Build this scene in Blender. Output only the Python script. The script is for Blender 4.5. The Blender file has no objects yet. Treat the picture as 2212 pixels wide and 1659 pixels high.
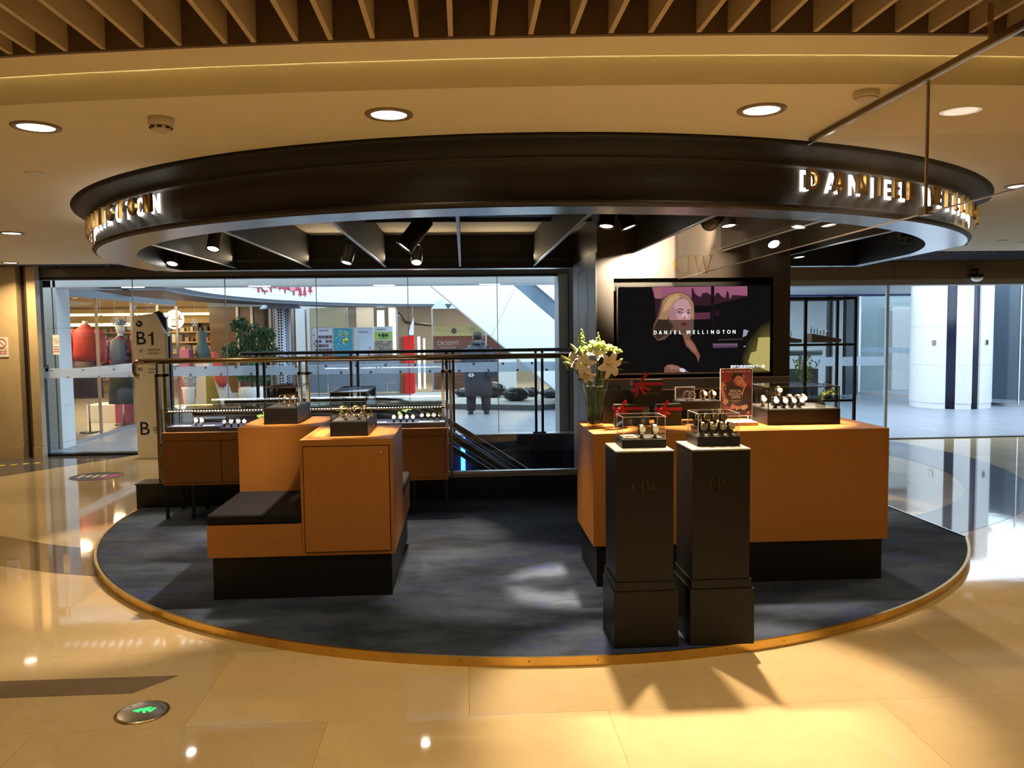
import bpy, math, random
from mathutils import Matrix, Vector

random.seed(7)
PI = math.pi
SC = bpy.context.scene
COL = SC.collection

# ------------------------------------------------------------------ camera
cam_data = bpy.data.cameras.new('camera')
cam_data.sensor_width = 36.0
cam_data.lens = 1760.0 / 2212.0 * 36.0
cam_data.clip_start = 0.05
cam = bpy.data.objects.new('camera', cam_data)
COL.objects.link(cam)
_yaw, _pitch, _roll = -0.0588, 0.0663, -0.0117
_r = Vector((math.cos(_yaw), math.sin(_yaw), 0))
_f0 = Vector((-math.sin(_yaw), math.cos(_yaw), 0))
_up0 = Vector((0, 0, 1))
_fw = math.cos(_pitch) * _f0 - math.sin(_pitch) * _up0
_u = math.sin(_pitch) * _f0 + math.cos(_pitch) * _up0
_R = math.cos(_roll) * _r + math.sin(_roll) * _u
_U = -math.sin(_roll) * _r + math.cos(_roll) * _u
cam.matrix_world = Matrix(((_R.x, _U.x, -_fw.x, 0.0), (_R.y, _U.y, -_fw.y, 0.0),
                           (_R.z, _U.z, -_fw.z, 1.65), (0, 0, 0, 1)))
SC.camera = cam

# ------------------------------------------------------------------ world, exposure
SC.view_settings.view_transform = 'Standard'
SC.view_settings.look = 'None'
SC.view_settings.gamma = 1.0
SC.view_settings.use_curve_mapping = False
SC.view_settings.exposure = 0.0
world = bpy.data.worlds.new('sky')
SC.world = world
world.use_nodes = True
_bg = world.node_tree.nodes['Background']
_bg.inputs['Color'].default_value = (0.72, 0.87, 1.0, 1)
_bg.inputs['Strength'].default_value = 4.0

WARM = (1.0, 0.73, 0.37)
SPOTC = (1.0, 0.76, 0.50)


def lamp(name, kind, loc, energy, color, size=0.1, aim=None, angle=60, blend=0.4, parent=None, spread=None, size_y=None):
    d = bpy.data.lights.new(name, kind)
    d.energy = energy
    d.color = color
    if kind == 'SPOT':
        d.spot_size = math.radians(angle)
        d.spot_blend = blend
        d.shadow_soft_size = size
    elif kind == 'AREA':
        d.size = size
        d.shape = 'DISK'
        if size_y:
            d.shape = 'RECTANGLE'
            d.size_y = size_y
        if spread:
            d.spread = math.radians(spread)
    else:
        d.shadow_soft_size = size
    o = bpy.data.objects.new(name, d)
    COL.objects.link(o)
    o.location = loc
    if aim is not None:
        v = Vector(aim) - Vector(loc)
        o.rotation_euler = v.to_track_quat('-Z', 'Y').to_euler()
    return o


# ------------------------------------------------------------------ materials
MATS = {}


def pbr(name, col, rough=0.5, metal=0.0, spec=0.5, emit=None, estr=0.0, noise=0.0, nscale=20.0, stretch=(1, 1, 1), bump=0.0, col2=None):
    if name in MATS:
        return MATS[name]
    m = bpy.data.materials.new(name)
    m.use_nodes = True
    nt = m.node_tree
    b = nt.nodes['Principled BSDF']
    b.inputs['Base Color'].default_value = (*col, 1)
    b.inputs['Roughness'].default_value = rough
    b.inputs['Metallic'].default_value = metal
    b.inputs['Specular IOR Level'].default_value = spec
    if emit:
        b.inputs['Emission Color'].default_value = (*emit, 1)
        b.inputs['Emission Strength'].default_value = estr
    if noise > 0 or col2 or bump > 0:
        tc = nt.nodes.new('ShaderNodeTexCoord')
        mp = nt.nodes.new('ShaderNodeMapping')
        mp.inputs['Scale'].default_value = stretch
        nz = nt.nodes.new('ShaderNodeTexNoise')
        nz.inputs['Scale'].default_value = nscale
        nz.inputs['Detail'].default_value = 5
        nt.links.new(tc.outputs['Object'], mp.inputs['Vector'])
        nt.links.new(mp.outputs['Vector'], nz.inputs['Vector'])
        if noise > 0 or col2:
            cr = nt.nodes.new('ShaderNodeValToRGB')
            c2 = col2 or tuple(c * (1 - noise) for c in col)
            cr.color_ramp.elements[0].position = 0.33
            cr.color_ramp.elements[1].position = 0.67
            cr.color_ramp.elements[0].color = (*c2, 1)
            cr.color_ramp.elements[1].color = (*col, 1)
            nt.links.new(nz.outputs['Fac'], cr.inputs['Fac'])
            nt.links.new(cr.outputs['Color'], b.inputs['Base Color'])
        if bump > 0:
            bp = nt.nodes.new('ShaderNodeBump')
            bp.inputs['Strength'].default_value = bump
            bp.inputs['Distance'].default_value = 0.004
            nt.links.new(nz.outputs['Fac'], bp.inputs['Height'])
            nt.links.new(bp.outputs['Normal'], b.inputs['Normal'])
    MATS[name] = m
    return m


def glow(name, col, strength):
    if name in MATS:
        return MATS[name]
    m = bpy.data.materials.new(name)
    m.use_nodes = True
    nt = m.node_tree
    nt.nodes.clear()
    e = nt.nodes.new('ShaderNodeEmission')
    e.inputs['Color'].default_value = (*col, 1)
    e.inputs['Strength'].default_value = strength
    o = nt.nodes.new('ShaderNodeOutputMaterial')
    nt.links.new(e.outputs[0], o.inputs['Surface'])
    MATS[name] = m
    return m


def clear(name, tint=(1, 1, 1), base=0.04, top=0.8, rough=0.0, haze=0.0, hazecol=(0.9, 0.95, 1.0)):
    """thin clear sheet: transmission plus angle dependent mirror, optional milky film"""
    if name in MATS:
        return MATS[name]
    m = bpy.data.materials.new(name)
    m.use_nodes = True
    nt = m.node_tree
    nt.nodes.clear()
    N = nt.nodes.new
    tr = N('ShaderNodeBsdfTransparent')
    tr.inputs['Color'].default_value = (*tint, 1)
    gl = N('ShaderNodeBsdfGlossy')
    gl.inputs['Roughness'].default_value = rough
    lw = N('ShaderNodeLayerWeight')
    lw.inputs['Blend'].default_value = 0.5
    pw = N('ShaderNodeMath')
    pw.operation = 'POWER'
    pw.inputs[1].default_value = 6.0
    mr = N('ShaderNodeMapRange')
    mr.inputs['To Min'].default_value = base
    mr.inputs['To Max'].default_value = top
    mx = N('ShaderNodeMixShader')
    out = N('ShaderNodeOutputMaterial')
    L = nt.links.new
    L(lw.outputs['Facing'], pw.inputs[0])
    L(pw.outputs[0], mr.inputs['Value'])
    L(mr.outputs[0], mx.inputs['Fac'])
    L(tr.outputs[0], mx.inputs[1])
    L(gl.outputs[0], mx.inputs[2])
    last = mx
    if haze > 0:
        df = N('ShaderNodeBsdfDiffuse')
        df.inputs['Color'].default_value = (*hazecol, 1)
        tl = N('ShaderNodeBsdfTranslucent')
        tl.inputs['Color'].default_value = (*hazecol, 1)
        m1 = N('ShaderNodeMixShader')
        L(df.outputs[0], m1.inputs[1])
        L(tl.outputs[0], m1.inputs[2])
        m2 = N('ShaderNodeMixShader')
        m2.inputs['Fac'].default_value = haze
        L(mx.outputs[0], m2.inputs[1])
        L(m1.outputs[0], m2.inputs[2])
        last = m2
    L(last.outputs[0], out.inputs['Surface'])
    MATS[name] = m
    return m


def wood_mat(name, c1, c2, rough=0.42, axis='z'):
    m = bpy.data.materials.new(name)
    m.use_nodes = True
    nt = m.node_tree
    b = nt.nodes['Principled BSDF']
    b.inputs['Roughness'].default_value = rough
    N = nt.nodes.new
    L = nt.links.new
    tc = N('ShaderNodeTexCoord')
    mp = N('ShaderNodeMapping')
    mp.inputs['Scale'].default_value = {'x': (1.2, 14, 34), 'z': (34, 14, 1.2)}[axis]
    nz = N('ShaderNodeTexNoise')
    nz.inputs['Scale'].default_value = 2.2
    nz.inputs['Detail'].default_value = 7
    nz.inputs['Roughness'].default_value = 0.65
    cr = N('ShaderNodeValToRGB')
    cr.color_ramp.elements[0].position = 0.3
    cr.color_ramp.elements[1].position = 0.7
    cr.color_ramp.elements[0].color = (*c2, 1)
    cr.color_ramp.elements[1].color = (*c1, 1)
    bp = N('ShaderNodeBump')
    bp.inputs['Strength'].default_value = 0.08
    bp.inputs['Distance'].default_value = 0.002
    L(tc.outputs['Object'], mp.inputs['Vector'])
    L(mp.outputs['Vector'], nz.inputs['Vector'])
    L(nz.outputs['Fac'], cr.inputs['Fac'])
    L(cr.outputs['Color'], b.inputs['Base Color'])
    L(nz.outputs['Fac'], bp.inputs['Height'])
    L(bp.outputs['Normal'], b.inputs['Normal'])
    MATS[name] = m
    return m


def marble_mat(name, c1, c2, c3, rough=0.045, vary=0.10):
    m = bpy.data.materials.new(name)
    m.use_nodes = True
    nt = m.node_tree
    b = nt.nodes['Principled BSDF']
    N = nt.nodes.new
    L = nt.links.new
    geo = N('ShaderNodeNewGeometry')
    oi = N('ShaderNodeObjectInfo')
    n1 = N('ShaderNodeTexNoise')
    n1.inputs['Scale'].default_value = 1.6
    n1.inputs['Detail'].default_value = 8
    n1.inputs['Roughness'].default_value = 0.6
    n1.inputs['Distortion'].default_value = 1.2
    off = N('ShaderNodeVectorMath')
    off.operation = 'MULTIPLY_ADD'
    off.inputs[1].default_value = (1, 1, 1)
    sc = N('ShaderNodeVectorMath')
    sc.operation = 'SCALE'
    sc.inputs[0].default_value = (7.0, 3.0, 5.0)
    L(oi.outputs['Random'], sc.inputs['Scale'])
    L(geo.outputs['Position'], off.inputs[0])
    L(sc.outputs[0], off.inputs[2])
    L(off.outputs[0], n1.inputs['Vector'])
    cr = N('ShaderNodeValToRGB')
    cr.color_ramp.elements[0].position = 0.35
    cr.color_ramp.elements[0].color = (*c2, 1)
    cr.color_ramp.elements[1].position = 0.62
    cr.color_ramp.elements[1].color = (*c1, 1)
    L(n1.outputs['Fac'], cr.inputs['Fac'])
    # thin veins
    n2 = N('ShaderNodeTexNoise')
    n2.inputs['Scale'].default_value = 1.1
    n2.inputs['Detail'].default_value = 6
    n2.inputs['Distortion'].default_value = 2.5
    L(off.outputs[0], n2.inputs['Vector'])
    sb = N('ShaderNodeMath'); sb.operation = 'SUBTRACT'; sb.inputs[1].default_value = 0.5
    ab = N('ShaderNodeMath'); ab.operation = 'ABSOLUTE'
    mr = N('ShaderNodeMapRange')
    mr.inputs['From Min'].default_value = 0.0
    mr.inputs['From Max'].default_value = 0.012
    mr.inputs['To Min'].default_value = 0.16
    mr.inputs['To Max'].default_value = 0.0
    L(n2.outputs['Fac'], sb.inputs[0]); L(sb.outputs[0], ab.inputs[0]); L(ab.outputs[0], mr.inputs['Value'])
    mx = N('ShaderNodeMix'); mx.data_type = 'RGBA'
    mx.inputs['B'].default_value = (*c3, 1)
    L(mr.outputs[0], mx.inputs['Factor'])
    L(cr.outputs['Color'], mx.inputs['A'])
    hs = N('ShaderNodeHueSaturation')
    vr = N('ShaderNodeMapRange')
    vr.inputs['To Min'].default_value = 1 - vary
    vr.inputs['To Max'].default_value = 1 + vary * 0.6
    L(oi.outputs['Random'], vr.inputs['Value'])
    L(vr.outputs[0], hs.inputs['Value'])
    L(mx.outputs['Result'], hs.inputs['Color'])
    L(hs.outputs['Color'], b.inputs['Base Color'])
    n3 = N('ShaderNodeTexNoise')
    n3.inputs['Scale'].default_value = 6.0
    n3.inputs['Detail'].default_value = 2
    L(geo.outputs['Position'], n3.inputs['Vector'])
    bp = N('ShaderNodeBump')
    bp.inputs['Strength'].default_value = 0.018
    bp.inputs['Distance'].default_value = 0.01
    L(n3.outputs['Fac'], bp.inputs['Height'])
    L(bp.outputs['Normal'], b.inputs['Normal'])
    b.inputs['Roughness'].default_value = rough
    b.inputs['Specular IOR Level'].default_value = 0.8
    MATS[name] = m
    return m


# ------------------------------------------------------------------ mesh builder
ORG = {}


class MB:
    def __init__(s):
        s.v = []; s.f = []; s.mi = []; s.sm = []

    def add(s, verts, faces, mi=0, smooth=False, M=None):
        o = len(s.v)
        if M is not None:
            verts = [M @ Vector(v) for v in verts]
        s.v += [tuple(v) for v in verts]
        for f in faces:
            s.f.append(tuple(i + o for i in f)); s.mi.append(mi); s.sm.append(smooth)
        return s

    def box(s, x0, x1, y0, y1, z0, z1, mi=0, M=None):
        v = [(x0, y0, z0), (x1, y0, z0), (x1, y1, z0), (x0, y1, z0), (x0, y0, z1), (x1, y0, z1), (x1, y1, z1), (x0, y1, z1)]
        f = [(0, 3, 2, 1), (4, 5, 6, 7), (0, 1, 5, 4), (1, 2, 6, 5), (2, 3, 7, 6), (3, 0, 4, 7)]
        return s.add(v, f, mi, False, M)

    def prism(s, poly, z0, z1, mi=0, M=None, cap=True):
        """poly: list of (x,y), counter-clockwise; extruded in z"""
        n = len(poly)
        v = [(x, y, z0) for x, y in poly] + [(x, y, z1) for x, y in poly]
        f = [(i, (i + 1) % n, n + (i + 1) % n, n + i) for i in range(n)]
        if cap:
            f += [tuple(range(n - 1, -1, -1)), tuple(range(n, 2 * n))]
        return s.add(v, f, mi, False, M)

    def face(s, pts, mi=0, M=None):
        return s.add(pts, [tuple(range(len(pts)))], mi, False, M)

    def rings(s, rings, mi=0, smooth=True, close=False, cap=True, M=None):
        """rings: list of equal-length vertex loops"""
        n = len(rings[0])
        v = [p for r in rings for p in r]
        f = []
        k = len(rings)
        for a in range(k if close else k - 1):
            b = (a + 1) % k
            for i in range(n):
                j = (i + 1) % n
                f.append((a * n + i, a * n + j, b * n + j, b * n + i))
        if cap and not close:
            f.append(tuple(range(n - 1, -1, -1)))
            f.append(tuple((k - 1) * n + i for i in range(n)))
        return s.add(v, f, mi, smooth, M)

    def lathe(s, prof, n=24, mi=0, M=None, smooth=True, cap=True):
        """prof: (r, z) pairs round the z axis"""
        rs = [[(r * math.cos(2 * PI * i / n), r * math.sin(2 * PI * i / n), z) for i in range(n)] for r, z in prof]
        return s.rings(rs, mi, smooth, False, cap, M)

    def loft(s, secs, n=16, mi=0, M=None, smooth=True, p=2.0):
        """secs: (z, cx, cy, rx, ry)"""
        rs = []
        for z, cx, cy, rx, ry in secs:
            ring = []
            for i in range(n):
                t = 2 * PI * i / n
                c, q = math.cos(t), math.sin(t)
                ring.append((cx + rx * math.copysign(abs(c) ** (2 / p), c), cy + ry * math.copysign(abs(q) ** (2 / p), q), z))
            rs.append(ring)
        return s.rings(rs, mi, smooth, False, True, M)

    def tube(s, pts, r, n=8, mi=0, close=False, M=None, smooth=True):
        pts = [Vector(p) for p in pts]
        k = len(pts)
        rr = r if isinstance(r, (list, tuple)) else [r] * k
        rs = []
        prev = None
        for i, p in enumerate(pts):
            a = pts[(i - 1) % k] if (close or i > 0) else p
            b = pts[(i + 1) % k] if (close or i < k - 1) else p
            t = (b - a).normalized()
            up = Vector((0, 0, 1)) if abs(t.z) < 0.9 else Vector((0, 1, 0))
            if prev is not None and abs(prev.dot(t)) < 0.95:
                up = prev
            x = t.cross(up).normalized(); y = x.cross(t).normalized()
            prev = y
            rs.append([tuple(p + rr[i] * (math.cos(2 * PI * q / n) * x + math.sin(2 * PI * q / n) * y)) for q in range(n)])
        return s.rings(rs, mi, smooth, close, True, M)

    def bar(s, a, b, w, h, mi=0, M=None):
        """rectangular bar from a to b, w sideways, h upwards"""
        a, b = Vector(a), Vector(b)
        t = (b - a).normalized()
        up = Vector((0, 0, 1)) if abs(t.z) < 0.95 else Vector((0, 1, 0))
        x = t.cross(up).normalized(); y = x.cross(t).normalized()
        rs = [[tuple(p + sx * x * w / 2 + sy * y * h / 2) for sx, sy in ((-1, -1), (1, -1), (1, 1), (-1, 1))] for p in (a, b)]
        return s.rings(rs, mi, False, False, True, M)

    def build(s, name, mat, parent=None, bevel=0.0, base=None, seg=2, local=False):
        xs = [v[0] for v in s.v]; ys = [v[1] for v in s.v]; zs = [v[2] for v in s.v]
        if parent is not None:
            po = Vector((0, 0, 0)) if local else ORG[parent]
            org = po
        else:
            org = Vector(base) if base is not None else Vector(((min(xs) + max(xs)) / 2, (min(ys) + max(ys)) / 2, min(zs)))
        me = bpy.data.meshes.new(name)
        me.from_pydata([(v[0] - org.x, v[1] - org.y, v[2] - org.z) for v in s.v], [], s.f)
        mats = mat if isinstance(mat, (list, tuple)) else [mat]
        for m in mats:
            me.materials.append(m)
        me.polygons.foreach_set('material_index', [min(i, len(mats) - 1) for i in s.mi])
        me.polygons.foreach_set('use_smooth', s.sm)
        me.update()
        o = bpy.data.objects.new(name, me)
        COL.objects.link(o)
        if parent is not None:
            o.parent = parent
            ORG[o] = po.copy()
        else:
            o.location = org
            ORG[o] = org.copy()
        if bevel > 0:
            bv = o.modifiers.new('edge', 'BEVEL')
            bv.width = bevel
            bv.segments = seg
            bv.limit_method = 'ANGLE'
            bv.angle_limit = math.radians(40)
        return o


def tag(o, label, cat, group=None, kind=None):
    o['label'] = label
    o['category'] = cat
    if group:
        o['group'] = group
    if kind:
        o['kind'] = kind
    return o


def struct(o):
    o['kind'] = 'structure'
    return o


def stuff(o):
    o['kind'] = 'stuff'
    return o


def root(name, loc, label=None, cat=None, group=None):
    o = bpy.data.objects.new(name, None)
    o.empty_display_size = 0.1
    COL.objects.link(o)
    o.location = loc
    ORG[o] = Vector(loc)
    if label:
        tag(o, label, cat, group)
    return o


def copy_tree(o, parent=None):
    c = o.copy()
    COL.objects.link(c)
    if parent is not None:
        c.parent = parent
        ORG[c] = Vector((0, 0, 0))
    for ch in list(o.children):
        copy_tree(ch, c)
    return c


def place(proto, used, loc, rz, label, group, scale=1.0):
    """first call moves the proto itself, later calls copy it"""
    o = proto if not used.get(proto) else copy_tree(proto)
    used[proto] = True
    o.location = loc
    o.rotation_euler = (0, 0, rz)
    o.scale = (scale,) * 3
    o['label'] = label
    if group:
        o['group'] = group
    return o


USED = {}


def text(name, s, size, mat, parent, loc, rot=(PI / 2, 0, 0), extrude=0.0008, align='CENTER', bold=0.0, space=1.0, sx=1.0, local=False):
    c = bpy.data.curves.new(name, 'FONT')
    c.body = s
    c.size = size
    c.align_x = align
    c.align_y = 'CENTER'
    c.extrude = extrude
    c.offset = bold
    c.space_character = space
    c.resolution_u = 3
    c.materials.append(mat)
    tmp = bpy.data.objects.new(name, c)
    COL.objects.link(tmp)
    bpy.context.view_layer.update()
    me = bpy.data.meshes.new_from_object(tmp.evaluated_get(bpy.context.evaluated_depsgraph_get()))
    bpy.data.objects.remove(tmp)
    bpy.data.curves.remove(c)
    me.name = name
    if not me.materials:
        me.materials.append(mat)
    o = bpy.data.objects.new(name, me)
    COL.objects.link(o)
    p = Vector(loc)
    if parent is not None:
        o.parent = parent
        if not local:
            p = p - ORG[parent]
    o.location = p
    o.rotation_euler = rot
    o.scale = (sx, 1, 1)
    return o


ORD = ['first', 'second', 'third', 'fourth', 'fifth', 'sixth', 'seventh', 'eighth', 'ninth', 'tenth']


def arc(cx, cy, R, a0, a1, n):
    """points of a circle, angle from the -y direction towards +x, degrees"""
    return [(cx + R * math.sin(math.radians(a0 + (a1 - a0) * i / n)), cy - R * math.cos(math.radians(a0 + (a1 - a0) * i / n))) for i in range(n + 1)]


# ------------------------------------------------------------------ shared materials
M_wood = wood_mat('oak_veneer', (0.40, 0.163, 0.033), (0.36, 0.142, 0.027), axis='x')
M_woodv = wood_mat('oak_veneer_upright', (0.40, 0.163, 0.033), (0.36, 0.142, 0.027), axis='z')
M_black = pbr('black_laminate', (0.0085, 0.0078, 0.0072), 0.45, spec=0.28, noise=0.15, nscale=60)
M_fascia = pbr('black_lacquer', (0.016, 0.014, 0.012), 0.48, noise=0.1, nscale=40)
M_dark = pbr('near_black', (0.006, 0.006, 0.007), 0.5)
M_blackmetal = pbr('black_metal', (0.012, 0.012, 0.013), 0.35, 0.0, noise=0.1)
M_steel = pbr('brushed_steel', (0.62, 0.62, 0.64), 0.28, 1.0, noise=0.08, nscale=4, stretch=(1, 40, 40))
M_soffit = pbr('brushed_soffit', (0.58, 0.61, 0.66), 0.24, 1.0, noise=0.06, nscale=4)
M_gold = pbr('polished_gold', (0.83, 0.56, 0.20), 0.16, 1.0, noise=0.05)
M_brass = pbr('brass_trim', (0.72, 0.47, 0.13), 0.30, 1.0, noise=0.15, nscale=8)
M_bronze = pbr('bronze_tube', (0.58, 0.42, 0.24), 0.22, 1.0, noise=0.08)
M_ceil = pbr('painted_ceiling', (0.88, 0.80, 0.60), 0.75, noise=0.03, nscale=3)
M_white = pbr('white_paint', (0.80, 0.80, 0.79), 0.6, noise=0.03, nscale=5)
M_lens = glow('lamp_lens', (1.0, 0.93, 0.82), 14.0)
M_down = glow('downlight_diffuser', (1.0, 0.92, 0.78), 9.0)
M_silver = pbr('silver', (0.80, 0.78, 0.75), 0.2, 1.0, noise=0.05)
M_glass = clear('clear_glass', (0.98, 0.99, 0.985), 0.03, 0.55)
M_glassg = clear('showcase_glass', (0.97, 0.99, 0.98), 0.04, 0.6)
M_facade = clear('facade_glass', (0.93, 0.97, 0.98), 0.045, 0.75)
M_smoke = clear('screen_glass', (0.95, 0.93, 0.90), 0.05, 0.75, haze=0.025, hazecol=(0.9, 0.8, 0.7))
M_frost = clear('frosted_film', (0.9, 0.95, 1.0), 0.02, 0.3, haze=0.55, hazecol=(0.80, 0.86, 0.95))
M_edge = pbr('glass_edge', (0.45, 0.62, 0.58), 0.1, noise=0.1)
M_grey = pbr('grey_panel', (0.22, 0.22, 0.23), 0.45, noise=0.06)
# ================================================================== SETTING
M_marble = marble_mat('cream_marble', (0.63, 0.485, 0.275), (0.585, 0.445, 0.25), (0.42, 0.29, 0.15))
M_marble_d = marble_mat('brown_marble', (0.205, 0.145, 0.095), (0.16, 0.11, 0.07), (0.28, 0.2, 0.14), vary=0.05)
M_marble_g = marble_mat('grey_marble', (0.13, 0.12, 0.125), (0.10, 0.09, 0.095), (0.18, 0.16, 0.15), vary=0.05)
M_marble_w = marble_mat('wall_marble', (0.60, 0.47, 0.30), (0.54, 0.41, 0.25), (0.42, 0.3, 0.18), rough=0.16, vary=0.05)
M_grout = pbr('grout', (0.40, 0.30, 0.18), 0.6, noise=0.1)

# floor: a slab with the escalator well cut out, tiled with polished slabs
WX0, WX1, WY0, WY1 = -2.95, 1.56, 7.86, 11.05
fl = root('floor', (0, 0, 0)); struct(fl)
b = MB()
for (x0, x1, y0, y1) in ((-11, 12, -5, WY0), (-11, WX0, WY0, 11.6), (WX1, 12, WY0, 11.6), (WX0, WX1, WY1, 11.6)):
    b.box(x0, x1, y0, y1, -0.30, -0.012)
b.build('floor_slab', M_grout, fl)
tile = MB().box(-0.5994, 0.5994, -0.3994, 0.3994, -0.012, 0.0).build('floor_tile', M_marble, fl)
tile.location = (100, 0, 0)
first = True
xs = [-10.2 + 1.2 * i for i in range(19)]
ys = [-4.2 + 0.8 * j for j in range(20)]
for j, y in enumerate(ys):
    for i, x in enumerate(xs):
        xx = x + (0.6 if j % 2 else 0.0)
        x0, x1, y0, y1 = xx - .6, xx + .6, y - .4, y + .4
        if x1 > WX0 and x0 < WX1 and y1 > WY0 and y0 < WY1:
            continue
        if y < 1.4 and (i + j) % 1 == 0 and abs(xx) > 4:
            pass
        if (xx - .57) ** 2 + (y - 7.45) ** 2 < 2.5 ** 2:
            continue
        o = tile if first else tile.copy()
        if not first:
            COL.objects.link(o)
        first = False
        o.location = (xx, y, 0)
# clipped pieces round the well
for (x0, x1, y0, y1) in ((-4.0, WX0, WY0 - .1, 11.4), (WX1, 3.4, WY0, 11.4), (WX0, WX1, WY1, 11.4)):
    MB().box(x0, x1, y0, y1, -0.012, -0.002).build('floor_tile', M_marble, fl)
# dark inlaid bands
b = MB()
n = 40
for i in range(n):
    t0, t1 = [math.radians(-95 + 135 * k / n) for k in (i, i + 1)]
    po = lambda t: (2.08 + 4.19 * math.cos(t), 9.92 + 4.19 * math.sin(t))
    pi_ = lambda t: (2.47 + 2.98 * math.cos(t), 9.39 + 2.98 * math.sin(t))
    q = [pi_(t0), po(t0), po(t1), pi_(t1)]
    if min(p[1] for p in q) > 11.25:
        continue
    b.face([(x, min(y, 11.42), 0.0015) for x, y in q])
b.build('inlaid_band', M_marble_g, fl)
b = MB()
up_ = [(-6.5, 8.6), (-4.9, 7.52), (-3.86, 6.89), (-3.33, 6.57), (-2.82, 6.34), (-2.3, 6.15)]
lo_ = [(-6.5, 7.6), (-4.9, 6.72), (-3.86, 6.21), (-3.35, 5.974), (-2.86, 5.745), (-2.2, 5.53)]
for i in range(5):
    b.face([(*lo_[i], 0.0015), (*lo_[i + 1], 0.0015), (*up_[i + 1], 0.0015), (*up_[i], 0.0015)])
b.build('inlaid_band', M_marble_d, fl)
MB().face([(-6.4, 8.3, .0015), (-5.45, 9.81, .0015), (-4.45, 11.42, .0015), (-6.4, 11.42, .0015)]).build('inlaid_band', M_marble_g, fl)
MB().face([(-4.2, 3.756, .0015), (-1.538, 3.748, .0015), (-1.549, 3.75, .0015), (-1.40, 3.93, .0015), (-4.2, 3.95, .0015)]).build('inlaid_band', M_marble_d, fl)
# walls of the well below the floor
M_well = pbr('well_wall', (0.018, 0.025, 0.042), 0.35, noise=0.2, nscale=3)
b = MB()
b.box(WX0 - .1, WX1 + .1, WY1, WY1 + .1, -3.4, -0.3)
b.box(WX0 - .1, WX1 + .1, WY0 - .1, WY0, -3.4, -0.3)
b.box(WX0 - .1, WX0, WY0, WY1, -3.4, -0.3)
b.box(WX1, WX1 + .1, WY0, WY1, -3.4, -0.3)
b.box(WX0 - .1, WX1 + .1, WY0, WY1, -3.5, -3.4)
b.box(WX0, WX1, WY1 - .004, WY1 - .001, -.3, -.001)
b.box(WX0, WX1, WY0 + .001, WY0 + .004, -.3, -.001)
b.box(WX1 - .004, WX1 - .001, WY0 + .005, WY1 - .005, -.3, -.001)
b.box(WX0 + .001, WX0 + .004, WY0 + .005, WY1 - .005, -.3, -.001)
struct(b.build('wall_well', M_well, None))
MB().box(-0.06, 0.0, 10.97, 11.04, -2.0, 0.20).build('neon_tube', glow('blue_neon', (0.06, 0.25, 1.0), 5.0), fl)['label'] = 'glowing blue vertical neon tube'

# ceiling: lower plate, riser, upper plate, slatted recess
CX, CY, RC, RS = 1.7, 21.0, 17.91, 18.18
ZC, ZU = 2.57, 2.668
ce = root('ceiling', (0, 6, ZC)); struct(ce)
edge = [(x, CY - math.sqrt(RC ** 2 - (x - CX) ** 2)) for x in [-10 + 0.5 * i for i in range(45)]]
b = MB()
v0 = edge + [(12, 11.45), (-10, 11.45)]
k = len(v0)
# cut out the far slatted strip corners by building the plate as quads
for i in range(len(edge) - 1):
    (xa, ya), (xb, yb) = edge[i], edge[i + 1]
    yend = 11.45
    xm = (xa + xb) / 2
    if xm > 4.4:
        yend = 9.95
    elif xm < -3.4:
        yend = 11.0
    b.add([(xa, ya, ZC), (xb, yb, ZC), (xb, yend, ZC), (xa, yend, ZC), (xa, ya, ZC + .06), (xb, yb, ZC + .06), (xb, yend, ZC + .06), (xa, yend, ZC + .06)],
          [(0, 1, 2, 3), (7, 6, 5, 4), (3, 2, 6, 7)], 0)
b.build('ceiling_plate', M_ceil, ce)
b = MB()
for i in range(len(edge) - 1):
    (xa, ya), (xb, yb) = edge[i], edge[i + 1]
    b.face([(xa, ya, ZC), (xb, yb, ZC), (xb, yb, 2.80), (xa, ya, 2.80)])
b.build('ceiling_step', M_ceil, ce)
b = MB()
se = [(x, CY - math.sqrt(RS ** 2 - (x - CX) ** 2)) for x, _ in edge]
for i in range(len(edge) - 1):
    (xa, ya), (xb, yb) = se[i], se[i + 1]
    (xc, yc), (xd, yd) = edge[i], edge[i + 1]
    b.add([(xa, ya, ZU), (xb, yb, ZU), (xd, yd - .035, ZU), (xc, yc - .035, ZU), (xa, ya, ZU + .02), (xb, yb, ZU + .02), (xd, yd - .035, ZU + .02), (xc, yc - .035, ZU + .02)],
          [(0, 1, 2, 3), (7, 6, 5, 4), (3, 2, 6, 7)], 0)
b.build('ceiling_plate', M_ceil, ce)
# concealed light strip in the gap of the step
b = MB()
for i in range(14, len(edge) - 16):
    (xc, yc), (xd, yd) = edge[i], edge[i + 1]
    b.face([(xc, yc - .075, ZU + .026), (xd, yd - .075, ZU + .026), (xd, yd - .05, ZU + .026), (xc, yc - .05, ZU + .026)])
b.build('cove_light', glow('cove_strip', (1.0, 0.80, 0.42), 45.0), ce)
b = MB()
for i in range(len(edge) - 1):
    (xa, ya), (xb, yb) = se[i], se[i + 1]
    b.add([(xa, ya - .02, ZU - .012), (xb, yb - .02, ZU - .012), (xb, yb, ZU - .012), (xa, ya, ZU - .012), (xa, ya - .02, ZU + .2), (xb, yb - .02, ZU + .2), (xb, yb, ZU + .2), (xa, ya, ZU + .2)],
          [(0, 1, 2, 3), (0, 4, 5, 1), (3, 2, 6, 7), (4, 7, 6, 5)], 0)
M_slat = pbr('slat_wood', (0.66, 0.52, 0.33), 0.55, noise=0.12, nscale=6, stretch=(8, 1, 8))
b.build('recess_edge_board', pbr('brown_board', (0.16, 0.10, 0.06), 0.5, noise=0.1), ce)
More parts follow.
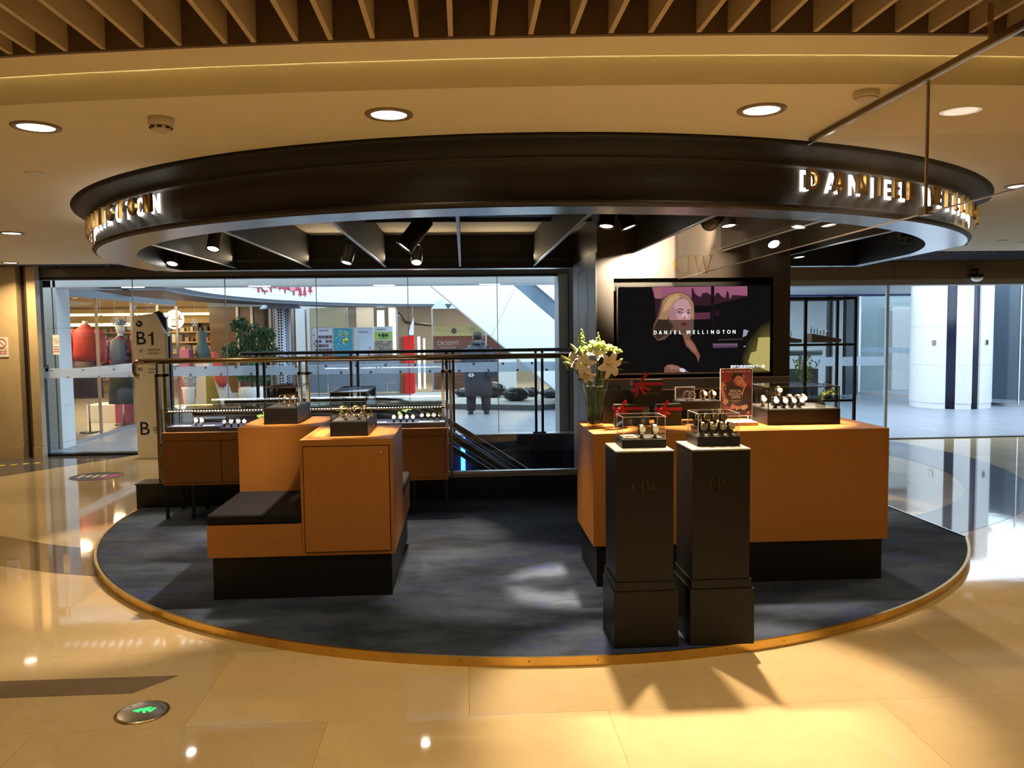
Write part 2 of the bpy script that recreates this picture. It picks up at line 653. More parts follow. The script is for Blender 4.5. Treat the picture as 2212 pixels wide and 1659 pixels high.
sx = [-1.575, -1.488, -1.368, -1.232, -1.092, -0.958, -0.797, -0.697, -0.552, -0.434, -0.291, -0.142, -0.027, 0.112, 0.241, 0.381, 0.509, 0.642, 0.803,
      0.908, 1.053, 1.197, 1.330, 1.478, 1.594, 1.736, 1.87, 2.0, 2.14, 2.28, 2.42, 2.56] + [-1.72 - .13 * i for i in range(8)]
slat = None
for x in [q * 1.022 for q in sx]:
    yend = CY - math.sqrt(RS ** 2 - (x - CX) ** 2) - .02
    if slat is None:
        slat = MB().box(-.0085, .0085, -4.2, 0, 0, .17).build('ceiling_slat', M_slat, ce)
        o = slat
    else:
        o = slat.copy(); COL.objects.link(o)
    o.location = Vector((x, yend, ZU - .008))
b = MB().box(-10, 12, -5, 3.4, 3.15, 3.2)
b.build('plenum_soffit', M_dark, ce)
# far slatted strips beside the entrance doors
M_slatd = pbr('dark_slat', (0.03, 0.026, 0.022), 0.35, noise=0.1)
for (x0, x1, y0) in ((4.4, 12.0, 9.95), (-10.0, -3.4, 11.0)):
    b = MB()
    k = int((x1 - x0) / .12)
    for i in range(k):
        b.box(x0 + .12 * i, x0 + .12 * i + .03, y0, 11.45, 2.56, 2.62)
    stuff(b.build('entrance_slats', M_slatd, ce))
MB().box(-10, 12, 9.9, 11.5, 2.72, 2.76).build('plenum_soffit', M_dark, ce)
MB().box(-10, 12, 2.9, 11.5, 2.90, 2.95).build('plenum_soffit', M_dark, ce)

# enclosing walls of the hall
M_hall = pbr('hall_wall', (0.50, 0.37, 0.22), 0.4, noise=0.06, nscale=2)
struct(MB().box(-10.2, -10.0, -5, 11.5, -.3, 3.2).build('wall_left', M_hall))
struct(MB().box(12.0, 12.2, -5, 11.5, -.3, 3.2).build('wall_right', M_hall))
struct(MB().box(-10, 12, -5.2, -5, -.3, 3.2).build('wall_back', M_hall))

# marble wall beside the entrance
wl = root('wall_entrance', (-7.5, 11.3, 0)); struct(wl)
for (x0, x1) in ((-9.9, -7.6), (-7.58, -5.885), (-5.755, -5.64)):
    ye = 11.6 if x1 < -5.7 else 11.30
    MB().box(x0, x1, 11.18, ye, 0.16, 2.58).build('marble_panel', M_marble_w, wl, bevel=.004)
    MB().box(x0, x1, 11.165, ye, 0.0, 0.158).build('plinth_panel', M_marble_w, wl, bevel=.003)
MB().box(-5.89, -5.75, 11.30, 11.6, 0, 2.58).build('recess_panel', M_dark, wl)
MB().box(-5.80, -5.765, 11.22, 11.30, 0, 2.58).build('bronze_jamb', pbr('bronze_sheet', (0.28, 0.19, 0.11), 0.35, 0.8, noise=0.1), wl)

# main glazing
w1 = root('window_1', (-2.1, 11.45, 0)); struct(w1)
for x0, x1 in zip((-5.75, -4.487, -3.25, -2.014, -.757, .485), (-4.497, -3.26, -2.024, -.767, .475, 1.33)):
    MB().box(x0, x1, 11.445, 11.455, 0.03, 2.42).build('glass_pane', M_facade, w1)
for x in (-4.492, -3.255, -2.019, -.762, .48):
    MB().box(x - .005, x + .005, 11.443, 11.457, 0.03, 2.43).build('pane_joint', pbr('joint_silicone', (0.62, 0.66, 0.70), 0.3, noise=.05), w1)
MB().box(-5.75, 1.33, 11.436, 11.442, 1.065, 1.20).build('frosted_band', M_frost, w1)
b = MB()
for i in range(34):
    x = -5.6 + i * .205
    for k, z in enumerate((1.085, 1.18)):
        if (i + k) % 2:
            b.lathe([(.018, 0), (.018, .002)], 12, M=Matrix.Translation((x, 11.436, z)) @ Matrix.Rotation(PI / 2, 4, 'X'))
b.build('film_dots', pbr('film_dot', (0.50, 0.55, 0.62), 0.5, noise=.05), w1)
MB().box(-5.75, 1.40, 11.36, 11.52, 0.0, 0.035).build('sill', M_blackmetal, w1)
M_head = pbr('door_head', (0.13, 0.105, 0.08), 0.3, 0.3, noise=0.1, nscale=2, stretch=(.4, 1, 6))
MB().box(-5.75, 1.6, 11.33, 11.6, 2.425, 2.585).build('head_beam', M_head, w1)
MB().box(-5.75, 1.6, 11.38, 11.55, 2.395, 2.424).build('head_track', M_blackmetal, w1)
M_pillar = pbr('grey_stone', (0.34, 0.35, 0.36), 0.5, noise=0.12, nscale=6)
b = MB().box(1.335, 1.47, 11.36, 11.9, 0, 2.425)
b.build('jamb_panel', M_pillar, w1, bevel=.004)
MB().box(1.475, 1.75, 11.30, 11.9, 0, 2.58).build('jamb_panel', pbr('dark_grey_stone', (0.16, 0.16, 0.16), 0.5, noise=0.1), w1, bevel=.004)
# outer portal in white stone
pt = root('trim_1', (-2.3, 12.2, 0)); struct(pt)
M_wstone = pbr('white_stone', (0.84, 0.85, 0.86), 0.45, noise=0.05, nscale=4)
for (x0, x1) in ((-6.14, -6.03), (-6.015, -5.885), (-5.865, -5.82)):
    for (z0, z1) in ((0.0, .09), (.093, .62), (.623, 1.75), (1.753, 2.5)):
        MB().box(x0, x1, 12.1, 12.5, z0, z1).build('stone_panel', M_wstone, pt, bevel=.003)
MB().box(-6.13, -5.83, 12.13, 12.48, 0, 2.49).build('recess_backing', M_dark, pt)
MB().box(-6.2, 1.5, 12.1, 12.5, 2.33, 2.75).build('portal_header', M_wstone, pt, bevel=.004)
for x in (-4.75, -2.95, -1.15, .4):
    MB().box(x - .15, x + .15, 12.1, 12.17, 2.322, 2.329).build('strip_light', glow('portal_light', (1, .97, .9), 6), pt)

# right entrance
d1 = root('door_1', (5.5, 11.45, 0)); struct(d1)
MB().box(2.7, 6.085, 11.445, 11.455, .03, 2.25).build('glass_pane', M_facade, d1)
MB().box(6.085, 6.125, 11.43, 11.47, 0.03, 2.25).build('glass_edge', pbr('bright_edge', (0.78, 0.84, 0.90), 0.2, noise=.05), d1)
MB().box(4.9, 6.08, 11.436, 11.442, 1.075, 1.205).build('frosted_band', M_frost, d1)
M_head2 = pbr('bronze_header', (0.34, 0.24, 0.155), 0.35, 0.35, noise=0.15, nscale=1.5, stretch=(.4, 1, 5))
for (x0, x1) in ((2.7, 6.12), (6.125, 9.2), (9.205, 12.0)):
    MB().box(x0, x1, 11.3, 11.62, 2.30, 2.58).build('header_panel', M_head2, d1, bevel=.003)
MB().box(2.7, 12, 11.34, 11.7, 2.225, 2.298).build('header_lining', pbr('grey_lining', (0.42, 0.40, 0.37), 0.5, noise=.05), d1)
MB().box(2.7, 12.0, 11.40, 11.50, -.005, 0.012).build('threshold', M_blackmetal, d1)
MB().box(2.7, 12.0, 11.505, 11.56, -.005, 0.010).build('threshold_plate', M_steel, d1)

# dome camera under the header
t = root('dome_camera', (7.28, 11.22, 2.28), 'black and chrome dome security camera below the brown door header', 'camera')
b = MB().lathe([(.04, .075), (.085, .07), (.10, .045), (.10, .035)], 24, M=Matrix.Translation((7.28, 11.22, 2.29))); b.build('housing', M_blackmetal, t)
MB().lathe([(.092, .036), (.085, .01), (.06, -.02), (.02, -.034)], 24, M=Matrix.Translation((7.28, 11.22, 2.29))).build('dome', M_silver, t)
MB().box(7.27, 7.29, 11.21, 11.23, 2.36, 2.42).build('stem', M_blackmetal, t)
MB().box(7.25, 7.31, 11.20, 11.30, 2.415, 2.44).build('mounting_plate', M_blackmetal, t)

# ceiling fittings
DL = [(-1.826, 3.696, 'left above the smoke detector'), (-0.294, 3.47, 'centre'), (1.248, 3.375, 'x'), (-3.939, 7.462, 'x'), (-5.554, 10.454, 'x'), (3.644, 5.18, 'x')]
DLL = ['round recessed ceiling downlight at the far left, in front of the black fascia', 'round recessed ceiling downlight above the middle of the black fascia',
       'round recessed ceiling downlight beside the glass screen', 'round recessed ceiling downlight left of the canopy end, nearer of the pair',
       'round recessed ceiling downlight left of the canopy, lowest in view', 'round recessed ceiling downlight cut by the right edge of view']
M_ring = pbr('downlight_ring', (0.30, 0.22, 0.14), 0.4, noise=.1)
dl = root('downlight', (0, 0, 0), 'x', 'ceiling light', 'recessed downlights in the cream ceiling')
MB().lathe([(.074, .004), (.078, -.004), (.098, -.005), (.102, .0), (.102, .004)], 32).build('trim_ring', M_ring, dl)
MB().lathe([(.002, .0045), (.075, .0045), (.075, -.001), (.002, -.0015)], 28).build('diffuser', M_down, dl)
DL = [(x * 1.022, y * 1.022, q) for x, y, q in DL]
for i, (x, y, _) in enumerate(DL):
    place(dl, USED, (x, y, ZC - .004), 0, DLL[i], 'recessed downlights in the cream ceiling')
DLX = [(x, y) for x, y, _ in DL]
for (x, y) in DLX + [(2.9, 2.2), (-5.6, 7.3), (-6.5, 4.6), (6.2, 4.0)]:  # the listed extra positions are fill lamps added outside the view, without fittings
    lamp('downlight_or_fill_lamp', 'AREA', (x, y, ZC - .02), 30.0 if y > 10 else 11.0 if y > 7 else 8.0, WARM, .14, (x, y, 0), spread=140)
for (x, y) in [(-3, 1.0), (-1, .6), (1, .6), (3, 1.0), (-2, -1.6), (0, -1.6), (2, -1.6), (-5, -1), (5, -1)]:  # unseen fill lamps added out of view to lift the ambient light
    lamp('downlight_or_fill_lamp', 'AREA', (x, y, 2.6), 15.0, WARM, .14, (x, y, 0), spread=140)

t = root('smoke_detector', (-1.276, 3.63, ZC), 'white cylindrical smoke detector on the ceiling left of centre', 'smoke detector')
M_det = pbr('detector_plastic', (0.66, 0.60, 0.48), 0.5, noise=.04)
T = Matrix.Translation((-1.276, 3.63, ZC))
MB().lathe([(.052, 0), (.052, -.03), (.046, -.034)], 28, M=T).build('mount', M_det, t)
MB().lathe([(.044, -.034), (.040, -.05), (.030, -.058), (.004, -.06)], 28, M=T).build('sensor_cap', M_det, t)
for k in range(8):
    a = k * PI / 4 + .2
    MB().box(-.009, .009, -.003, .003, -.047, -.039, M=T @ Matrix.Rotation(a, 4, 'Z') @ Matrix.Translation((0, -.0435, 0))).build('vent_slot', M_dark, t)
t = root('smoke_detector', (1.63, 3.15, ZC), 'shallow round detector on the ceiling just left of the glass screen', 'smoke detector', None)
T = Matrix.Translation((1.60, 3.19, ZC))
MB().lathe([(.05, 0), (.05, -.02), (.046, -.024)], 28, M=T).build('mount', M_det, t)
MB().lathe([(.044, -.024), (.036, -.032), (.004, -.034)], 28, M=T).build('sensor_cap', M_det, t)
for (x, y, l) in ((-2.41, 4.834, 'small flat white disc on the ceiling above the left sign letters'), (5.93, 8.70, 'small flat ceiling disc right of the canopy, the nearer'), (6.29, 8.89, 'small flat ceiling disc right of the canopy, cut by the view edge')):
    tag(MB().lathe([(.05, 0), (.05, -.006), (.046, -.009), (.004, -.010)], 24, M=Matrix.Translation((x, y, ZC))).build('ceiling_disc', M_white, base=(x, y, ZC)), l, 'ceiling disc')

# hanging glass smoke screen with its rail
t = root('glass_screen', (1.68, 4.2, 2.05), 'hanging clear glass smoke screen running from the ceiling into the black canopy', 'glass screen')
GX, GT = 1.712, 2.54
def gz(y): return 2.069 - (y - 2.4) * .0074
for (ya, yb) in ((0.2, 2.945), (2.955, 6.42)):
    b = MB()
    b.add([(GX - .005, ya, gz(ya)), (GX - .005, yb, gz(yb)), (GX + .005, yb, gz(yb)), (GX + .005, ya, gz(ya)),
           (GX - .005, ya, GT), (GX - .005, yb, GT), (GX + .005, yb, GT), (GX + .005, ya, GT)],
          [(0, 3, 2, 1), (4, 5, 6, 7), (0, 1, 5, 4), (1, 2, 6, 5), (2, 3, 7, 6), (3, 0, 4, 7)])
    b.build('glass_pane', M_smoke, t)
    b = MB().bar((GX, ya, gz(ya) - .003), (GX, yb, gz(yb) - .003), .010, .004)
    b.build('edge_strip', pbr('pane_edge', (0.42, 0.35, 0.28), 0.3, noise=.1), t)
MB().bar((GX, 0.2, 2.557), (GX, 3.97, 2.557), .018, .022).build('top_rail', pbr('rail_bronze', (0.16, 0.12, 0.085), 0.3, 0.9, noise=.1), t)
MB().bar((GX - .01, 0.2, 2.541), (GX - .01, 3.97, 2.541), .008, .008).build('rail_channel', M_steel, t)
MB().box(GX - .005, GX + .005, 2.946, 2.954, gz(2.95), GT).build('pane_joint', pbr('joint_brown', (0.34, 0.25, 0.18), 0.3, noise=.1), t)
MB().box(GX - .014, GX + .014, 2.927, 2.973, gz(2.95) - .010, gz(2.95) + .020).build('pane_clamp', pbr('clamp_bronze', (0.40, 0.28, 0.18), 0.3, 0.8, noise=.1), t)
for y in (1.2, 2.6):
    MB().box(GX - .006, GX + .006, y - .006, y + .006, 2.565, 2.68).build('hanger', M_bronze, t)
# ================================================================== KIOSK
KX, KY = 0.60, 7.55
M_carpet = None
def carpet_mat():
    m = bpy.data.materials.new('worn_carpet')
    m.use_nodes = True
    nt = m.node_tree
    b = nt.nodes['Principled BSDF']
    b.inputs['Roughness'].default_value = 0.85
    b.inputs['Specular IOR Level'].default_value = 0.25
    N = nt.nodes.new; L = nt.links.new
    geo = N('ShaderNodeNewGeometry')
    mp = N('ShaderNodeMapping'); mp.inputs['Scale'].default_value = (0.8, 1.6, 1)
    n1 = N('ShaderNodeTexNoise'); n1.inputs['Scale'].default_value = 1.7; n1.inputs['Detail'].default_value = 9; n1.inputs['Roughness'].default_value = 0.72
    n2 = N('ShaderNodeTexNoise'); n2.inputs['Scale'].default_value = 2.6; n2.inputs['Detail'].default_value = 8; n2.inputs['Roughness'].default_value = 0.75
    L(geo.outputs['Position'], mp.inputs['Vector']); L(mp.outputs[0], n1.inputs['Vector'])
    ad = N('ShaderNodeVectorMath'); ad.operation = 'ADD'; ad.inputs[1].default_value = (9, 4, 2)
    L(mp.outputs[0], ad.inputs[0]); L(ad.outputs[0], n2.inputs['Vector'])
    c1 = N('ShaderNodeValToRGB')
    c1.color_ramp.elements[0].position = .42; c1.color_ramp.elements[0].color = (0.017, 0.027, 0.048, 1)
    c1.color_ramp.elements[1].position = .60; c1.color_ramp.elements[1].color = (0.052, 0.073, 0.120, 1)
    L(n1.outputs['Fac'], c1.inputs['Fac'])
    c2 = N('ShaderNodeValToRGB')
    c2.color_ramp.elements[0].position = .52; c2.color_ramp.elements[0].color = (0, 0, 0, 1)
    c2.color_ramp.elements[1].position = .66; c2.color_ramp.elements[1].color = (1, 1, 1, 1)
    L(n2.outputs['Fac'], c2.inputs['Fac'])
    mx = N('ShaderNodeMix'); mx.data_type = 'RGBA'
    mx.inputs['B'].default_value = (0.022, 0.034, 0.120, 1)
    L(c2.outputs['Color'], mx.inputs['Factor']); L(c1.outputs['Color'], mx.inputs['A'])
    L(mx.outputs['Result'], b.inputs['Base Color'])
    n3 = N('ShaderNodeTexNoise'); n3.inputs['Scale'].default_value = 260
    L(geo.outputs['Position'], n3.inputs['Vector'])
    bp = N('ShaderNodeBump'); bp.inputs['Strength'].default_value = .25; bp.inputs['Distance'].default_value = .003
    L(n3.outputs['Fac'], bp.inputs['Height']); L(bp.outputs['Normal'], b.inputs['Normal'])
    return m
M_carpet = carpet_mat()

# platform
PX, PY, PR = .57, 7.45, 3.57
pl = root('kiosk_platform', (PX, 6.0, 0), 'low round-fronted kiosk platform with dark blue-grey carpet and brass edge', 'platform')
prim = arc(PX, PY, PR, -92.7, 63.3, 90)
outline = prim + [(3.72, 7.62)]
MB().prism(outline, 0.0, .044).build('platform_base', M_black, pl)
MB().prism([(PX + (x - PX) * .996, y) for x, y in outline], .0442, .05).build('carpet', M_carpet, pl)
b = MB()
for i in range(len(prim) - 1):
    a0, a1 = [math.radians(-92.7 + 156 * k / 90) for k in (i, i + 1)]
    P = lambda a, r: (PX + r * math.sin(a), PY - r * math.cos(a))
    r0, r1 = PR - .004, PR + .014
    q = [P(a0, r0), P(a0, r1), P(a1, r1), P(a1, r0)]
    b.add([(*p, z) for z in (0, .0498) for p in q], [(4, 5, 6, 7), (1, 2, 6, 5), (0, 4, 7, 3)], 0, False)
b.build('rim_trim', M_brass, pl)
b = MB()
for k in range(26):
    a = math.radians(-80 + 5.4 * k)
    p = (PX + (PR + .0145) * math.sin(a), PY - (PR + .0145) * math.cos(a))
    b.lathe([(.005, 0), (.003, .0015)], 8, M=Matrix.Translation((*p, .03)) @ Matrix.Rotation(a, 4, 'Z') @ Matrix.Rotation(PI / 2, 4, 'X'))
stuff(b.build('rim_screws', M_bronze, pl))
MB().bar((3.765, 5.86, .04), (3.725, 7.62, .04), .012, .03).build('edge_trim', M_steel, pl)

# canopy -----------------------------------------------------------
cn = root('canopy', (KX, 6.0, 2.25), 'black round-fronted kiosk canopy ring with gold back-lit letters', 'canopy')
prof = [(3.545, 2.25), (3.565, 2.258), (3.572, 2.27), (3.566, 2.282), (3.548, 2.288), (3.548, 2.462), (3.556, 2.470), (3.570, 2.474), (3.574, 2.482), (3.572, 2.490),
        (3.577, 2.502), (3.590, 2.516), (3.617, 2.534), (3.655, 2.552), (3.70, 2.5695)]
na = 110
rings = []
for i in range(na + 1):
    a = math.radians(-98.5 + 163 * i / na)
    rings.append([(KX + r * math.sin(a), KY - r * math.cos(a), z) for r, z in prof] + [(KX + 3.50 * math.sin(a), KY - 3.50 * math.cos(a), 2.5695), (KX + 3.50 * math.sin(a), KY - 3.50 * math.cos(a), 2.25)])
b = MB(); bc = MB()
for i in range(na):
    A, B_ = rings[i], rings[i + 1]
    k = len(A)
    b.add(A + B_, [(j, j + 1, k + j + 1, k + j) for j in range(9)] + [(k - 2, k - 1, 2 * k - 1, 2 * k - 2)], 0, True)
    bc.add(A + B_, [(j, j + 1, k + j + 1, k + j) for j in range(9, k - 2)], 0, True)
bc.build('cornice', pbr('cornice_black', (0.008, 0.007, 0.006), 0.6, noise=.1), cn)
fascia = b.build('fascia', M_fascia, cn)
b = MB()
b.bar((3.80, 6.02, 2.41), (4.02, 8.12, 2.41), .05, .316)
b.bar((4.02, 8.12, 2.41), (-2.88, 8.12, 2.41), .05, .316)
b.build('rear_fascia', M_fascia, cn)
# soffit ring in brushed metal
outer_ = arc(KX, KY, 3.545, -97.2, 64.3, 80) + [(3.80 + .22 * k / 10, 6.05 + 2.07 * k / 10) for k in range(1, 11)]
inner_ = arc(KX, KY, 3.275, -97.2, 64.3, 80) + arc(KX, KY, 3.275, 64.3, 75.5, 4)[1:] + [(3.772 + .128 * k / 6, 6.73 + 1.22 * k / 6) for k in range(1, 7)]
b = MB()
for i in range(len(outer_) - 1):
    b.face([(*inner_[i + 1], 2.249), (*outer_[i + 1], 2.249), (*outer_[i], 2.249), (*inner_[i], 2.249)])
b.face([(3.90, 7.95, 2.249), (4.02, 8.12, 2.249), (-2.90, 8.12, 2.249), (-2.66, 7.95, 2.249)][::-1])
b.build('soffit', M_soffit, cn)
b = MB()
lin = inner_ + [(-2.66, 7.95)]
for i in range(len(lin) - 1):
    p, q = lin[i], lin[i + 1]
    b.face([(*p, 2.25), (*q, 2.25), (*q, 2.568), (*p, 2.568)])
b.build('inner_lining', M_fascia, cn)
inner = arc(KX, KY, 3.27, -72, 64.3, 60)
b = MB()
b.prism([p for p in inner if p[1] < 6.45] + [(3.6, 6.45), (-2.5, 6.45)], 2.50, 2.51)
b.build('inner_panel', M_dark, cn)
M_fin = pbr('fin_black', (0.030, 0.025, 0.021), 0.6, noise=.1, nscale=8)
M_finedge = pbr('fin_edge', (0.55, 0.56, 0.58), 0.35, 0.9, noise=.05)
for x in (-2.15, -1.444, -.733, -.022, .69, 1.40, 2.11, 2.82):
    y0 = KY - math.sqrt(3.27 ** 2 - (x - KX) ** 2)
    y1 = 7.945 if x < 1.0 or x > 2.7 else 6.56
    f = MB().box(x - .009, x + .009, y0, y1, 2.272, 2.565).build('ceiling_fin', M_fin, cn)
    MB().box(x - .0095, x + .0095, y0, y1, 2.264, 2.2715).build('fin_edge', M_finedge, f)
# mounting track
for (x0, x1, y) in ((-2.4, 1.0, 6.30), (-1.5, 3.2, 5.45)):
    MB().box(x0, x1, y - .017, y + .017, 2.475, 2.499).build('lighting_track', M_dark, cn)
# unseen warm fill lamp and shelf added behind the rear fascia to brighten the ceiling
MB().box(-2.3, 1.0, 7.80, 7.90, 2.32, 2.335).build('fill_lamp_shelf', M_fascia, cn)
lamp('ceiling_fill_lamp', 'AREA', (-0.7, 7.80, 2.345), 3.4, (1, .78, .48), 3.2, (-0.7, 7.3, 2.6), size_y=.05, spread=110)

# sign letters ------------------------------------------------------
def stroke(p, q, w):
    p, q = Vector((*p, 0)), Vector((*q, 0))
    d = (q - p).normalized(); nrm = Vector((-d.y, d.x, 0)) * w / 2
    return [tuple((p - nrm)[:2]), tuple((q - nrm)[:2]), tuple((q + nrm)[:2]), tuple((p + nrm)[:2])]
def rect(x0, x1, y0, y1): return [(x0, y0), (x1, y0), (x1, y1), (x0, y1)]
def ringarc(cx, cy, rx, ry, w, a0, a1, n=16):
    L = []
    for i in range(n):
        t0, t1 = [math.radians(a0 + (a1 - a0) * k / n) for k in (i, i + 1)]
        L.append([(cx + (rx - w) * math.cos(t0), cy + (ry - w) * math.sin(t0)), (cx + rx * math.cos(t0), cy + ry * math.sin(t0)),
                  (cx + rx * math.cos(t1), cy + ry * math.sin(t1)), (cx + (rx - w) * math.cos(t1), cy + (ry - w) * math.sin(t1))])
    return L
S = .17
def para(xb, xt, w): return [(xb, 0), (xb + w, 0), (xt + w, 1), (xt, 1)]
GLY = {
    'D': (.74, [rect(0, S, 0, 1)] + [rect(S, .26, 0, S), rect(S, .26, 1 - S, 1)] + ringarc(.26, .5, .48, .5, S, -90, 90)),
    'A': (.86, [para(0, .335, .19), [(.67, 0), (.86, 0), (.525, 1), (.335, 1)], rect(.22, .64, .2, .35)]),
    'N': (.80, [rect(0, S, 0, 1), rect(.63, .80, 0, 1), [(.60, 0), (.80, 0), (.20, 1), (0, 1)]]),
    'I': (S, [rect(0, S, 0, 1)]),
    'E': (.54, [rect(0, S, 0, 1), rect(S, .54, 0, S), rect(S, .54, 1 - S, 1), rect(S, .50, .42, .58)]),
    'L': (.50, [rect(0, S, 0, 1), rect(S, .50, 0, S)]),
    'W': (1.16, [[(.22, 0), (.39, 0), (.17, 1), (0, 1)], [(.24, 0), (.38, 0), (.66, 1), (.50, 1)], [(.78, 0), (.92, 0), (.66, 1), (.50, 1)], [(.77, 0), (.94, 0), (1.16, 1), (.99, 1)]]),
    'G': (.92, ringarc(.48, .5, .48, .5, S, 40, 345, 22) + [rect(.50, .94, .40, .55)]),
    'T': (.58, [rect(.205, .375, 0, 1 - S), rect(0, .58, 1 - S, 1)]),
    'O': (.98, ringarc(.49, .5, .49, .5, S, 0, 360, 26)),
}
def glyph(b, ch, h, d, M):
    w, polys = GLY[ch]
    for p in polys:
        # glyph plane: x right, y up, extruded towards the viewer
        b.prism([((x - w / 2) * h, y * h) for x, y in p], 0, d, M=M)
M_letter = pbr('letter_gold', (0.46, 0.27, 0.075), 0.26, 0.85, noise=.05)
M_halo = glow('letter_halo_plate', (1.0, 0.97, 0.92), 6.5)
def sign_letter(ch, ang):
    a = math.radians(ang)
    right = Vector((math.cos(a), math.sin(a), 0)); out = Vector((math.sin(a), -math.cos(a), 0)); up = Vector((0, 0, 1))
    def M(r, z=2.353):
        p = Vector((KX, KY, 0)) + out * r + up * z
        m = Matrix.Identity(4)
        m.col[0] = (*right, 0); m.col[1] = (*up, 0); m.col[2] = (*out, 0); m.col[3] = (*p, 1)
        return m
    b = MB(); glyph(b, ch, .104, .020, M(3.590))
    L = b.build('sign_letter', M_letter, cn)
    b = MB(); glyph(b, ch, .108, .006, M(3.5487, 2.351))  # glowing plate imitates the halo that the back-lit letter throws on the fascia
    b.build('letter_halo_plate', M_halo, L)
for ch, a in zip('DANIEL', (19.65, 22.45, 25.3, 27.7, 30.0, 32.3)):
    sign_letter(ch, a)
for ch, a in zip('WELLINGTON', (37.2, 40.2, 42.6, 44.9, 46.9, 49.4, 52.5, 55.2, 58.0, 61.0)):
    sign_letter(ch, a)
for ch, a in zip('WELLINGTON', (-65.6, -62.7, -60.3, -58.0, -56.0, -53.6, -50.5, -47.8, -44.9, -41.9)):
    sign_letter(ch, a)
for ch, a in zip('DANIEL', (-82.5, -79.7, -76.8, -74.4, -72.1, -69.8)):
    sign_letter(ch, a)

# spotlights ---------------------------------------------------------
sp = root('spotlight', (0, 0, 0), 'x', 'spotlight')
MB().lathe([(.002, .15), (.052, .15), (.052, .0), (.056, -.004), (.056, -.012), (.048, -.012), (.044, .0), (.004, .004)], 24).build('lamp_body', M_blackmetal, sp)
MB().lathe([(.003, .001), (.043, .001), (.043, -.006), (.003, -.007)], 24).build('lens', M_lens, sp)
# (x,y,z lens, aim, watts, cone, label)
SPOTS = [
    ((-2.00, 6.75, 2.335), (-2.15, 5.75, .0), 3, 40, 'large black spotlight under the left part of the canopy, lens turned left'),
    ((-2.62, 7.60, 2.29), (-2.7, 6.6, 0), 6, 40, 'small black spotlight at the far left end of the canopy rear'),
    ((-1.06, 7.62, 2.29), (-1.4, 7.2, .8), 8, 40, 'dim black spotlight hanging above the glass-topped showcase'),
    ((-1.25, 5.45, 2.38), (-1.30, 5.98, 1.0), 11, 28, 'small black spotlight tucked behind the metal soffit at the left'),
    ((-0.36, 5.28, 2.195), (-1.30, 5.12, .95), 11, 44, 'long black spotlight hanging mid-canopy tilted down to the left'),
    ((-0.42, 7.60, 2.285), (-.5, 6.3, 0), 10, 40, 'small black spotlight low at the rear of the canopy behind the long tilted one'),
    ((0.957, 5.407, 2.335), (0.86, 5.25, 1.42), 34, 26, 'glaring black spotlight above the lily vase, left of a pair'),
    ((1.127, 5.511, 2.34), (1.55, 5.35, 1.1), 12, 36, 'black spotlight turned to the right above the vase, right of a pair'),
    ((1.615, 5.287, 2.335), (1.62, 6.57, 2.14), 13, 56, 'bright black spotlight lighting the gold wall letters'),
    ((1.794, 5.45, 2.34), (1.90, 5.25, 1.1), 12, 42, 'black cylinder spotlight pointing straight down right of the gold letters'),
    ((2.22, 5.40, 2.33), (2.2, 5.3, 1.1), 22, 34, 'black spotlight behind the glass screen above the long glass case'),
    ((2.511, 6.50, 2.32), (2.6, 5.3, 0.9), 4, 40, 'small black spotlight behind the glass screen near the right side of the column'),
    ((3.12, 7.45, 2.30), (3.2, 7.3, 1.0), 8, 50, 'small lit spotlight under the canopy right of the column'),
    ((3.55, 6.40, 2.34), (3.1, 5.4, 0), 0, 40, 'unlit black spotlight under the right end of the canopy'),
    ((0.83, 4.78, 2.385), (.86, 3.70, .35), 14, 40, 'black spotlight tucked up behind the front soffit above the left pedestal'),
    ((1.49, 4.74, 2.385), (1.32, 3.70, .35), 15, 40, 'black spotlight tucked up behind the front soffit above the right pedestal'),
    ((-0.62, 4.86, 2.385), (-.70, 5.22, 1.0), 13, 26, 'black spotlight tucked up behind the front soffit above the near island box'),
    ((0.15, 5.15, 2.385), (.25, 5.2, 0), 7, 46, 'black spotlight under the middle of the canopy lighting the carpet'),
]
for i, (p, aim, w, cone, lab) in enumerate(SPOTS):
    d = (Vector(aim) - Vector(p)).normalized()
    o = sp if i == 0 else copy_tree(sp)
    o.location = p
    o.rotation_euler = (-d).to_track_quat('Z', 'Y').to_euler()
    o['label'] = lab
    if i == 4:
        for q in o.children:
            q.scale = (1.12, 1.12, 1.45)
    if not w:
        ln = [q for q in o.children if q.name.startswith('lens')][0]
        ln.data = ln.data.copy(); ln.data.materials[0] = M_dark
    # bracket up to the track
    back = Vector(p) - d * .09
    bb = MB()
    iv = o.rotation_euler.to_matrix().to_4x4(); iv.translation = Vector(p)
    iv = iv.inverted()
    bb.bar(iv @ back, iv @ Vector((back.x, back.y, 2.50)), .014, .02)
    bb.box(-.03, .03, -.018, .018, -.02, .0, M=iv @ Matrix.Translation((back.x, back.y, 2.52)))
    br = bb.build('bracket', M_blackmetal, o, local=True)
    if w:
        lamp('spot_lamp', 'SPOT', tuple(Vector(p) + d * .02), w * 36, SPOTC, .04, aim, cone, .55)

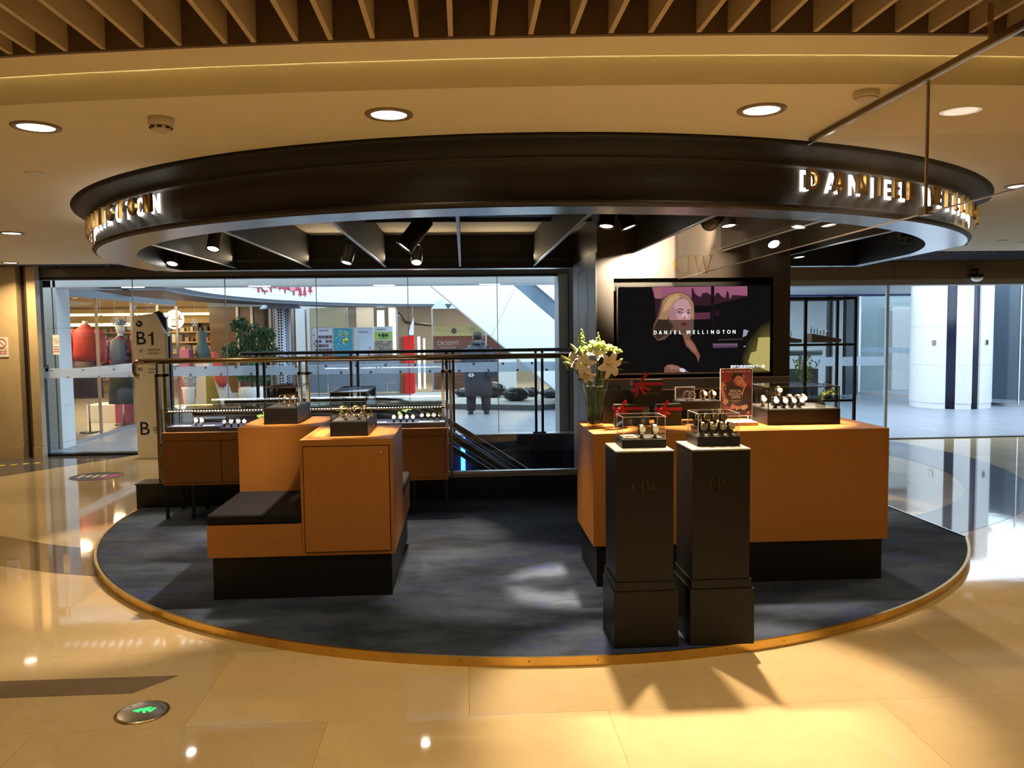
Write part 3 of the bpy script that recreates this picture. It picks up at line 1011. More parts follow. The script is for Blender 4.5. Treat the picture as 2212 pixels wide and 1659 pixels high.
# column with the screen ----------------------------------------------
M_colm = pbr('brown_black_panel', (0.055, 0.048, 0.043), 0.36, noise=.06, nscale=3)
cl = root('display_column', (1.88, 7.26, 0), 'dark square kiosk column carrying the television and gold monogram', 'column')
b = MB()
X0, X1, YF, YB = 1.085, 2.682, 6.57, 7.93
NX0, NX1, NZ0, NZ1, ND = 1.22, 2.541, 1.243, 2.055, .13
b.box(X0, X1, YF + ND, YB, .05, 2.568)
b.box(X0, NX0, YF, YF + ND, .05, 2.568)
b.box(NX1, X1, YF, YF + ND, .05, 2.568)
b.box(NX0, NX1, YF, YF + ND, NZ1, 2.568)
b.box(NX0, NX1, YF, YF + ND, .05, NZ0)
b.build('column_shell', M_colm, cl)
MB().box(NX0 + .001, NX1 - .001, YF + ND - .006, YF + ND - .001, NZ0, NZ1).build('niche_back', M_dark, cl)
# flush door and grille on the left flank
M_flank = pbr('flank_panel', (0.20, 0.215, 0.24), 0.42, noise=.05)
MB().box(X0 - .012, X0 - .001, YF + .002, YB - .002, .05, 2.27).build('flank_panel', M_flank, cl)
for (y0, y1, z0, z1) in ((7.0, 7.006, .3, 2.17), (7.55, 7.556, .3, 2.17), (7.0, 7.556, 2.165, 2.171), (7.12, 7.125, .6, 1.78)):
    MB().box(X0 - .0135, X0 - .0125, y0, y1, z0, z1).build('door_groove', M_dark, cl)
# stainless lines and lighter band below the screen
M_band = pbr('grey_band', (0.20, 0.19, 0.19), 0.4, noise=.05)
MB().box(X0, X1, YF - .012, YF - .001, 1.155, 1.235).build('band_panel', M_band, cl)
MB().box(X0, X1, YF - .02, YF - .001, 1.2355, 1.245).build('band_trim', M_steel, cl)
MB().box(X0, X1, YF - .02, YF - .001, 1.145, 1.1545).build('band_trim', M_steel, cl)

def serif_dw(b, M, s):
    """mirrored D back to back with a W, unit height 1, about 2.2 wide"""
    P = []
    # mirrored D: thin stem with serifs on the right, swelling bowl on the left
    P.append(rect(.78, .93, .03, .97)); P.append(rect(.66, 1.0, 0, .03)); P.append(rect(.66, 1.0, .97, 1))
    n = 18
    for i in range(n):
        t0, t1 = [math.radians(90 + 180 * k / n) for k in (i, i + 1)]
        w0, w1 = [.03 + .13 * abs(math.cos(t)) for t in (t0, t1)]
        f = lambda t, w: (.62 + (.62 - w) * math.cos(t), .5 + (.5 - w * .35) * math.sin(t))
        P.append([f(t1, w1), f(t0, w0), (.62 + .62 * math.cos(t0), .5 + .5 * math.sin(t0)), (.62 + .62 * math.cos(t1), .5 + .5 * math.sin(t1))][::-1])
    P.append(rect(.60, .80, 0, .03)); P.append(rect(.60, .80, .97, 1))
    x = 1.08
    P.append([(x + .36, 0), (x + .42, 0), (x + .24, .97), (x + .08, .97)])
    P.append([(x + .36, 0), (x + .42, 0), (x + .70, .97), (x + .64, .97)])
    P.append([(x + .80, 0), (x + .86, 0), (x + .68, .97), (x + .52, .97)])
    P.append([(x + .80, 0), (x + .86, 0), (x + 1.14, .97), (x + 1.08, .97)])
    for x0, x1 in ((0, .32), (.44, .80), (.98, 1.24)):
        P.append(rect(x + x0, x + x1, .97, 1))
    for p in P:
        b.prism([(u * s, v * s) for u, v in p], 0, .012 if s > .1 else .003, M=M)
b = MB()
m = Matrix.Translation((1.708, YF - .001, 2.093)) @ Matrix.Rotation(PI / 2, 4, 'X')
serif_dw(b, m, .142)
b.build('monogram', M_gold, cl)['label'] = 'gold mirrored D and W monogram'

# television ----------------------------------------------------------
tv = root('television', (1.873, 6.58, 1.275), 'large flat television showing a blonde woman with brand lettering', 'television')
MB().box(1.236, 2.512, 6.54, 6.59, 1.275, 1.992).build('bezel', pbr('tv_bezel', (0.03, 0.027, 0.025), 0.25, 0.3, noise=.05), tv, bevel=.003)
MB().box(1.236, 2.512, 6.536, 6.5395, 1.275, 1.288).build('lower_trim', pbr('tv_trim', (0.40, 0.36, 0.32), 0.3, 0.9, noise=.05), tv)
def scr(cx, cy):
    u = (cx - 125) / 1960.; v = (cy - (195 - 45 * u)) / 1105.
    return (1.2395 + u * 1.27, 1.988 - v * .70)
SCM = []
b = MB()
def emi(c, s=1.0):
    SCM.append(glow('screen_%d' % len(SCM), c, s)); return len(SCM) - 1
_lay = [0]
def shape(pts, c, s=1.0):
    _lay[0] += 1
    y = 6.5388 - .00005 * _lay[0]
    i = emi(c, s)
    q = [scr(*p) for p in pts]
    b.face([(x, y, z) for x, z in q], i)
def oval(cx, cy, rx, ry, rot=0, n=20):
    r = math.radians(rot)
    return [(cx + rx * math.cos(2 * PI * k / n) * math.cos(r) - ry * math.sin(2 * PI * k / n) * math.sin(r),
             cy + rx * math.cos(2 * PI * k / n) * math.sin(r) + ry * math.sin(2 * PI * k / n) * math.cos(r)) for k in range(n)]
shape([(140, 200), (2075, 155), (2075, 1262), (140, 1300)], (.006, .005, .005))
shape([(560, 195), (1780, 165), (1780, 300), (1300, 420), (1110, 420), (620, 700), (600, 300)], (.035, .012, .02))
shape([(570, 195), (1780, 165), (1780, 290), (1590, 280), (1560, 335), (1535, 240), (1520, 225), (1500, 320), (1450, 300), (1420, 260), (1385, 255), (1355, 310), (1270, 255), (1205, 265), (1190, 310), (1150, 300), (1105, 260), (1090, 200), (1070, 205), (1070, 330), (600, 330)], (.30, .095, .17))
shape([(600, 200), (690, 200), (690, 340), (610, 340)], (.33, .12, .13))
shape([(1315, 172), (1358, 172), (1358, 640), (1315, 640)], (.012, .006, .01))
shape([(1110, 515), (1305, 505), (1305, 590), (1110, 600)], (.10, .03, .055))
shape([(1370, 480), (1430, 478), (1430, 555), (1370, 555)], (.02, .009, .012))
# hair mass, face, features
shape([(880, 252), (770, 280), (690, 350), (665, 450), (640, 560), (585, 680), (575, 800), (640, 880), (730, 860), (830, 760), (960, 800), (1030, 860), (1100, 760), (1095, 620), (1112, 560), (1100, 400), (1050, 300), (970, 255)], (.12, .062, .04))
shape([(880, 262), (775, 290), (705, 370), (680, 500), (650, 600), (760, 610), (800, 480), (870, 380), (930, 330), (1000, 340), (1060, 420), (1070, 600), (1105, 600), (1092, 400), (1040, 310), (960, 265)], (.34, .19, .10))
shape([(890, 275), (790, 320), (730, 420), (700, 510), (780, 470), (850, 370), (930, 310)], (.50, .30, .16))
shape([(895, 350), (960, 335), (1020, 355), (1060, 430), (1068, 560), (1040, 640), (990, 715), (940, 732), (870, 690), (800, 610), (775, 540), (800, 470), (850, 400)], (.50, .27, .29))
shape([(805, 470), (845, 420), (870, 520), (890, 600), (780, 600), (775, 540)], (.36, .17, .19))
shape(oval(985, 555, 40, 40), (.66, .40, .44))
shape([(780, 606), (1070, 606), (1040, 650), (990, 717), (940, 733), (870, 692)], (.14, .065, .05))
shape([(655, 606), (770, 606), (840, 690), (760, 800), (640, 860), (590, 780), (600, 690)], (.035, .022, .016))
shape([(1060, 606), (1100, 606), (1095, 720), (1040, 760), (1020, 690)], (.13, .07, .05))
shape([(870, 482), (920, 458), (970, 475), (970, 487), (915, 470), (872, 492)], (.07, .025, .025))
shape([(1010, 482), (1050, 470), (1062, 480), (1015, 492)], (.07, .025, .025))
shape(oval(922, 512, 40, 17, 6), (.05, .025, .035)); shape(oval(922, 513, 26, 11), (.42, .36, .48)); shape(oval(918, 512, 11, 11), (.04, .03, .09))
shape(oval(1035, 515, 26, 16, -4), (.05, .025, .035)); shape(oval(1036, 516, 17, 10), (.42, .36, .48)); shape(oval(1032, 515, 9, 10), (.04, .03, .09))
shape([(985, 540), (1000, 590), (995, 608), (960, 608), (950, 595)], (.40, .19, .21))
shape([(930, 655), (970, 640), (1010, 650), (1000, 675), (965, 688), (938, 672)], (.10, .02, .022))
# plait, sleeve, arm and wrist watch
shape([(950, 780), (1010, 770), (1060, 850), (1115, 920), (1140, 980), (1180, 1060), (1160, 1150), (1130, 1070), (1070, 1010), (1000, 940), (970, 850)], (.20, .085, .06))
shape([(990, 860), (1060, 880), (1110, 960), (1150, 1040), (1090, 1000), (1020, 930)], (.31, .13, .095))
shape([(720, 1283), (725, 1220), (760, 1185), (820, 1178), (890, 1195), (980, 1240), (1050, 1278)], (.20, .085, .06))
shape([(760, 1200), (820, 1182), (900, 1205), (930, 1240), (800, 1240)], (.31, .14, .10))
shape(oval(955, 1252, 42, 24, 15), (.55, .58, .70))
# desk things and the glowing lamp
shape([(1340, 905), (1660, 900), (1662, 955), (1345, 965)], (.15, .085, .13))
shape([(1345, 935), (1662, 928), (1662, 955), (1345, 965)], (.08, .04, .09))
shape([(1735, 718), (1800, 735), (1770, 800), (1722, 822)], (.32, .31, .38))
shape([(1410, 850), (1720, 835), (1722, 850), (1412, 866)], (.05, .04, .05))
shape([(1735, 930), (1795, 925), (1795, 945), (1735, 948)], (.25, .24, .34))
for k in [.33 * j for j in range(16)]:
    shape([(2073, 600 + 48 * k), (1960 + 10 * k, 650 + 42 * k), (1780 + 28 * k, 880 + 30 * k), (1710 + 32 * k, 1080 + 12 * k), (1720 + 26 * k, 1262), (2073, 1262)], (.012 + .024 * k, .010 + .020 * k, .006 + .005 * k))
shape([(1925, 822), (2075, 815), (2073, 1260), (1900, 1190), (1795, 1145), (1830, 1020), (1900, 1000)], (.46, .38, .125))
b.build('screen_picture', SCM, tv)
for i, (ch, cx) in enumerate(zip('DANIELWELLINGTON', (610, 673, 740, 804, 860, 925, 1030, 1100, 1160, 1217, 1272, 1335, 1408, 1478, 1545, 1612))):
    x, z = scr(cx, 772 - .02 * (cx - 610) )
    gb = MB(); glyph(gb, ch, .030, .0006, Matrix.Translation((x, 6.5355, z - .015)) @ Matrix.Rotation(PI / 2, 4, 'X'))
    gb.build('screen_letter', glow('screen_text', (.85, .93, 1), 1.3), tv)
x, z = scr(1790, 1200)
text('screen_caption', '即将为您自动播放下一集', .026, glow('screen_text', (.85, .93, 1), 1.3), tv, (x, 6.5350, z), extrude=.0002, bold=.0006)

# wooden counter --------------------------------------------------------
ct = root('counter', (1.71, 5.26, .05), 'long oak-veneer sales counter on a recessed black plinth', 'counter')
MB().box(.780, 2.645, 4.905, 5.615, .31, 1.011).build('counter_body', M_wood, ct, bevel=.003)
MB().box(.805, 2.622, 4.932, 5.59, .05, .31).build('plinth', M_black, ct)

# pedestals -------------------------------------------------------------
for (x0, x1, y0, y1, lab) in ((.744, 1.034, 3.962, 4.262, 'black square display pedestal, the left one, with faint monogram'),
                              (1.131, 1.424, 3.965, 4.277, 'black square display pedestal, the right one, with faint monogram')):
    o = root('display_pedestal', ((x0 + x1) / 2, (y0 + y1) / 2, .05), lab, 'pedestal', 'pair of black display pedestals')
    MB().box(x0, x1, y0, y1, .384, 1.036).build('shaft', M_black, o, bevel=.002)
    MB().box(x0 - .007, x1 + .010, y0 - .006, y1 + .008, .338, .383).build('step', M_black, o, bevel=.002)
    MB().box(x0 - .014, x1 + .022, y0 - .014, y1 + .016, .05, .337).build('foot', M_black, o, bevel=.003)
    MB().box(x0 - .002, x1 + .002, y0 - .002, y1 + .002, 1.0365, 1.045).build('top_plate', pbr('pedestal_top', (0.30, 0.28, 0.25), 0.4, noise=.1), o, bevel=.0015)
    b = MB(); serif_dw(b, Matrix.Translation(((x0 + x1) / 2 - .066, y0 - .0002, .838)) @ Matrix.Rotation(PI / 2, 4, 'X'), .060)
    b.build('monogram', pbr('dark_gold', (0.10, 0.085, 0.05), 0.2, 1.0, noise=.1), o)

# bench island -----------------------------------------------------------
il = root('seating_island', (-.985, 5.6, .05), 'pinwheel island of two oak display boxes and black cushioned seats on a black plinth', 'display bench')
MB().box(-.9845, -.432, 4.878, 5.609, .31, 1.011).build('near_box', M_woodv, il, bevel=.003)
MB().box(-1.543, -.9855, 5.611, 6.26, .31, 1.011).build('far_box', M_woodv, il, bevel=.003)
MB().box(-1.543, -.986, 4.880, 5.608, .31, .507).build('seat_box', M_wood, il, bevel=.002)
MB().box(-.984, -.432, 5.612, 6.26, .31, .507).build('seat_box', M_wood, il, bevel=.002)
M_cush = pbr('cushion_fabric', (0.010, 0.010, 0.016), 0.8, spec=0.2, noise=.25, nscale=300, bump=.15)
for (x0, x1, y0, y1) in ((-1.546, -.988, 4.876, 5.606), (-.982, -.428, 5.614, 6.264)):
    MB().box(x0, x1, y0, y1, .508, .572).build('cushion', M_cush, il, bevel=.018, seg=4)
MB().box(-1.52, -.455, 4.902, 6.238, .05, .309).build('plinth', M_black, il)
d = MB().box(-.962, -.458, 4.868, 4.8775, .335, .968).build('cabinet_door', M_woodv, il, bevel=.0015)
for (x0, x1, z0, z1) in ((-.967, -.963, .33, .973), (-.457, -.453, .33, .973), (-.967, -.453, .9685, .9725), (-.967, -.453, .3305, .3345)):
    MB().box(x0, x1, 4.8745, 4.8785, z0, z1).build('door_gap', M_dark, il)
MB().lathe([(.011, 0), (.011, .006), (.007, .009), (.002, .0095)], 16, M=Matrix.Translation((-.503, 4.868, .932)) @ Matrix.Rotation(PI / 2, 4, 'X')).build('lock', M_gold, d)
b = MB()
for (x0, x1, y0, y1) in ((-.90, -.52, 4.95, 4.953), (-.90, -.52, 5.56, 5.563), (-.90, -.897, 4.95, 5.563), (-.523, -.52, 4.95, 5.563)):
    b.box(x0, x1, y0, y1, 1.0112, 1.0118)
b.build('top_inlay_line', pbr('wood_line', (0.22, 0.085, 0.02), 0.5, noise=.1), il)

# glass-topped showcase at the back ---------------------------------------
sh = root('glass_showcase', (-1.38, 7.32, .05), 'low oak showcase cabinet with a glass display top on thin black legs', 'showcase')
SX0, SX1, SY0, SY1, SZ0, SZ1 = -2.597, -.152, 7.10, 7.56, .345, .803
MB().box(SX0, SX1, SY0, SY1, SZ0, SZ1).build('cabinet_body', M_wood, sh, bevel=.003)
for (x0, x1, lx) in ((-2.57, -2.10, -2.145), (-2.094, -1.62, -2.05), (-1.61, -1.14, -1.57), (-1.13, -.66, -.71), (-.655, -.178, -.6)):
    d = MB().box(x0, x1, 7.091, 7.0995, .372, .73).build('cabinet_door', M_wood, sh, bevel=.0015)
    MB().box(x0 - .003, x1 + .003, 7.0975, 7.101, .369, .733).build('door_gap', M_dark, sh)
    MB().lathe([(.010, 0), (.010, .008), (.004, .012)], 14, M=Matrix.Translation((lx, 7.091, .705)) @ Matrix.Rotation(PI / 2, 4, 'X')).build('lock', M_gold, d)
for x in (SX0 + .02, SX0 + .24, SX1 - .02, SX1 - .3):
    for y in (7.13, 7.52):
        MB().box(x - .012, x + .012, y - .012, y + .012, .05, SZ0).build('leg', M_blackmetal, sh)
GZ = 1.008
for nm, bx in (('front_glass', (SX0, SX1, SY0, SY0 + .008, SZ1, GZ - .008)), ('rear_glass', (SX0, SX1, SY1 - .008, SY1, SZ1, GZ - .008)),
               ('side_glass', (SX0, SX0 + .008, SY0 + .008, SY1 - .008, SZ1, GZ - .008)), ('side_glass', (SX1 - .008, SX1, SY0 + .008, SY1 - .008, SZ1, GZ - .008)),
               ('top_glass', (SX0, SX1, SY0, SY1, GZ - .008, GZ))):
    MB().box(*bx).build(nm, M_glassg, sh)
for y in (SY0 + .004, SY1 - .004):
    MB().box(SX0, SX1, y - .003, y + .003, GZ - .0005, GZ + .0012).build('glass_edge', M_edge, sh)
MB().tube([(SX0 + .02, SY0 + .03, GZ - .03), (SX1 - .02, SY0 + .03, GZ - .03)], .007, 8).build('light_tube', M_bronze, sh)
for x in (SX0 + .03, SX1 - .03):
    MB().box(x - .006, x + .006, SY1 - .03, SY1 - .018, SZ1, GZ - .01).build('corner_post', M_steel, sh)
b = MB()
for (z, y) in ((.986, SY0 + .035),):
    for k in range(96):
        x = SX0 + .06 + k * .0245
        b.box(x - .004, x + .004, y - .003, y + .003, z - .003, z + .003)
stuff(b.build('led_dots', glow('led_dot', (.85, .95, 1.0), 12), sh))
lamp('showcase_lamp', 'AREA', ((SX0 + SX1) / 2, SY0 + .08, .99), 11, (.92, .96, 1.0), 2.3, ((SX0 + SX1) / 2, SY0 + .25, .8), size_y=.03)
M_tray = pbr('navy_tray', (0.045, 0.045, 0.085), 0.6, noise=.1)
for (x0, x1, y0, z1) in ((-2.575, -2.12, 7.15, .848), (-2.11, -1.62, 7.13, .835), (-1.55, -.84, 7.15, .84), (-.80, -.17, 7.14, .848)):
    MB().box(x0, x1, y0, 7.50, SZ1 + .001, z1).build('display_tray', M_tray, sh, bevel=.003)
for (x0, x1, z) in ((-2.52, -2.38, .849), (-2.27, -2.18, .849), (-.78, -.69, .849), (-.40, -.28, .849), (-.22, -.18, .849)):
    MB().box(x0, x1, 7.17, 7.23, z, z + .003).build('price_card', M_white, sh)
# ================================================================== THINGS ON THE KIOSK
def blocks(name, n, x, y, z, pitch, h, m, parent):
    """a line of print too small to read: n little marks in a row facing the viewer"""
    b = MB()
    for i in range(n):
        hh = h * (.7 + .3 * ((i * 7) % 3) / 2)
        b.box(x + i * pitch, x + i * pitch + pitch * .72, y - .0003, y + .0002, z - hh / 2, z + hh / 2)
    return stuff(b.build(name, m, parent))
# glass cases -------------------------------------------------------
M_frame = pbr('case_frame', (0.01, 0.009, 0.009), 0.4, noise=.1)
M_acr = clear('acrylic', (0.98, 0.98, 0.96), 0.05, 0.85)
M_acredge = pbr('acrylic_edge', (0.72, 0.66, 0.58), 0.15, noise=.05)
M_insert = pbr('case_insert', (0.03, 0.03, 0.035), 0.5, noise=.1)
def case(label, x0, x1, y0, y1, z0, hb, zt, framed, lock=None, group=None, tray=None):
    o = root('display_case', ((x0 + x1) / 2, (y0 + y1) / 2, z0), label, 'display case', group)
    zb = z0 + hb
    MB().box(x0, x1, y0, y1, z0, zb).build('base', M_black, o, bevel=.002)
    i = .004
    t = .004
    X0, X1, Y0, Y1 = x0 + i, x1 - i, y0 + i, y1 - i
    mg = M_acr if not framed else M_glass
    for nm, bx in (('front_pane', (X0, X1, Y0, Y0 + t, zb, zt - t)), ('rear_pane', (X0, X1, Y1 - t, Y1, zb, zt - t)), ('side_pane', (X0, X0 + t, Y0 + t, Y1 - t, zb, zt - t)),
                   ('side_pane', (X1 - t, X1, Y0 + t, Y1 - t, zb, zt - t)), ('top_pane', (X0, X1, Y0, Y1, zt - t, zt))):
        MB().box(*bx).build(nm, mg, o)
    w = .0055 if framed else .0022
    mf = M_frame if framed else M_acredge
    for (x, y) in ((X0, Y0), (X1, Y0), (X0, Y1), (X1, Y1)):
        if framed and y == Y1:
            ww = .003
        else:
            ww = w
        sxn = 1 if x == X0 else -1
        syn = 1 if y == Y0 else -1
        MB().box(min(x, x + sxn * ww), max(x, x + sxn * ww), min(y - .0005 * syn, y + syn * ww), max(y - .0005 * syn, y + syn * ww), zb, zt - .0002).build('corner_post', mf, o)
    for (a, c) in (((X0, Y0), (X1, Y0)), ((X0, Y1), (X1, Y1)), ((X0, Y0), (X0, Y1)), ((X1, Y0), (X1, Y1))):
        MB().bar((*a, zt - w / 2 + .0008), (*c, zt - w / 2 + .0008), w * 1.02, w).build('edge_strip', mf, o)
    MB().box(X0 + .008, X1 - .008, Y0 + .008, Y1 - .008, zb + .0002, zb + .004).build('insert', M_insert, o)
    if lock:
        MB().lathe([(.008, 0), (.008, .006), (.003, .009)], 14, M=Matrix.Translation((x1, lock, z0 + hb * .42)) @ Matrix.Rotation(PI / 2, 4, 'Y')).build('lock', M_gold, o)
        MB().box(x1 - .0005, x1 + .0006, y0 + .01, y1 - .01, z0 + .016, z0 + .0175).build('drawer_gap', M_dark, o)
    return o
case('black framed glass case with gold cuffs on the near oak box of the island', -.823, -.594, 5.01, 5.55, 1.0115, .088, 1.283, True, 5.28)
case('black framed glass case on the far oak box of the island', -1.396, -1.166, 5.74, 6.23, 1.0115, .112, 1.268, True, 5.98)
case('clear acrylic watch case with shallow black base on the left pedestal', .794, 1.022, 4.06, 4.24, 1.0455, .042, 1.203, False)
case('clear acrylic watch case with shallow black base on the right pedestal', 1.182, 1.404, 4.06, 4.262, 1.0455, .050, 1.213, False)
case('long black framed glass case of rose gold watches on the oak counter', 1.966, 2.452, 5.165, 5.60, 1.0115, .100, 1.258, True)

# watches --------------------------------------------------------------
M_dialw = pbr('white_dial', (0.82, 0.78, 0.72), 0.3, noise=.02)
M_dialk = pbr('black_dial', (0.012, 0.012, 0.014), 0.2, noise=.1)
M_leather = pbr('black_leather', (0.02, 0.017, 0.016), 0.45, noise=.2, nscale=120)
M_tan = pbr('pale_leather', (0.50, 0.38, 0.27), 0.5, noise=.15, nscale=120)
M_rose = pbr('rose_gold', (0.86, 0.55, 0.40), 0.18, 1.0, noise=.03)
M_mesh = pbr('mesh_strap', (0.66, 0.61, 0.52), 0.3, 1.0, noise=.2, nscale=400)
M_meshg = pbr('gold_mesh_strap', (0.78, 0.56, 0.30), 0.3, 1.0, noise=.2, nscale=400)
def watch_proto(name, strap, case_m, dial):
    o = root(name, (0, 0, 0), 'x', 'watch')
    b = MB()
    n = 28
    rr = []
    for i in range(n):
        t = 2 * PI * i / n
        cy, cz = .021 * math.cos(t), .036 + .029 * math.sin(t)
        ny, nz = math.cos(t) / .021, math.sin(t) / .029
        l = math.hypot(ny, nz); ny /= l; nz /= l
        w = .0085
        rr.append([(-w, cy, cz), (w, cy, cz), (w, cy + ny * .0028, cz + nz * .0028), (-w, cy + ny * .0028, cz + nz * .0028)])
    b.rings(rr, 0, False, True, False)
    b.build('strap', strap, o)
    M = Matrix.Translation((0, -.0215, .044)) @ Matrix.Rotation(math.radians(90 - 22), 4, 'X')
    b = MB()
    b.lathe([(.010, -.001), (.0165, .0), (.0180, .0025), (.0180, .005), (.0168, .0066), (.0155, .0064)], 24, M=M, cap=False)
    b.box(.0178, .021, -.0015, .0015, .002, .005, M=M)
    b.build('watch_case', case_m, o)
    d = MB().lathe([(.0003, .0063), (.0156, .0063), (.0156, .0058), (.0003, .0058)], 24, M=M, smooth=False).build('dial', dial, o)
    b = MB()
    b.box(-.0005, .0005, 0, .012, .0064, .0067, M=M @ Matrix.Rotation(.9, 4, 'Z'))
    b.box(-.0006, .0006, 0, .009, .0064, .0067, M=M @ Matrix.Rotation(-.9, 4, 'Z'))
    b.build('hands', case_m, d)
    b = MB()
    b.box(-.011, .011, -.012, .014, 0, .0035)
    b.box(-.0035, .0035, .000, .006, .0035, .055)
    b.box(-.006, .006, -.014, .012, .030, .034)
    b.build('stand', M_frame, o)
    return o
W_silver = watch_proto('wrist_watch', M_mesh, M_silver, M_dialw)
W_black = watch_proto('wrist_watch', M_leather, M_gold, M_dialk)
W_pale = watch_proto('wrist_watch', M_tan, M_rose, M_dialw)
W_rose = watch_proto('wrist_watch', M_leather, M_rose, M_dialw)
W_roseme = watch_proto('wrist_watch', M_meshg, M_rose, M_dialw)
zL = 1.0455 + .0462
for x, y, lab in ((.900, 4.10, 'left'), (.968, 4.10, 'right')):
    place(W_silver, USED, (x, y, zL), .12, 'champagne mesh-strap watch, %s one of the pair in the left pedestal case' % lab, 'watches in the left pedestal case')
MB_ = MB().box(.806, .880, 4.08, 4.20, zL, zL + .004)
tag(MB_.build('info_card', pbr('cream_card', (0.62, 0.55, 0.44), 0.5, noise=.04)), 'cream card with dark panel lying in the left pedestal case', 'card')
tag(MB().box(.816, .868, 4.09, 4.15, zL + .0042, zL + .0050).build('info_card', pbr('brown_card', (0.05, 0.035, 0.03), 0.5, noise=.1)), 'small dark brown card on the cream card in the left pedestal case', 'card')
zR = 1.0455 + .0542
for i, x in enumerate((1.216, 1.264, 1.316, 1.362)):
    place(W_black, USED, (x, 4.10, zR), .16, '%s black-dial leather watch from the left, front row of the right pedestal case' % ORD[i], 'watches in the right pedestal case')
tag(MB().box(1.20, 1.388, 4.175, 4.245, zR, zR + .036).build('watch_riser', M_insert, bevel=.002), 'low dark riser block inside the right pedestal case', 'riser')
for i, x in enumerate((1.216, 1.264, 1.310, 1.356)):
    place(W_black, USED, (x, 4.205, zR + .0364), .16, '%s black-dial watch from the left, raised rear row of the right pedestal case' % ORD[i], 'watches in the right pedestal case')
# the long case
zC = 1.0115 + .1045
row = [(2.005, 5.36, .0), (2.045, 5.24, -.1), (2.098, 5.235, .1), (2.152, 5.235, .25), (2.205, 5.24, .3)]
for i, (x, y, r) in enumerate(row):
    place(W_rose if i != 0 else W_roseme, USED, (x, y, zC), r, '%s round white-dial rose gold watch from the left, front row of the long counter case' % ORD[i], 'watches in the long counter case', 1.12)
for i, (x, y, r) in enumerate([(2.205, 5.40, .1), (2.250, 5.37, .2), (2.298, 5.40, .1)]):
    place(W_pale, USED, (x, y, zC), r, '%s pale-strap watch from the left, rear row of the long counter case' % ORD[i], 'watches in the long counter case', 1.12)
tag(MB().box(2.09, 2.15, 5.37, 5.43, zC, zC + .058).build('watch_riser', M_insert, bevel=.002), 'tall dark riser block inside the long counter case', 'riser')
place(W_roseme, USED, (2.120, 5.39, zC + .0584), .15, 'white-dial rose gold watch standing highest in the long counter case', 'watches in the long counter case', 1.12)
# showcase at the back
zS = .8485
for i, (x, w) in enumerate(((-2.345, W_pale), (-2.295, W_pale))):
    place(w, USED, (x, 7.22, zS), .5, 'white-dial pale-strap watch, %s of two at the left end of the glass showcase' % ('left' if i == 0 else 'right'), 'watches in the glass showcase')
for i, (x, y) in enumerate(((-2.088, 7.19), (-2.050, 7.27), (-2.030, 7.19), (-1.990, 7.27), (-1.968, 7.19), (-1.925, 7.22))):
    place(W_rose, USED, (x, y, .8352), .2, '%s white-dial watch from the left on the second tray of the glass showcase' % ORD[i], 'watches in the glass showcase')
for i, (x, y) in enumerate(((-.625, 7.21), (-.565, 7.21), (-.512, 7.22), (-.458, 7.21))):
    place(W_rose, USED, (x, y, zS), .1, '%s big white-dial watch from the left on the right tray of the glass showcase' % ORD[i], 'watches in the glass showcase')
for i, x in enumerate((-.386, -.330, -.278, -.222)):
    place(W_black, USED, (x, 7.36, zS), .05, '%s black-dial watch from the left at the right end of the glass showcase' % ORD[i], 'watches in the glass showcase')

# bracelets ---------------------------------------------------------------
def cuff_proto(mat):
    o = root('cuff_bracelet', (0, 0, 0), 'x', 'bracelet')
    pts = []
    for i in range(25):
        t = math.radians(-72 + 324 * i / 24)
        pts.append((.030 * math.sin(t), 0, .036 - .027 * math.cos(t) * -1))
    b = MB(); b.tube([(p[0], -.006, p[2]) for p in pts], .0028, 8); b.tube([(p[0], .006, p[2]) for p in pts], .0028, 8)
    b.build('cuff', mat, o)
    b = MB(); b.box(-.010, .010, -.010, .010, 0, .004); b.box(-.004, .004, -.004, .004, .004, .012); b.box(-.008, .008, -.011, .011, .0085, .012)
    b.build('stand', M_frame, o)
    return o
def ring_proto(mat):
    o = root('bangle', (0, 0, 0), 'x', 'bracelet')
    b = MB(); b.tube([(.029 * math.cos(2 * PI * i / 24), 0, .033 + .029 * math.sin(2 * PI * i / 24)) for i in range(24)], .0030, 8, close=True)
    b.build('ring', mat, o)
    b = MB(); b.box(-.008, .008, -.006, .006, 0, .004); b.box(-.003, .003, -.003, .003, .004, .006)
    b.build('stand', M_frame, o)
    return o
C_gold = cuff_proto(M_gold)
R_rose = ring_proto(M_rose); R_steel = ring_proto(M_silver); R_dark = ring_proto(pbr('dark_steel', (0.10, 0.11, 0.14), 0.25, 1.0, noise=.1)); R_gold = ring_proto(M_gold)
zN = 1.0115 + .0925
for i, (x, y, r, lab) in enumerate(((-.735, 5.08, .35, 'front left'), (-.655, 5.09, .3, 'front right'), (-.775, 5.25, 1.0, 'rear left'), (-.690, 5.24, .4, 'middle of the rear row'), (-.630, 5.25, .3, 'rear right'))):
    place(C_gold, USED, (x, y, zN), r, 'open gold cuff bracelet, %s in the near island case' % lab, 'gold cuffs in the near island case', 1.15)
zF = 1.0115 + .1165
for i, (x, y, r, p) in enumerate(((-1.255, 5.83, .5, R_gold), (-1.205, 5.86, .5, R_gold), (-1.215, 5.92, .5, R_rose), (-1.330, 6.02, .9, R_rose), (-1.300, 6.06, .9, R_rose), (-1.270, 6.10, .9, R_rose))):
    place(p, USED, (x, y, zF), r, '%s copper-gold bangle from the front in the far island case' % ORD[i], 'bangles in the far island case', 1.1)

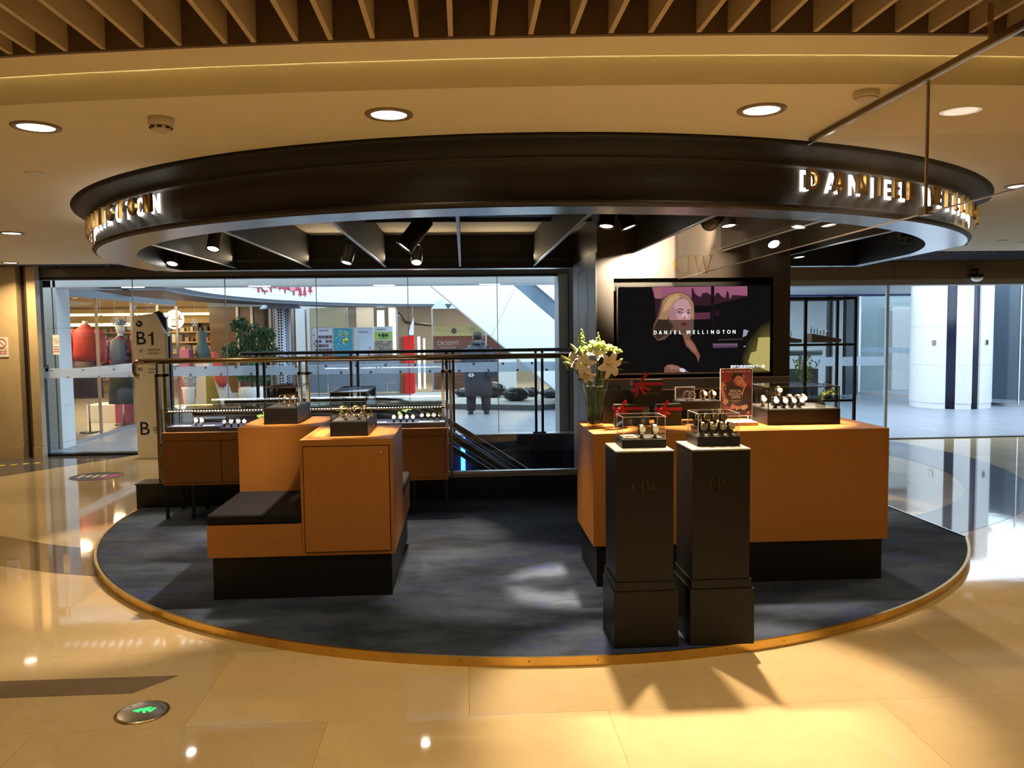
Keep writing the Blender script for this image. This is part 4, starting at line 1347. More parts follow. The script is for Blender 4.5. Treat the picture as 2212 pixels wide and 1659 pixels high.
# two-tier watch stand on the counter -----------------------------------
t = root('watch_stand', (1.57, 5.42, 1.0115), 'two-tier black tray stand with watches and cuffs on the counter behind the right pedestal', 'display stand')
MB().box(1.430, 1.712, 5.34, 5.50, 1.108, 1.160).build('upper_tray', M_black, t, bevel=.002)
for x in (1.436, 1.700):
    for y in (5.346, 5.486):
        MB().box(x - .004, x + .004, y - .004, y + .004, 1.0115, 1.108).build('leg', M_acredge, t)
MB().box(1.44, 1.70, 5.35, 5.49, 1.1602, 1.1625).build('tray_lining', M_insert, t)
t = root('framed_card', (1.517, 5.52, 1.163), 'small framed dark photo card behind the two-tier watch stand', 'framed card')
MB().box(1.449, 1.586, 5.512, 5.522, 1.1615, 1.246).build('frame', M_acredge, t)
MB().box(1.455, 1.580, 5.509, 5.5118, 1.1675, 1.241).build('picture', pbr('dark_print', (0.03, 0.018, 0.014), 0.4, col2=(0.16, 0.09, 0.05), nscale=30), t)
MB().box(1.47, 1.565, 5.50, 5.53, 1.1615, 1.1640).build('foot', M_acredge, t)
for (x, z) in ((1.463, 1.235), (1.572, 1.235)):
    MB().lathe([(.0045, 0), (.003, .002)], 10, M=Matrix.Translation((x, 5.509, z)) @ Matrix.Rotation(PI / 2, 4, 'X')).build('stud', M_silver, t)
for i, x in enumerate((1.607, 1.668)):
    place(W_roseme, USED, (x, 5.40, 1.1626), .5, 'white-dial mesh-strap watch, %s of two on the two-tier tray stand' % ('left' if i == 0 else 'right'), 'watches on the two-tier stand')
for i, (x, r) in enumerate(((1.498, .4), (1.532, .4))):
    place(R_steel, USED, (x, 5.39, 1.1626), r, 'silver bangle, %s of two lying on the two-tier tray stand' % ('left' if i == 0 else 'right'), 'bangles on the two-tier stand')

# poster in an acrylic stand -----------------------------------------------
po = root('poster_stand', (1.83, 5.45, 1.0115), 'upright acrylic poster stand reading special holiday offer on the counter', 'poster stand')
PXa, PXb, PZa, PZb, PY_ = 1.735, 1.957, 1.052, 1.365, 5.42
MB().box(PXa, PXb, PY_ + .003, PY_ + .010, 1.0115, PZb + .004).build('acrylic_sheet', M_acr, po)
MB().box(PXa, PXb, PY_ - .05, PY_ + .08, 1.0115, 1.0155).build('foot', M_acredge, po)
for bx in ((PXa, PXa + .003, PY_ - .001, PY_ + .012, 1.0115, PZb + .004), (PXb - .003, PXb, PY_ - .001, PY_ + .012, 1.0115, PZb + .004), (PXa, PXb, PY_ - .001, PY_ + .012, PZb + .002, PZb + .006), (PXa, PXb, PY_ - .001, PY_ + .012, PZa - .008, PZa - .003)):
    MB().box(*bx).build('acrylic_edge', M_acredge, po)
PM = []
b = MB()
_lay[0] = 0
def pst(pts, c):
    """points in the print's own picture units (cx 180..880, cy 215..1210)"""
    _lay[0] += 1
    PM.append(pbr('print_%d' % _lay[0], c, 0.5, noise=.05))
    y = PY_ + .0028 - .00005 * _lay[0]
    b.face([(PXa + .003 + (cx - 185) / 700. * .216, y, PZb - (cy - 215) / 990. * .313) for cx, cy in pts], len(PM) - 1)
pst([(185, 215), (885, 215), (885, 1205), (185, 1205)], (.15, .018, .022))
pst([(185, 700), (330, 850), (250, 1050), (500, 1205), (185, 1205)], (.08, .012, .016))
pst([(300, 490), (460, 460), (500, 560), (640, 610), (780, 520), (870, 640), (885, 1100), (800, 1120), (700, 1205), (600, 1180), (400, 1040), (280, 980), (220, 930), (330, 830), (270, 650)], (.018, .014, .014))
pst([(440, 430), (430, 360), (470, 300), (560, 280), (650, 300), (700, 350), (715, 420), (690, 470), (600, 380), (520, 360), (480, 470)], (.012, .008, .007))
pst([(470, 460), (500, 400), (560, 350), (640, 370), (690, 420), (725, 500), (710, 560), (660, 600), (610, 580), (540, 540), (490, 500)], (.50, .26, .16))
pst([(470, 470), (505, 400), (555, 356), (540, 440), (560, 545), (500, 510)], (.36, .17, .10))
pst([(670, 340), (710, 335), (720, 380), (715, 415), (690, 400)], (.48, .24, .14))
pst([(700, 570), (740, 500), (785, 555), (735, 600), (680, 760), (662, 850), (665, 700)], (.50, .27, .17))
pst([(600, 560), (640, 535), (665, 530), (650, 560), (615, 575)], (.16, .012, .015))
pst([(495, 490), (520, 480), (540, 495), (515, 502)], (.03, .015, .012)); pst([(580, 440), (610, 420), (625, 430), (600, 450)], (.03, .015, .012))
pst([(555, 435), (605, 395), (615, 402), (565, 442)], (.05, .02, .014)); pst([(490, 478), (530, 465), (532, 472), (492, 486)], (.05, .02, .014))
pst([(545, 500), (575, 495), (600, 545), (570, 550)], (.40, .19, .12))
pst([(190, 500), (270, 470), (275, 485), (230, 505), (300, 545), (305, 570), (260, 560), (270, 590), (235, 600), (260, 700), (300, 830), (240, 890), (205, 720), (180, 600)], (.50, .27, .16))
pst([(225, 905), (315, 832), (370, 905), (300, 975), (250, 960)], (.62, .44, .30))
pst([(285, 600), (320, 640), (300, 650), (270, 605)], (.55, .38, .26))
pst([(395, 1030), (455, 940), (510, 1000), (640, 1010), (630, 1070), (500, 1060), (420, 1070)], (.50, .25, .15))
pst([(640, 1000), (770, 975), (805, 1030), (720, 1095), (650, 1080)], (.62, .44, .30))
pst(oval(545, 1068, 20, 18), (.75, .68, .60)); pst(oval(808, 1150, 20, 20), (.75, .70, .64)); pst(oval(238, 262, 20, 20), (.75, .70, .64)); pst(oval(824, 258, 18, 18), (.75, .70, .64))
b.build('printed_poster', PM, po)
M_print = pbr('cream_print', (0.80, 0.74, 0.64), 0.5, noise=.02)
def pxz(cx, cy): return (PXa + .003 + (cx - 185) / 700. * .216, PY_ - .0005, PZb - (cy - 215) / 990. * .313)
for s, cx, cy, sz in (('SPECIAL', 520, 682, .025), ('HOLIDAY', 515, 750, .025), ('OFFER', 520, 818, .025)):
    text('poster_lettering', s, sz, M_print, po, pxz(cx, cy), extrude=.0002, bold=sz * .02, space=1.1, sx=.86)
for cx, cy, k in ((520, 885, 15), (525, 913, 9)):
    x, y, z = pxz(cx, cy)
    blocks('fine_print', k, x - k * .0026, y, z, .0052, .0034, M_print, po)
text('poster_lettering', 'DANIEL WELLINGTON', .0125, M_print, po, pxz(530, 260), extrude=.0002, bold=.0003, space=1.35, sx=.85)

# brochures, small angled stand ---------------------------------------------
for i, (z, c, l) in enumerate(((1.0115, (0.42, 0.25, 0.12), 'wooden board lying under the pink brochure on the counter'), (1.0265, (0.66, 0.36, 0.32), 'pink and cream brochure lying flat before the poster stand'))):
    o = MB().box(1.665, 1.905, 5.16, 5.36, z, z + (.0145 if i == 0 else .006)).build('brochure', pbr('brochure_%d' % i, c, 0.45, noise=.15, nscale=9), bevel=.001)
    tag(o, l, 'board' if i == 0 else 'brochure')
    if i == 0:
        o.name = 'wooden_board'
    else:
        q = MB().box(1.70, 1.82, 5.19, 5.30, z + .0061, z + .0065).build('printed_panel', pbr('brochure_white', (0.78, 0.72, 0.64), .5, noise=.05), o)
t = root('white_easel', (1.975, 5.64, 1.0115), 'slim white tilted easel stand between poster and long glass case', 'easel')
MB().bar((1.958, 5.50, 1.02), (1.938, 5.54, 1.13), .006, .006).build('arm', M_white, t)
MB().lathe([(.028, 0), (.028, .004), (.02, .006)], 20, M=Matrix.Translation((1.944, 5.47, 1.0115))).build('base_disc', M_white, t)

# gift boxes and bag ----------------------------------------------------------
M_box = pbr('gift_black', (0.014, 0.017, 0.013), 0.45, noise=.1)
M_rib = pbr('red_ribbon', (0.36, 0.008, 0.020), 0.4, noise=.15, nscale=60)
M_boxedge = pbr('lid_edge', (0.055, 0.060, 0.055), 0.4, noise=.1)
def gift(label, x0, x1, y0, y1, z0, z1, bx, rz, bow=1.0):
    """upright gift box facing the viewer with a ribbon round it and a bow at height rz"""
    o = root('gift_box', ((x0 + x1) / 2, (y0 + y1) / 2, z0), label, 'gift box', 'black gift boxes with red bows')
    MB().box(x0, x1, y0, y1, z0, z1 - .022).build('box_body', M_box, o, bevel=.001)
    MB().box(x0 - .002, x1 + .002, y0 - .002, y1 + .002, z1 - .0215, z1).build('lid', M_box, o, bevel=.001)
    MB().box(x0 - .003, x1 + .003, y0 - .0032, y1 + .003, rz - .010, rz + .010).build('ribbon', M_rib, o)
    y = y0 - .0042
    b = MB()
    for (dx, dz, L, w) in ((.055, .062, 1, .02), (-.012, -.070, 1, .019), (.04, -.062, 1, .019), (.068, -.036, 1, .018), (-.034, -.048, 1, .02)):
        dx *= bow; dz *= bow
        d = Vector((dx, 0, dz)); nn = Vector((-dz, 0, dx)).normalized() * w / 2
        c = Vector((bx, y, rz))
        m1 = c + d * .5 + Vector((0, -.012, 0)); e = c + d + Vector((0, -.004, 0))
        pts = [c - nn * .5, c + nn * .5, m1 + nn, m1 - nn]
        b.add([tuple(p) for p in pts] + [tuple(p + Vector((0, -.0012, 0))) for p in pts], [(0, 1, 2, 3), (7, 6, 5, 4), (0, 4, 5, 1), (1, 5, 6, 2), (3, 2, 6, 7), (0, 3, 7, 4)])
        pts = [m1 - nn, m1 + nn, e + nn * 1.0, e - nn * 1.0]
        b.add([tuple(p) for p in pts] + [tuple(p + Vector((0, -.0012, 0))) for p in pts], [(0, 1, 2, 3), (7, 6, 5, 4), (0, 4, 5, 1), (1, 5, 6, 2), (3, 2, 6, 7), (0, 3, 7, 4)])
    b.build('bow_tails', M_rib, o)
    MB().loft([(rz - .009, bx, y - .008, .007, .006), (rz, bx, y - .009, .010, .008), (rz + .009, bx, y - .008, .007, .006)], 10).build('bow_knot', M_rib, o)
    return o
t = root('box_plinth', (1.213, 5.38, 1.0115), 'narrow dark block carrying the topmost gift box', 'block')
MB().box(1.186, 1.234, 5.36, 5.40, 1.0115, 1.1335).build('block', M_grey, t, bevel=.002)
MB().box(1.176, 1.244, 5.35, 5.41, 1.1336, 1.1375).build('top_plate', M_grey, t)
g = gift('black gift box with big red bow raised on top of the other gift boxes', 1.118, 1.315, 5.335, 5.42, 1.138, 1.308, 1.150, 1.282, 1.15)
text('box_lettering', 'DANIEL WELLINGTON', .008, pbr('gold_print', (0.5, 0.4, 0.2), .4, noise=.05), g, (1.238, 5.334, 1.218), extrude=.0002, space=1.3)
gift('black gift box with red bow at the lower left of the stack', .985, 1.168, 5.27, 5.34, 1.0115, 1.152, 1.010, 1.125, .9)
gift('black gift box with red bow at the lower right of the stack', 1.262, 1.428, 5.27, 5.34, 1.0115, 1.150, 1.288, 1.118, .9)
t = root('shopping_bag', (1.02, 5.46, 1.0115), 'plain black paper bag standing behind the left gift box', 'bag')
MB().box(.930, 1.112, 5.435, 5.50, 1.0115, 1.235).build('bag_body', M_box, t, bevel=.001)
for y in (5.445, 5.49):
    MB().tube([(.985, y, 1.234), (.99, y, 1.262), (1.02, y, 1.275), (1.05, y, 1.262), (1.056, y, 1.234)], .003, 6).build('handle', M_box, t)

# vase with lilies --------------------------------------------------------------
vx, vy = .858, 5.30
t = root('glass_vase', (vx, vy, 1.0115), 'tall clear glass cylinder vase of water on the left end of the counter', 'vase')
T = Matrix.Translation((vx, vy, 1.0115))
MB().lathe([(.0555, .0), (.0555, .262)], 36, M=T, cap=False).build('glass_wall', clear('vase_glass', (.985, .99, .985), .04, .7), t)
MB().lathe([(.052, .006), (.052, .262)], 36, M=T, cap=False).build('glass_wall', clear('vase_glass', (.985, .99, .985), .04, .7), t)
MB().lathe([(.001, .0), (.0555, .0), (.0555, .006), (.001, .006)], 32, M=T).build('glass_base', clear('vase_base', (.96, .95, .92), .06, .7), t)
MB().lathe([(.0515, .262), (.056, .262), (.056, .2645), (.0515, .2645)], 36, M=T, cap=False).build('rim', M_acredge, t)
MB().lathe([(.001, .0065), (.0512, .0065), (.0512, .078), (.001, .078)], 32, M=T).build('water', clear('water', (.95, .90, .76), .03, .5), t)
M_stem = pbr('stem_green', (0.10, 0.16, 0.035), 0.45, noise=.2)
M_lily = pbr('lily_petal', (0.86, 0.78, 0.60), 0.5, noise=.06, nscale=30)
M_bud = pbr('lily_bud', (0.46, 0.58, 0.14), 0.5, noise=.18, nscale=40)
M_leafd = pbr('leaf_green', (0.05, 0.105, 0.02), 0.4, noise=.3)
M_fill = pbr('filler_green', (0.42, 0.56, 0.06), 0.55, noise=.3, nscale=60)
def aim_matrix(pos, d):
    d = Vector(d).normalized()
    return Matrix.Translation(pos) @ d.to_track_quat('Z', 'Y').to_matrix().to_4x4()
def stem_pts(base, tip, d):
    base, tip, d = Vector(base), Vector(tip), Vector(d).normalized()
    c = tip - d * .10
    L = []
    for i in range(11):
        t_ = i / 10
        L.append(base * (1 - t_) ** 2 + c * 2 * t_ * (1 - t_) + tip * t_ ** 2)
    return L
def petal(b, M, az, L=.085, w=.020, recurve=1.0, open_=1.0):
    R = Matrix.Rotation(az, 4, 'Z')
    rows = []
    for i in range(8):
        s = i / 7
        ang = math.radians(28 + 62 * open_ * s + 34 * recurve * max(0, s - .55) / .45)
        if i == 0:
            r, z = .004, 0.0
        else:
            r += L / 7 * math.sin(ang); z += L / 7 * math.cos(ang)
        ww = w * (math.sin(PI * (s * .86 + .10)) ** .8) + .0008
        rows.append([(r, -ww, z + .003), (r, -ww * .5, z + .0005), (r, 0, z - .0015), (r, ww * .5, z + .0005), (r, ww, z + .003)])
    v = [p for row_ in rows for p in row_]
    f = [(i * 5 + j, i * 5 + j + 1, i * 5 + j + 6, i * 5 + j + 5) for i in range(7) for j in range(4)]
    b.add(v, f, 0, True, M @ R)
def lily(label, tip, d, base, s=1.0):
    o = root('lily_flower', base, label, 'flower', 'lilies in the glass vase')
    MB().tube(stem_pts(base, tip, d), .0032, 7).build('stem', M_stem, o)
    M = aim_matrix(tip, d)
    for k in range(6):
        b = MB(); petal(b, M, k * PI / 3 + .2, .088 * s, (.022 if k % 2 else .017) * s, 1.0, 1.05)
        b.build('petal', M_lily, o)
    b = MB()
    for k in range(6):
        a = k * PI / 3 + .5
        p0 = M @ Vector((0, 0, .005)); p1 = M @ Vector((.016 * math.cos(a), .016 * math.sin(a), .05 * s))
        b.tube([p0, p1], .0009, 5)
        b.box(-.0018, .0018, -.005, .005, -.0015, .0015, M=Matrix.Translation(p1) @ Matrix.Rotation(a, 4, 'Z'))
    b.build('stamens', pbr('stamen', (0.45, 0.42, 0.10), .5, noise=.2), o)
    return o
zb_ = 1.022
lily('open white lily facing forward at the left of the vase bouquet', (.790, 5.235, 1.418), (-.55, -.8, .12), (vx - .02, vy, zb_), 1.1)
lily('large open white lily drooping at the right front of the vase bouquet', (.925, 5.225, 1.420), (.42, -.85, -.10), (vx + .02, vy - .01, zb_), 1.25)
lily('white lily at the far left edge of the vase bouquet', (.725, 5.28, 1.445), (-.75, -.35, .35), (vx - .03, vy + .01, zb_), .95)
lily('white lily hanging lowest over the vase rim', (.800, 5.225, 1.360), (-.25, -.8, -.45), (vx - .01, vy - .02, zb_), .75)
lily('white lily facing upward in the middle of the bouquet', (.870, 5.27, 1.470), (.1, -.5, .7), (vx + .005, vy, zb_), .9)
def bud(label, tip, d, base, L=.075):
    o = root('lily_bud', base, label, 'flower bud', 'lily buds in the glass vase')
    MB().tube(stem_pts(base, tip, d), .0028, 7).build('stem', M_stem, o)
    M = aim_matrix(tip, d)
    b = MB().loft([(0, 0, 0, .004, .004), (L * .2, 0, 0, .009, .009), (L * .55, 0, 0, .0125, .0125), (L * .85, 0, 0, .009, .009), (L, 0, 0, .002, .002)], 10, M=M, p=1.5)
    b.build('bud', M_bud, o)
for lab, tip, d in (('upright green-white lily bud, tallest in the middle of the bouquet', (.815, 5.26, 1.475), (-.02, -.1, 1)),
                    ('lily bud leaning left near the top of the bouquet', (.740, 5.27, 1.500), (-.7, -.1, .8)),
                    ('lily bud leaning left of the upright one', (.785, 5.25, 1.452), (-.45, -.3, .9)),
                    ('lily bud upright in the right half of the bouquet', (.915, 5.27, 1.478), (.1, -.1, 1)),
                    ('lily bud leaning right behind the big drooping lily', (.960, 5.26, 1.440), (.55, -.15, .8)),
                    ('lowest lily bud leaning right of the bouquet', (.975, 5.25, 1.412), (.75, -.2, .6)),
                    ('lily bud leaning far left over the rail', (.690, 5.28, 1.440), (-.85, -.15, .55)),
                    ('small lily bud at far left below the leaning one', (.700, 5.27, 1.405), (-.7, -.3, .4))):
    bud(lab, tip, d, (vx + (tip[0] - vx) * .2, vy, zb_))
def spray(label, tip, d, base, kind, n=60, rad=.035, hgt=.10):
    o = root('greenery_spray', base, label, 'greenery', 'green filler in the glass vase')
    MB().tube(stem_pts(base, tip, d), .002, 6).build('stem', M_stem, o)
    M = aim_matrix(tip, d)
    b = MB()
    for i in range(n):
        if kind == 'plume':
            h = random.random(); rr_ = rad * (1.02 - h) * random.random() ** .5; zz = hgt * h - .02
        else:
            h = random.random(); rr_ = rad * random.random() ** .5; zz = hgt * .25 * random.random() - .01
        a = random.random() * 2 * PI
        p = Vector((rr_ * math.cos(a), rr_ * math.sin(a), zz))
        s = random.uniform(.0035, .0065) * (1 if kind == 'plume' else 1.5)
        b.loft([(-s, 0, 0, s * .3, s * .3), (0, 0, 0, s, s), (s, 0, 0, s * .3, s * .3)], 6, M=M @ Matrix.Translation(p))
        if i % 3 == 0:
            b.tube([M @ Vector((0, 0, zz * .5 - .02)), M @ p], .0008, 4)
    stuff(b.build('florets', M_fill, o))
for lab, tip, d, kind, n, rad, hgt in (('feathery green plume rising at the upper left of the bouquet', (.775, 5.31, 1.575), (-.05, 0, 1), 'plume', 80, .032, .095),
                             ('feathery green plume rising at the top right of the bouquet', (.885, 5.31, 1.560), (-.05, 0, 1), 'plume', 70, .030, .085),
                             ('rounded lime filler cluster at the left of the bouquet', (.790, 5.28, 1.520), (-.2, -.2, 1), 'ball', 90, .050, .10),
                             ('rounded lime filler cluster in the middle of the bouquet', (.868, 5.28, 1.545), (0, -.2, 1), 'ball', 110, .055, .12),
                             ('rounded lime filler cluster at the right of the bouquet', (.945, 5.29, 1.525), (.2, -.2, 1), 'ball', 80, .045, .1),
                             ('small lime filler cluster at the far right of the bouquet', (1.005, 5.27, 1.505), (.5, -.2, 1), 'ball', 50, .032, .09)):
    spray(lab, tip, d, (vx + (tip[0] - vx) * .15, vy + .01, zb_), kind, n, rad, hgt)
def leaf(label, pts, w):
    o = root('lily_leaf', pts[0], label, 'leaf', 'long leaves in the bouquet')
    L = [Vector(p) for p in pts]
    v = []; f = []
    n = len(L)
    for i, p in enumerate(L):
        s = i / (n - 1)
        ww = w * math.sin(PI * min(.98, s * .9 + .12)) + .0006
        v += [(p.x, p.y - ww * .2, p.z - ww), (p.x, p.y + .002, p.z), (p.x, p.y - ww * .2, p.z + ww)]
        if i:
            k = 3 * i
            f += [(k - 3, k - 2, k + 1, k), (k - 2, k - 1, k + 2, k + 1)]
    MB().add(v, f, 0, True).build('leaf_blade', M_leafd, o)
leaf('long dark leaf pointing left below the lilies', [(.80, 5.27, 1.40), (.74, 5.25, 1.402), (.69, 5.24, 1.41), (.66, 5.24, 1.425)], .014)
leaf('thin dark leaf drooping left below the lilies', [(.79, 5.26, 1.38), (.74, 5.25, 1.395), (.69, 5.24, 1.39), (.655, 5.24, 1.375)], .006)
leaf('thin leaf pointing right past the television edge', [(.94, 5.26, 1.415), (.99, 5.24, 1.43), (1.04, 5.23, 1.432), (1.085, 5.23, 1.428)], .006)
leaf('short leaf pointing right below the big lily', [(.94, 5.26, 1.385), (.99, 5.24, 1.39), (1.045, 5.23, 1.383)], .006)
leaf('leaf hanging at the lower left over the vase rim', [(.82, 5.25, 1.35), (.79, 5.23, 1.335), (.755, 5.22, 1.325), (.725, 5.22, 1.322)], .009)

# little plants in glass flasks -------------------------------------------------
def flask(label, lab2, x, y, z, s):
    o = root('glass_flask', (x, y, z), label, 'flask')
    MB().lathe([(.001, 0), (.026, 0), (.031, .006), (.029, .022), (.016, .032), (.009, .040), (.009, .055), (.011, .057)], 24, M=Matrix.Translation((x, y, z)) @ Matrix.Scale(s, 4), cap=False).build('flask_glass', clear('flask_glass', (.95, .97, .96), .12, .9), o)
    MB().lathe([(.001, .001), (.028, .003), (.029, .014), (.001, .014)], 20, M=Matrix.Translation((x, y, z)) @ Matrix.Scale(s, 4)).build('water', clear('flask_water', (.9, .88, .78), .05, .8), o)
    p = root('ivy_sprig', (x, y, z + .03 * s), lab2, 'plant')
    st = [(x, y, z + .012 * s), (x + .004, y - .004, z + .055 * s), (x + .03 * s, y - .01, z + .082 * s), (x + .065 * s, y - .01, z + .095 * s), (x + .085 * s, y, z + .11 * s)]
    MB().tube(st, .0012, 5).build('stem', M_stem, p)
    for i in range(16):
        q = random.choice(range(1, 4)); u = random.random()
        c = Vector(st[q]) * (1 - u) + Vector(st[q + 1]) * u + Vector((random.uniform(-.02, .01) * s, random.uniform(-.015, .015), random.uniform(-.018, .012) * s))
        sz = random.uniform(.009, .014) * s
        M = Matrix.Translation(c) @ Matrix.Rotation(random.uniform(0, 6.3), 4, 'Y') @ Matrix.Rotation(random.uniform(-.5, .5), 4, 'X')
        MB().add([(0, 0, -sz), (sz * .9, -.001, -sz * .1), (sz * .4, -.002, sz * .3), (0, 0, sz * 1.1), (-sz * .4, -.002, sz * .3), (-sz * .9, -.001, -sz * .1), (0, .003, 0)],
                 [(6, 0, 1), (6, 1, 2), (6, 2, 3), (6, 3, 4), (6, 4, 5), (6, 5, 0)], 0, True, M).build('leaf', pbr('ivy_leaf', (0.30, 0.42, 0.06), 0.4, noise=.3), p)
flask('round glass flask with water in the long counter case', 'ivy sprig growing from the flask in the long counter case', 2.356, 5.25, zC, 1.12)
flask('glass flask of water on the right tray of the glass showcase', 'ivy sprig leaning left in the glass showcase', -.585, 7.38, zS, 1.15)
flask('glass flask of water at the middle of the glass showcase', 'ivy sprig at the middle of the glass showcase', -1.83, 7.36, .8352, 1.1)

# tall vitrine behind the counter -------------------------------------------------
vt = root('tall_vitrine', (3.2, 7.32, .05), 'tall black framed glass vitrine right of the column', 'display cabinet')
VX0, VX1, VY0, VY1, VZ1 = 2.70, 3.562, 7.20, 7.58, 1.915
for x in (VX0, 3.075, VX1 - .024):
    MB().box(x, x + .024, VY0, VY0 + .024, .05, VZ1).build('frame_post', M_blackmetal, vt)
for x in (VX0, VX1 - .024):
    MB().box(x, x + .024, VY1 - .024, VY1, .05, VZ1).build('frame_post', M_blackmetal, vt)
for y in (VY0, VY1 - .024):
    MB().box(VX0 + .024, VX1 - .024, y + .001, y + .023, VZ1 - .026, VZ1 - .001).build('frame_rail', M_blackmetal, vt)
for x in (VX0, VX1 - .024):
    MB().box(x + .001, x + .023, VY0 + .024, VY1 - .024, VZ1 - .026, VZ1 - .001).build('frame_rail', M_blackmetal, vt)
for z in (1.495, .985, .42):
    MB().box(VX0 + .024, VX1 - .024, VY0 + .024, VY1 - .024, z, z + .008).build('glass_shelf', M_glassg, vt)
    MB().box(VX0 + .024, VX1 - .024, VY0 + .002, VY0 + .02, z - .022, z - .001).build('frame_rail', M_blackmetal, vt)
for (x0, x1) in ((VX0 + .025, 3.074), (3.10, VX1 - .025)):
    MB().box(x0, x1, VY0 + .008, VY0 + .013, .45, VZ1 - .03).build('glass_pane', M_glassg, vt)
MB().box(VX0 + .025, VX1 - .025, VY0 + .005, VY1 - .005, .06, .39).build('cabinet_base', M_black, vt)
M_disp = pbr('slate_display', (0.035, 0.032, 0.035), 0.5, noise=.1)
for (x, l) in ((2.94, 'left'), (3.31, 'right')):
    o = root('sloped_display', (x, 7.36, 1.5032), 'sloped dark display block on the upper vitrine shelf, %s one' % l, 'display block')
    b = MB(); b.add([(x - .13, 7.28, 1.5032), (x + .14, 7.28, 1.5032), (x + .14, 7.44, 1.5032), (x - .13, 7.44, 1.5032), (x - .13, 7.28, 1.585), (x + .15, 7.28, 1.532), (x + .15, 7.44, 1.532), (x - .13, 7.44, 1.585)],
               [(0, 3, 2, 1), (4, 5, 6, 7), (0, 1, 5, 4), (1, 2, 6, 5), (2, 3, 7, 6), (3, 0, 4, 7)])
    b.build('block', M_disp, o, bevel=.002)
for i in range(7):
    x = 3.20 + i * .030
    z = 1.585 - (x - 3.18) * .19 + .002
    place(R_dark, USED, (x, 7.35, z), 1.1, '%s steel bangle from the left in the row on the upper vitrine shelf' % ORD[i], 'bangles on the upper vitrine shelf', .95)
for i in range(4):
    x = 2.87 + i * .045
    place(R_dark, USED, (x, 7.35, 1.585 - (x - 2.81) * .19 + .002), .9, '%s steel bangle from the left on the sloped block beside the column' % ORD[i], 'bangles beside the column', .95)
for i, (x, z) in enumerate(((3.02, .9932), (3.36, .9932))):
    o = root('bangle_tower', (x, 7.36, z), 'two crossed steel bangles on a stand on the middle vitrine shelf, %s' % ('left' if i == 0 else 'right'), 'bangle stand')
    MB().box(x - .02, x + .02, 7.34, 7.38, z, z + .006).build('base', M_blackmetal, o)
    MB().box(x - .003, x + .003, 7.357, 7.363, z + .006, z + .09).build('rod', M_blackmetal, o)
    MB().tube([(x - .005 + .034 * math.cos(2 * PI * k / 24), 7.35, z + .045 + .034 * math.sin(2 * PI * k / 24)) for k in range(24)], .0035, 7, close=True).build('bangle_ring', R_dark.children[0].data.materials[0], o)
    MB().tube([(x + .008 + .032 * math.cos(2 * PI * k / 24), 7.37 - .01 * math.cos(2 * PI * k / 24), z + .110 + .032 * math.sin(2 * PI * k / 24)) for k in range(24)], .0035, 7, close=True).build('bangle_ring', R_dark.children[0].data.materials[0], o)
o = root('glass_bottle', (3.155, 7.36, .9932), 'small square glass bottle on the middle vitrine shelf', 'bottle')
MB().lathe([(.001, 0), (.026, 0), (.028, .01), (.026, .05), (.012, .062), (.012, .085)], 16, M=Matrix.Translation((3.155, 7.36, .9932)), cap=False).build('bottle_glass', clear('flask_glass', (.95, .97, .96), .12, .9), o)
MB().lathe([(.001, .002), (.024, .002), (.024, .03), (.001, .03)], 16, M=Matrix.Translation((3.155, 7.36, .9932))).build('water', clear('flask_water', (.9, .88, .78), .05, .8), o)
p = root('green_sprig', (3.155, 7.36, 1.04), 'feathery light green sprig in the vitrine bottle', 'plant')
b = MB()
for i in range(9):
    a = random.uniform(-1, 1)
    tip = Vector((3.155 + a * .075, 7.36 + random.uniform(-.04, .04), 1.36 - abs(a) * .07 + random.uniform(-.05, .05)))
    b.tube([(3.155, 7.36, 1.0), (3.155 + a * .02, 7.36, 1.18), tip], .0014, 5)
b.build('stems', M_stem, p)
b = MB()
for i in range(170):
    a = random.uniform(-1, 1); h = random.random()
    c = Vector((3.155 + a * .09 * (.4 + h), 7.36 + random.uniform(-.05, .05), 1.14 + .24 * h - abs(a) * .05))
    M = Matrix.Translation(c) @ Matrix.Rotation(random.uniform(0, 6.3), 4, 'Y')
    b.add([(0, 0, 0), (.006, -.001, .014), (0, 0, .034), (-.006, .001, .014)], [(0, 1, 2, 3)], 0, False, M)
stuff(b.build('foliage', pbr('sprig_leaf', (0.30, 0.48, 0.12), .5, noise=.3), p))
# ================================================================== RAILINGS, ESCALATOR, TOTEM, FLOOR FITTINGS
cb = root('balustrade', (-1.0, 7.75, .05), 'near brass-toned glass balustrade on a black curb beside the escalator well', 'balustrade')
MB().box(-3.035, 1.075, 7.625, 7.86, .0, .262).build('curb', pbr('curb_black', (0.022, 0.022, 0.021), 0.35, noise=.15, nscale=8), cb, bevel=.004)
MB().box(-3.045, 1.075, 7.615, 7.865, .2625, .275).build('curb_cap', pbr('curb_cap', (0.10, 0.085, 0.07), 0.3, .5, noise=.15), cb, bevel=.003)
MB().box(-.165, 1.07, 7.70, 7.76, .2755, .31).build('glass_shoe', M_steel, cb)
for (x0, x1) in ((-2.78, -1.52), (-1.48, -.19), (-.145, 1.07)):
    MB().box(x0, x1, 7.725, 7.735, .31, 1.345).build('glass_panel', M_glass, cb)
b = MB().tube([(-3.00, 7.73, 1.26), (-3.035, 7.73, 1.27), (-3.04, 7.73, 1.30), (-3.04, 7.73, 1.36), (-3.035, 7.73, 1.385), (-3.00, 7.73, 1.398), (-2.95, 7.73, 1.40)], [.022, .022, .024, .025, .025, .025, .025], 14)
b.build('rail_return', M_bronze, cb)
MB().tube([(-2.95, 7.73, 1.40), (1.075, 7.73, 1.40)], .026, 16).build('handrail', M_bronze, cb)
M_postb = pbr('bronze_post', (0.42, 0.28, 0.14), 0.3, 1.0, noise=.1)
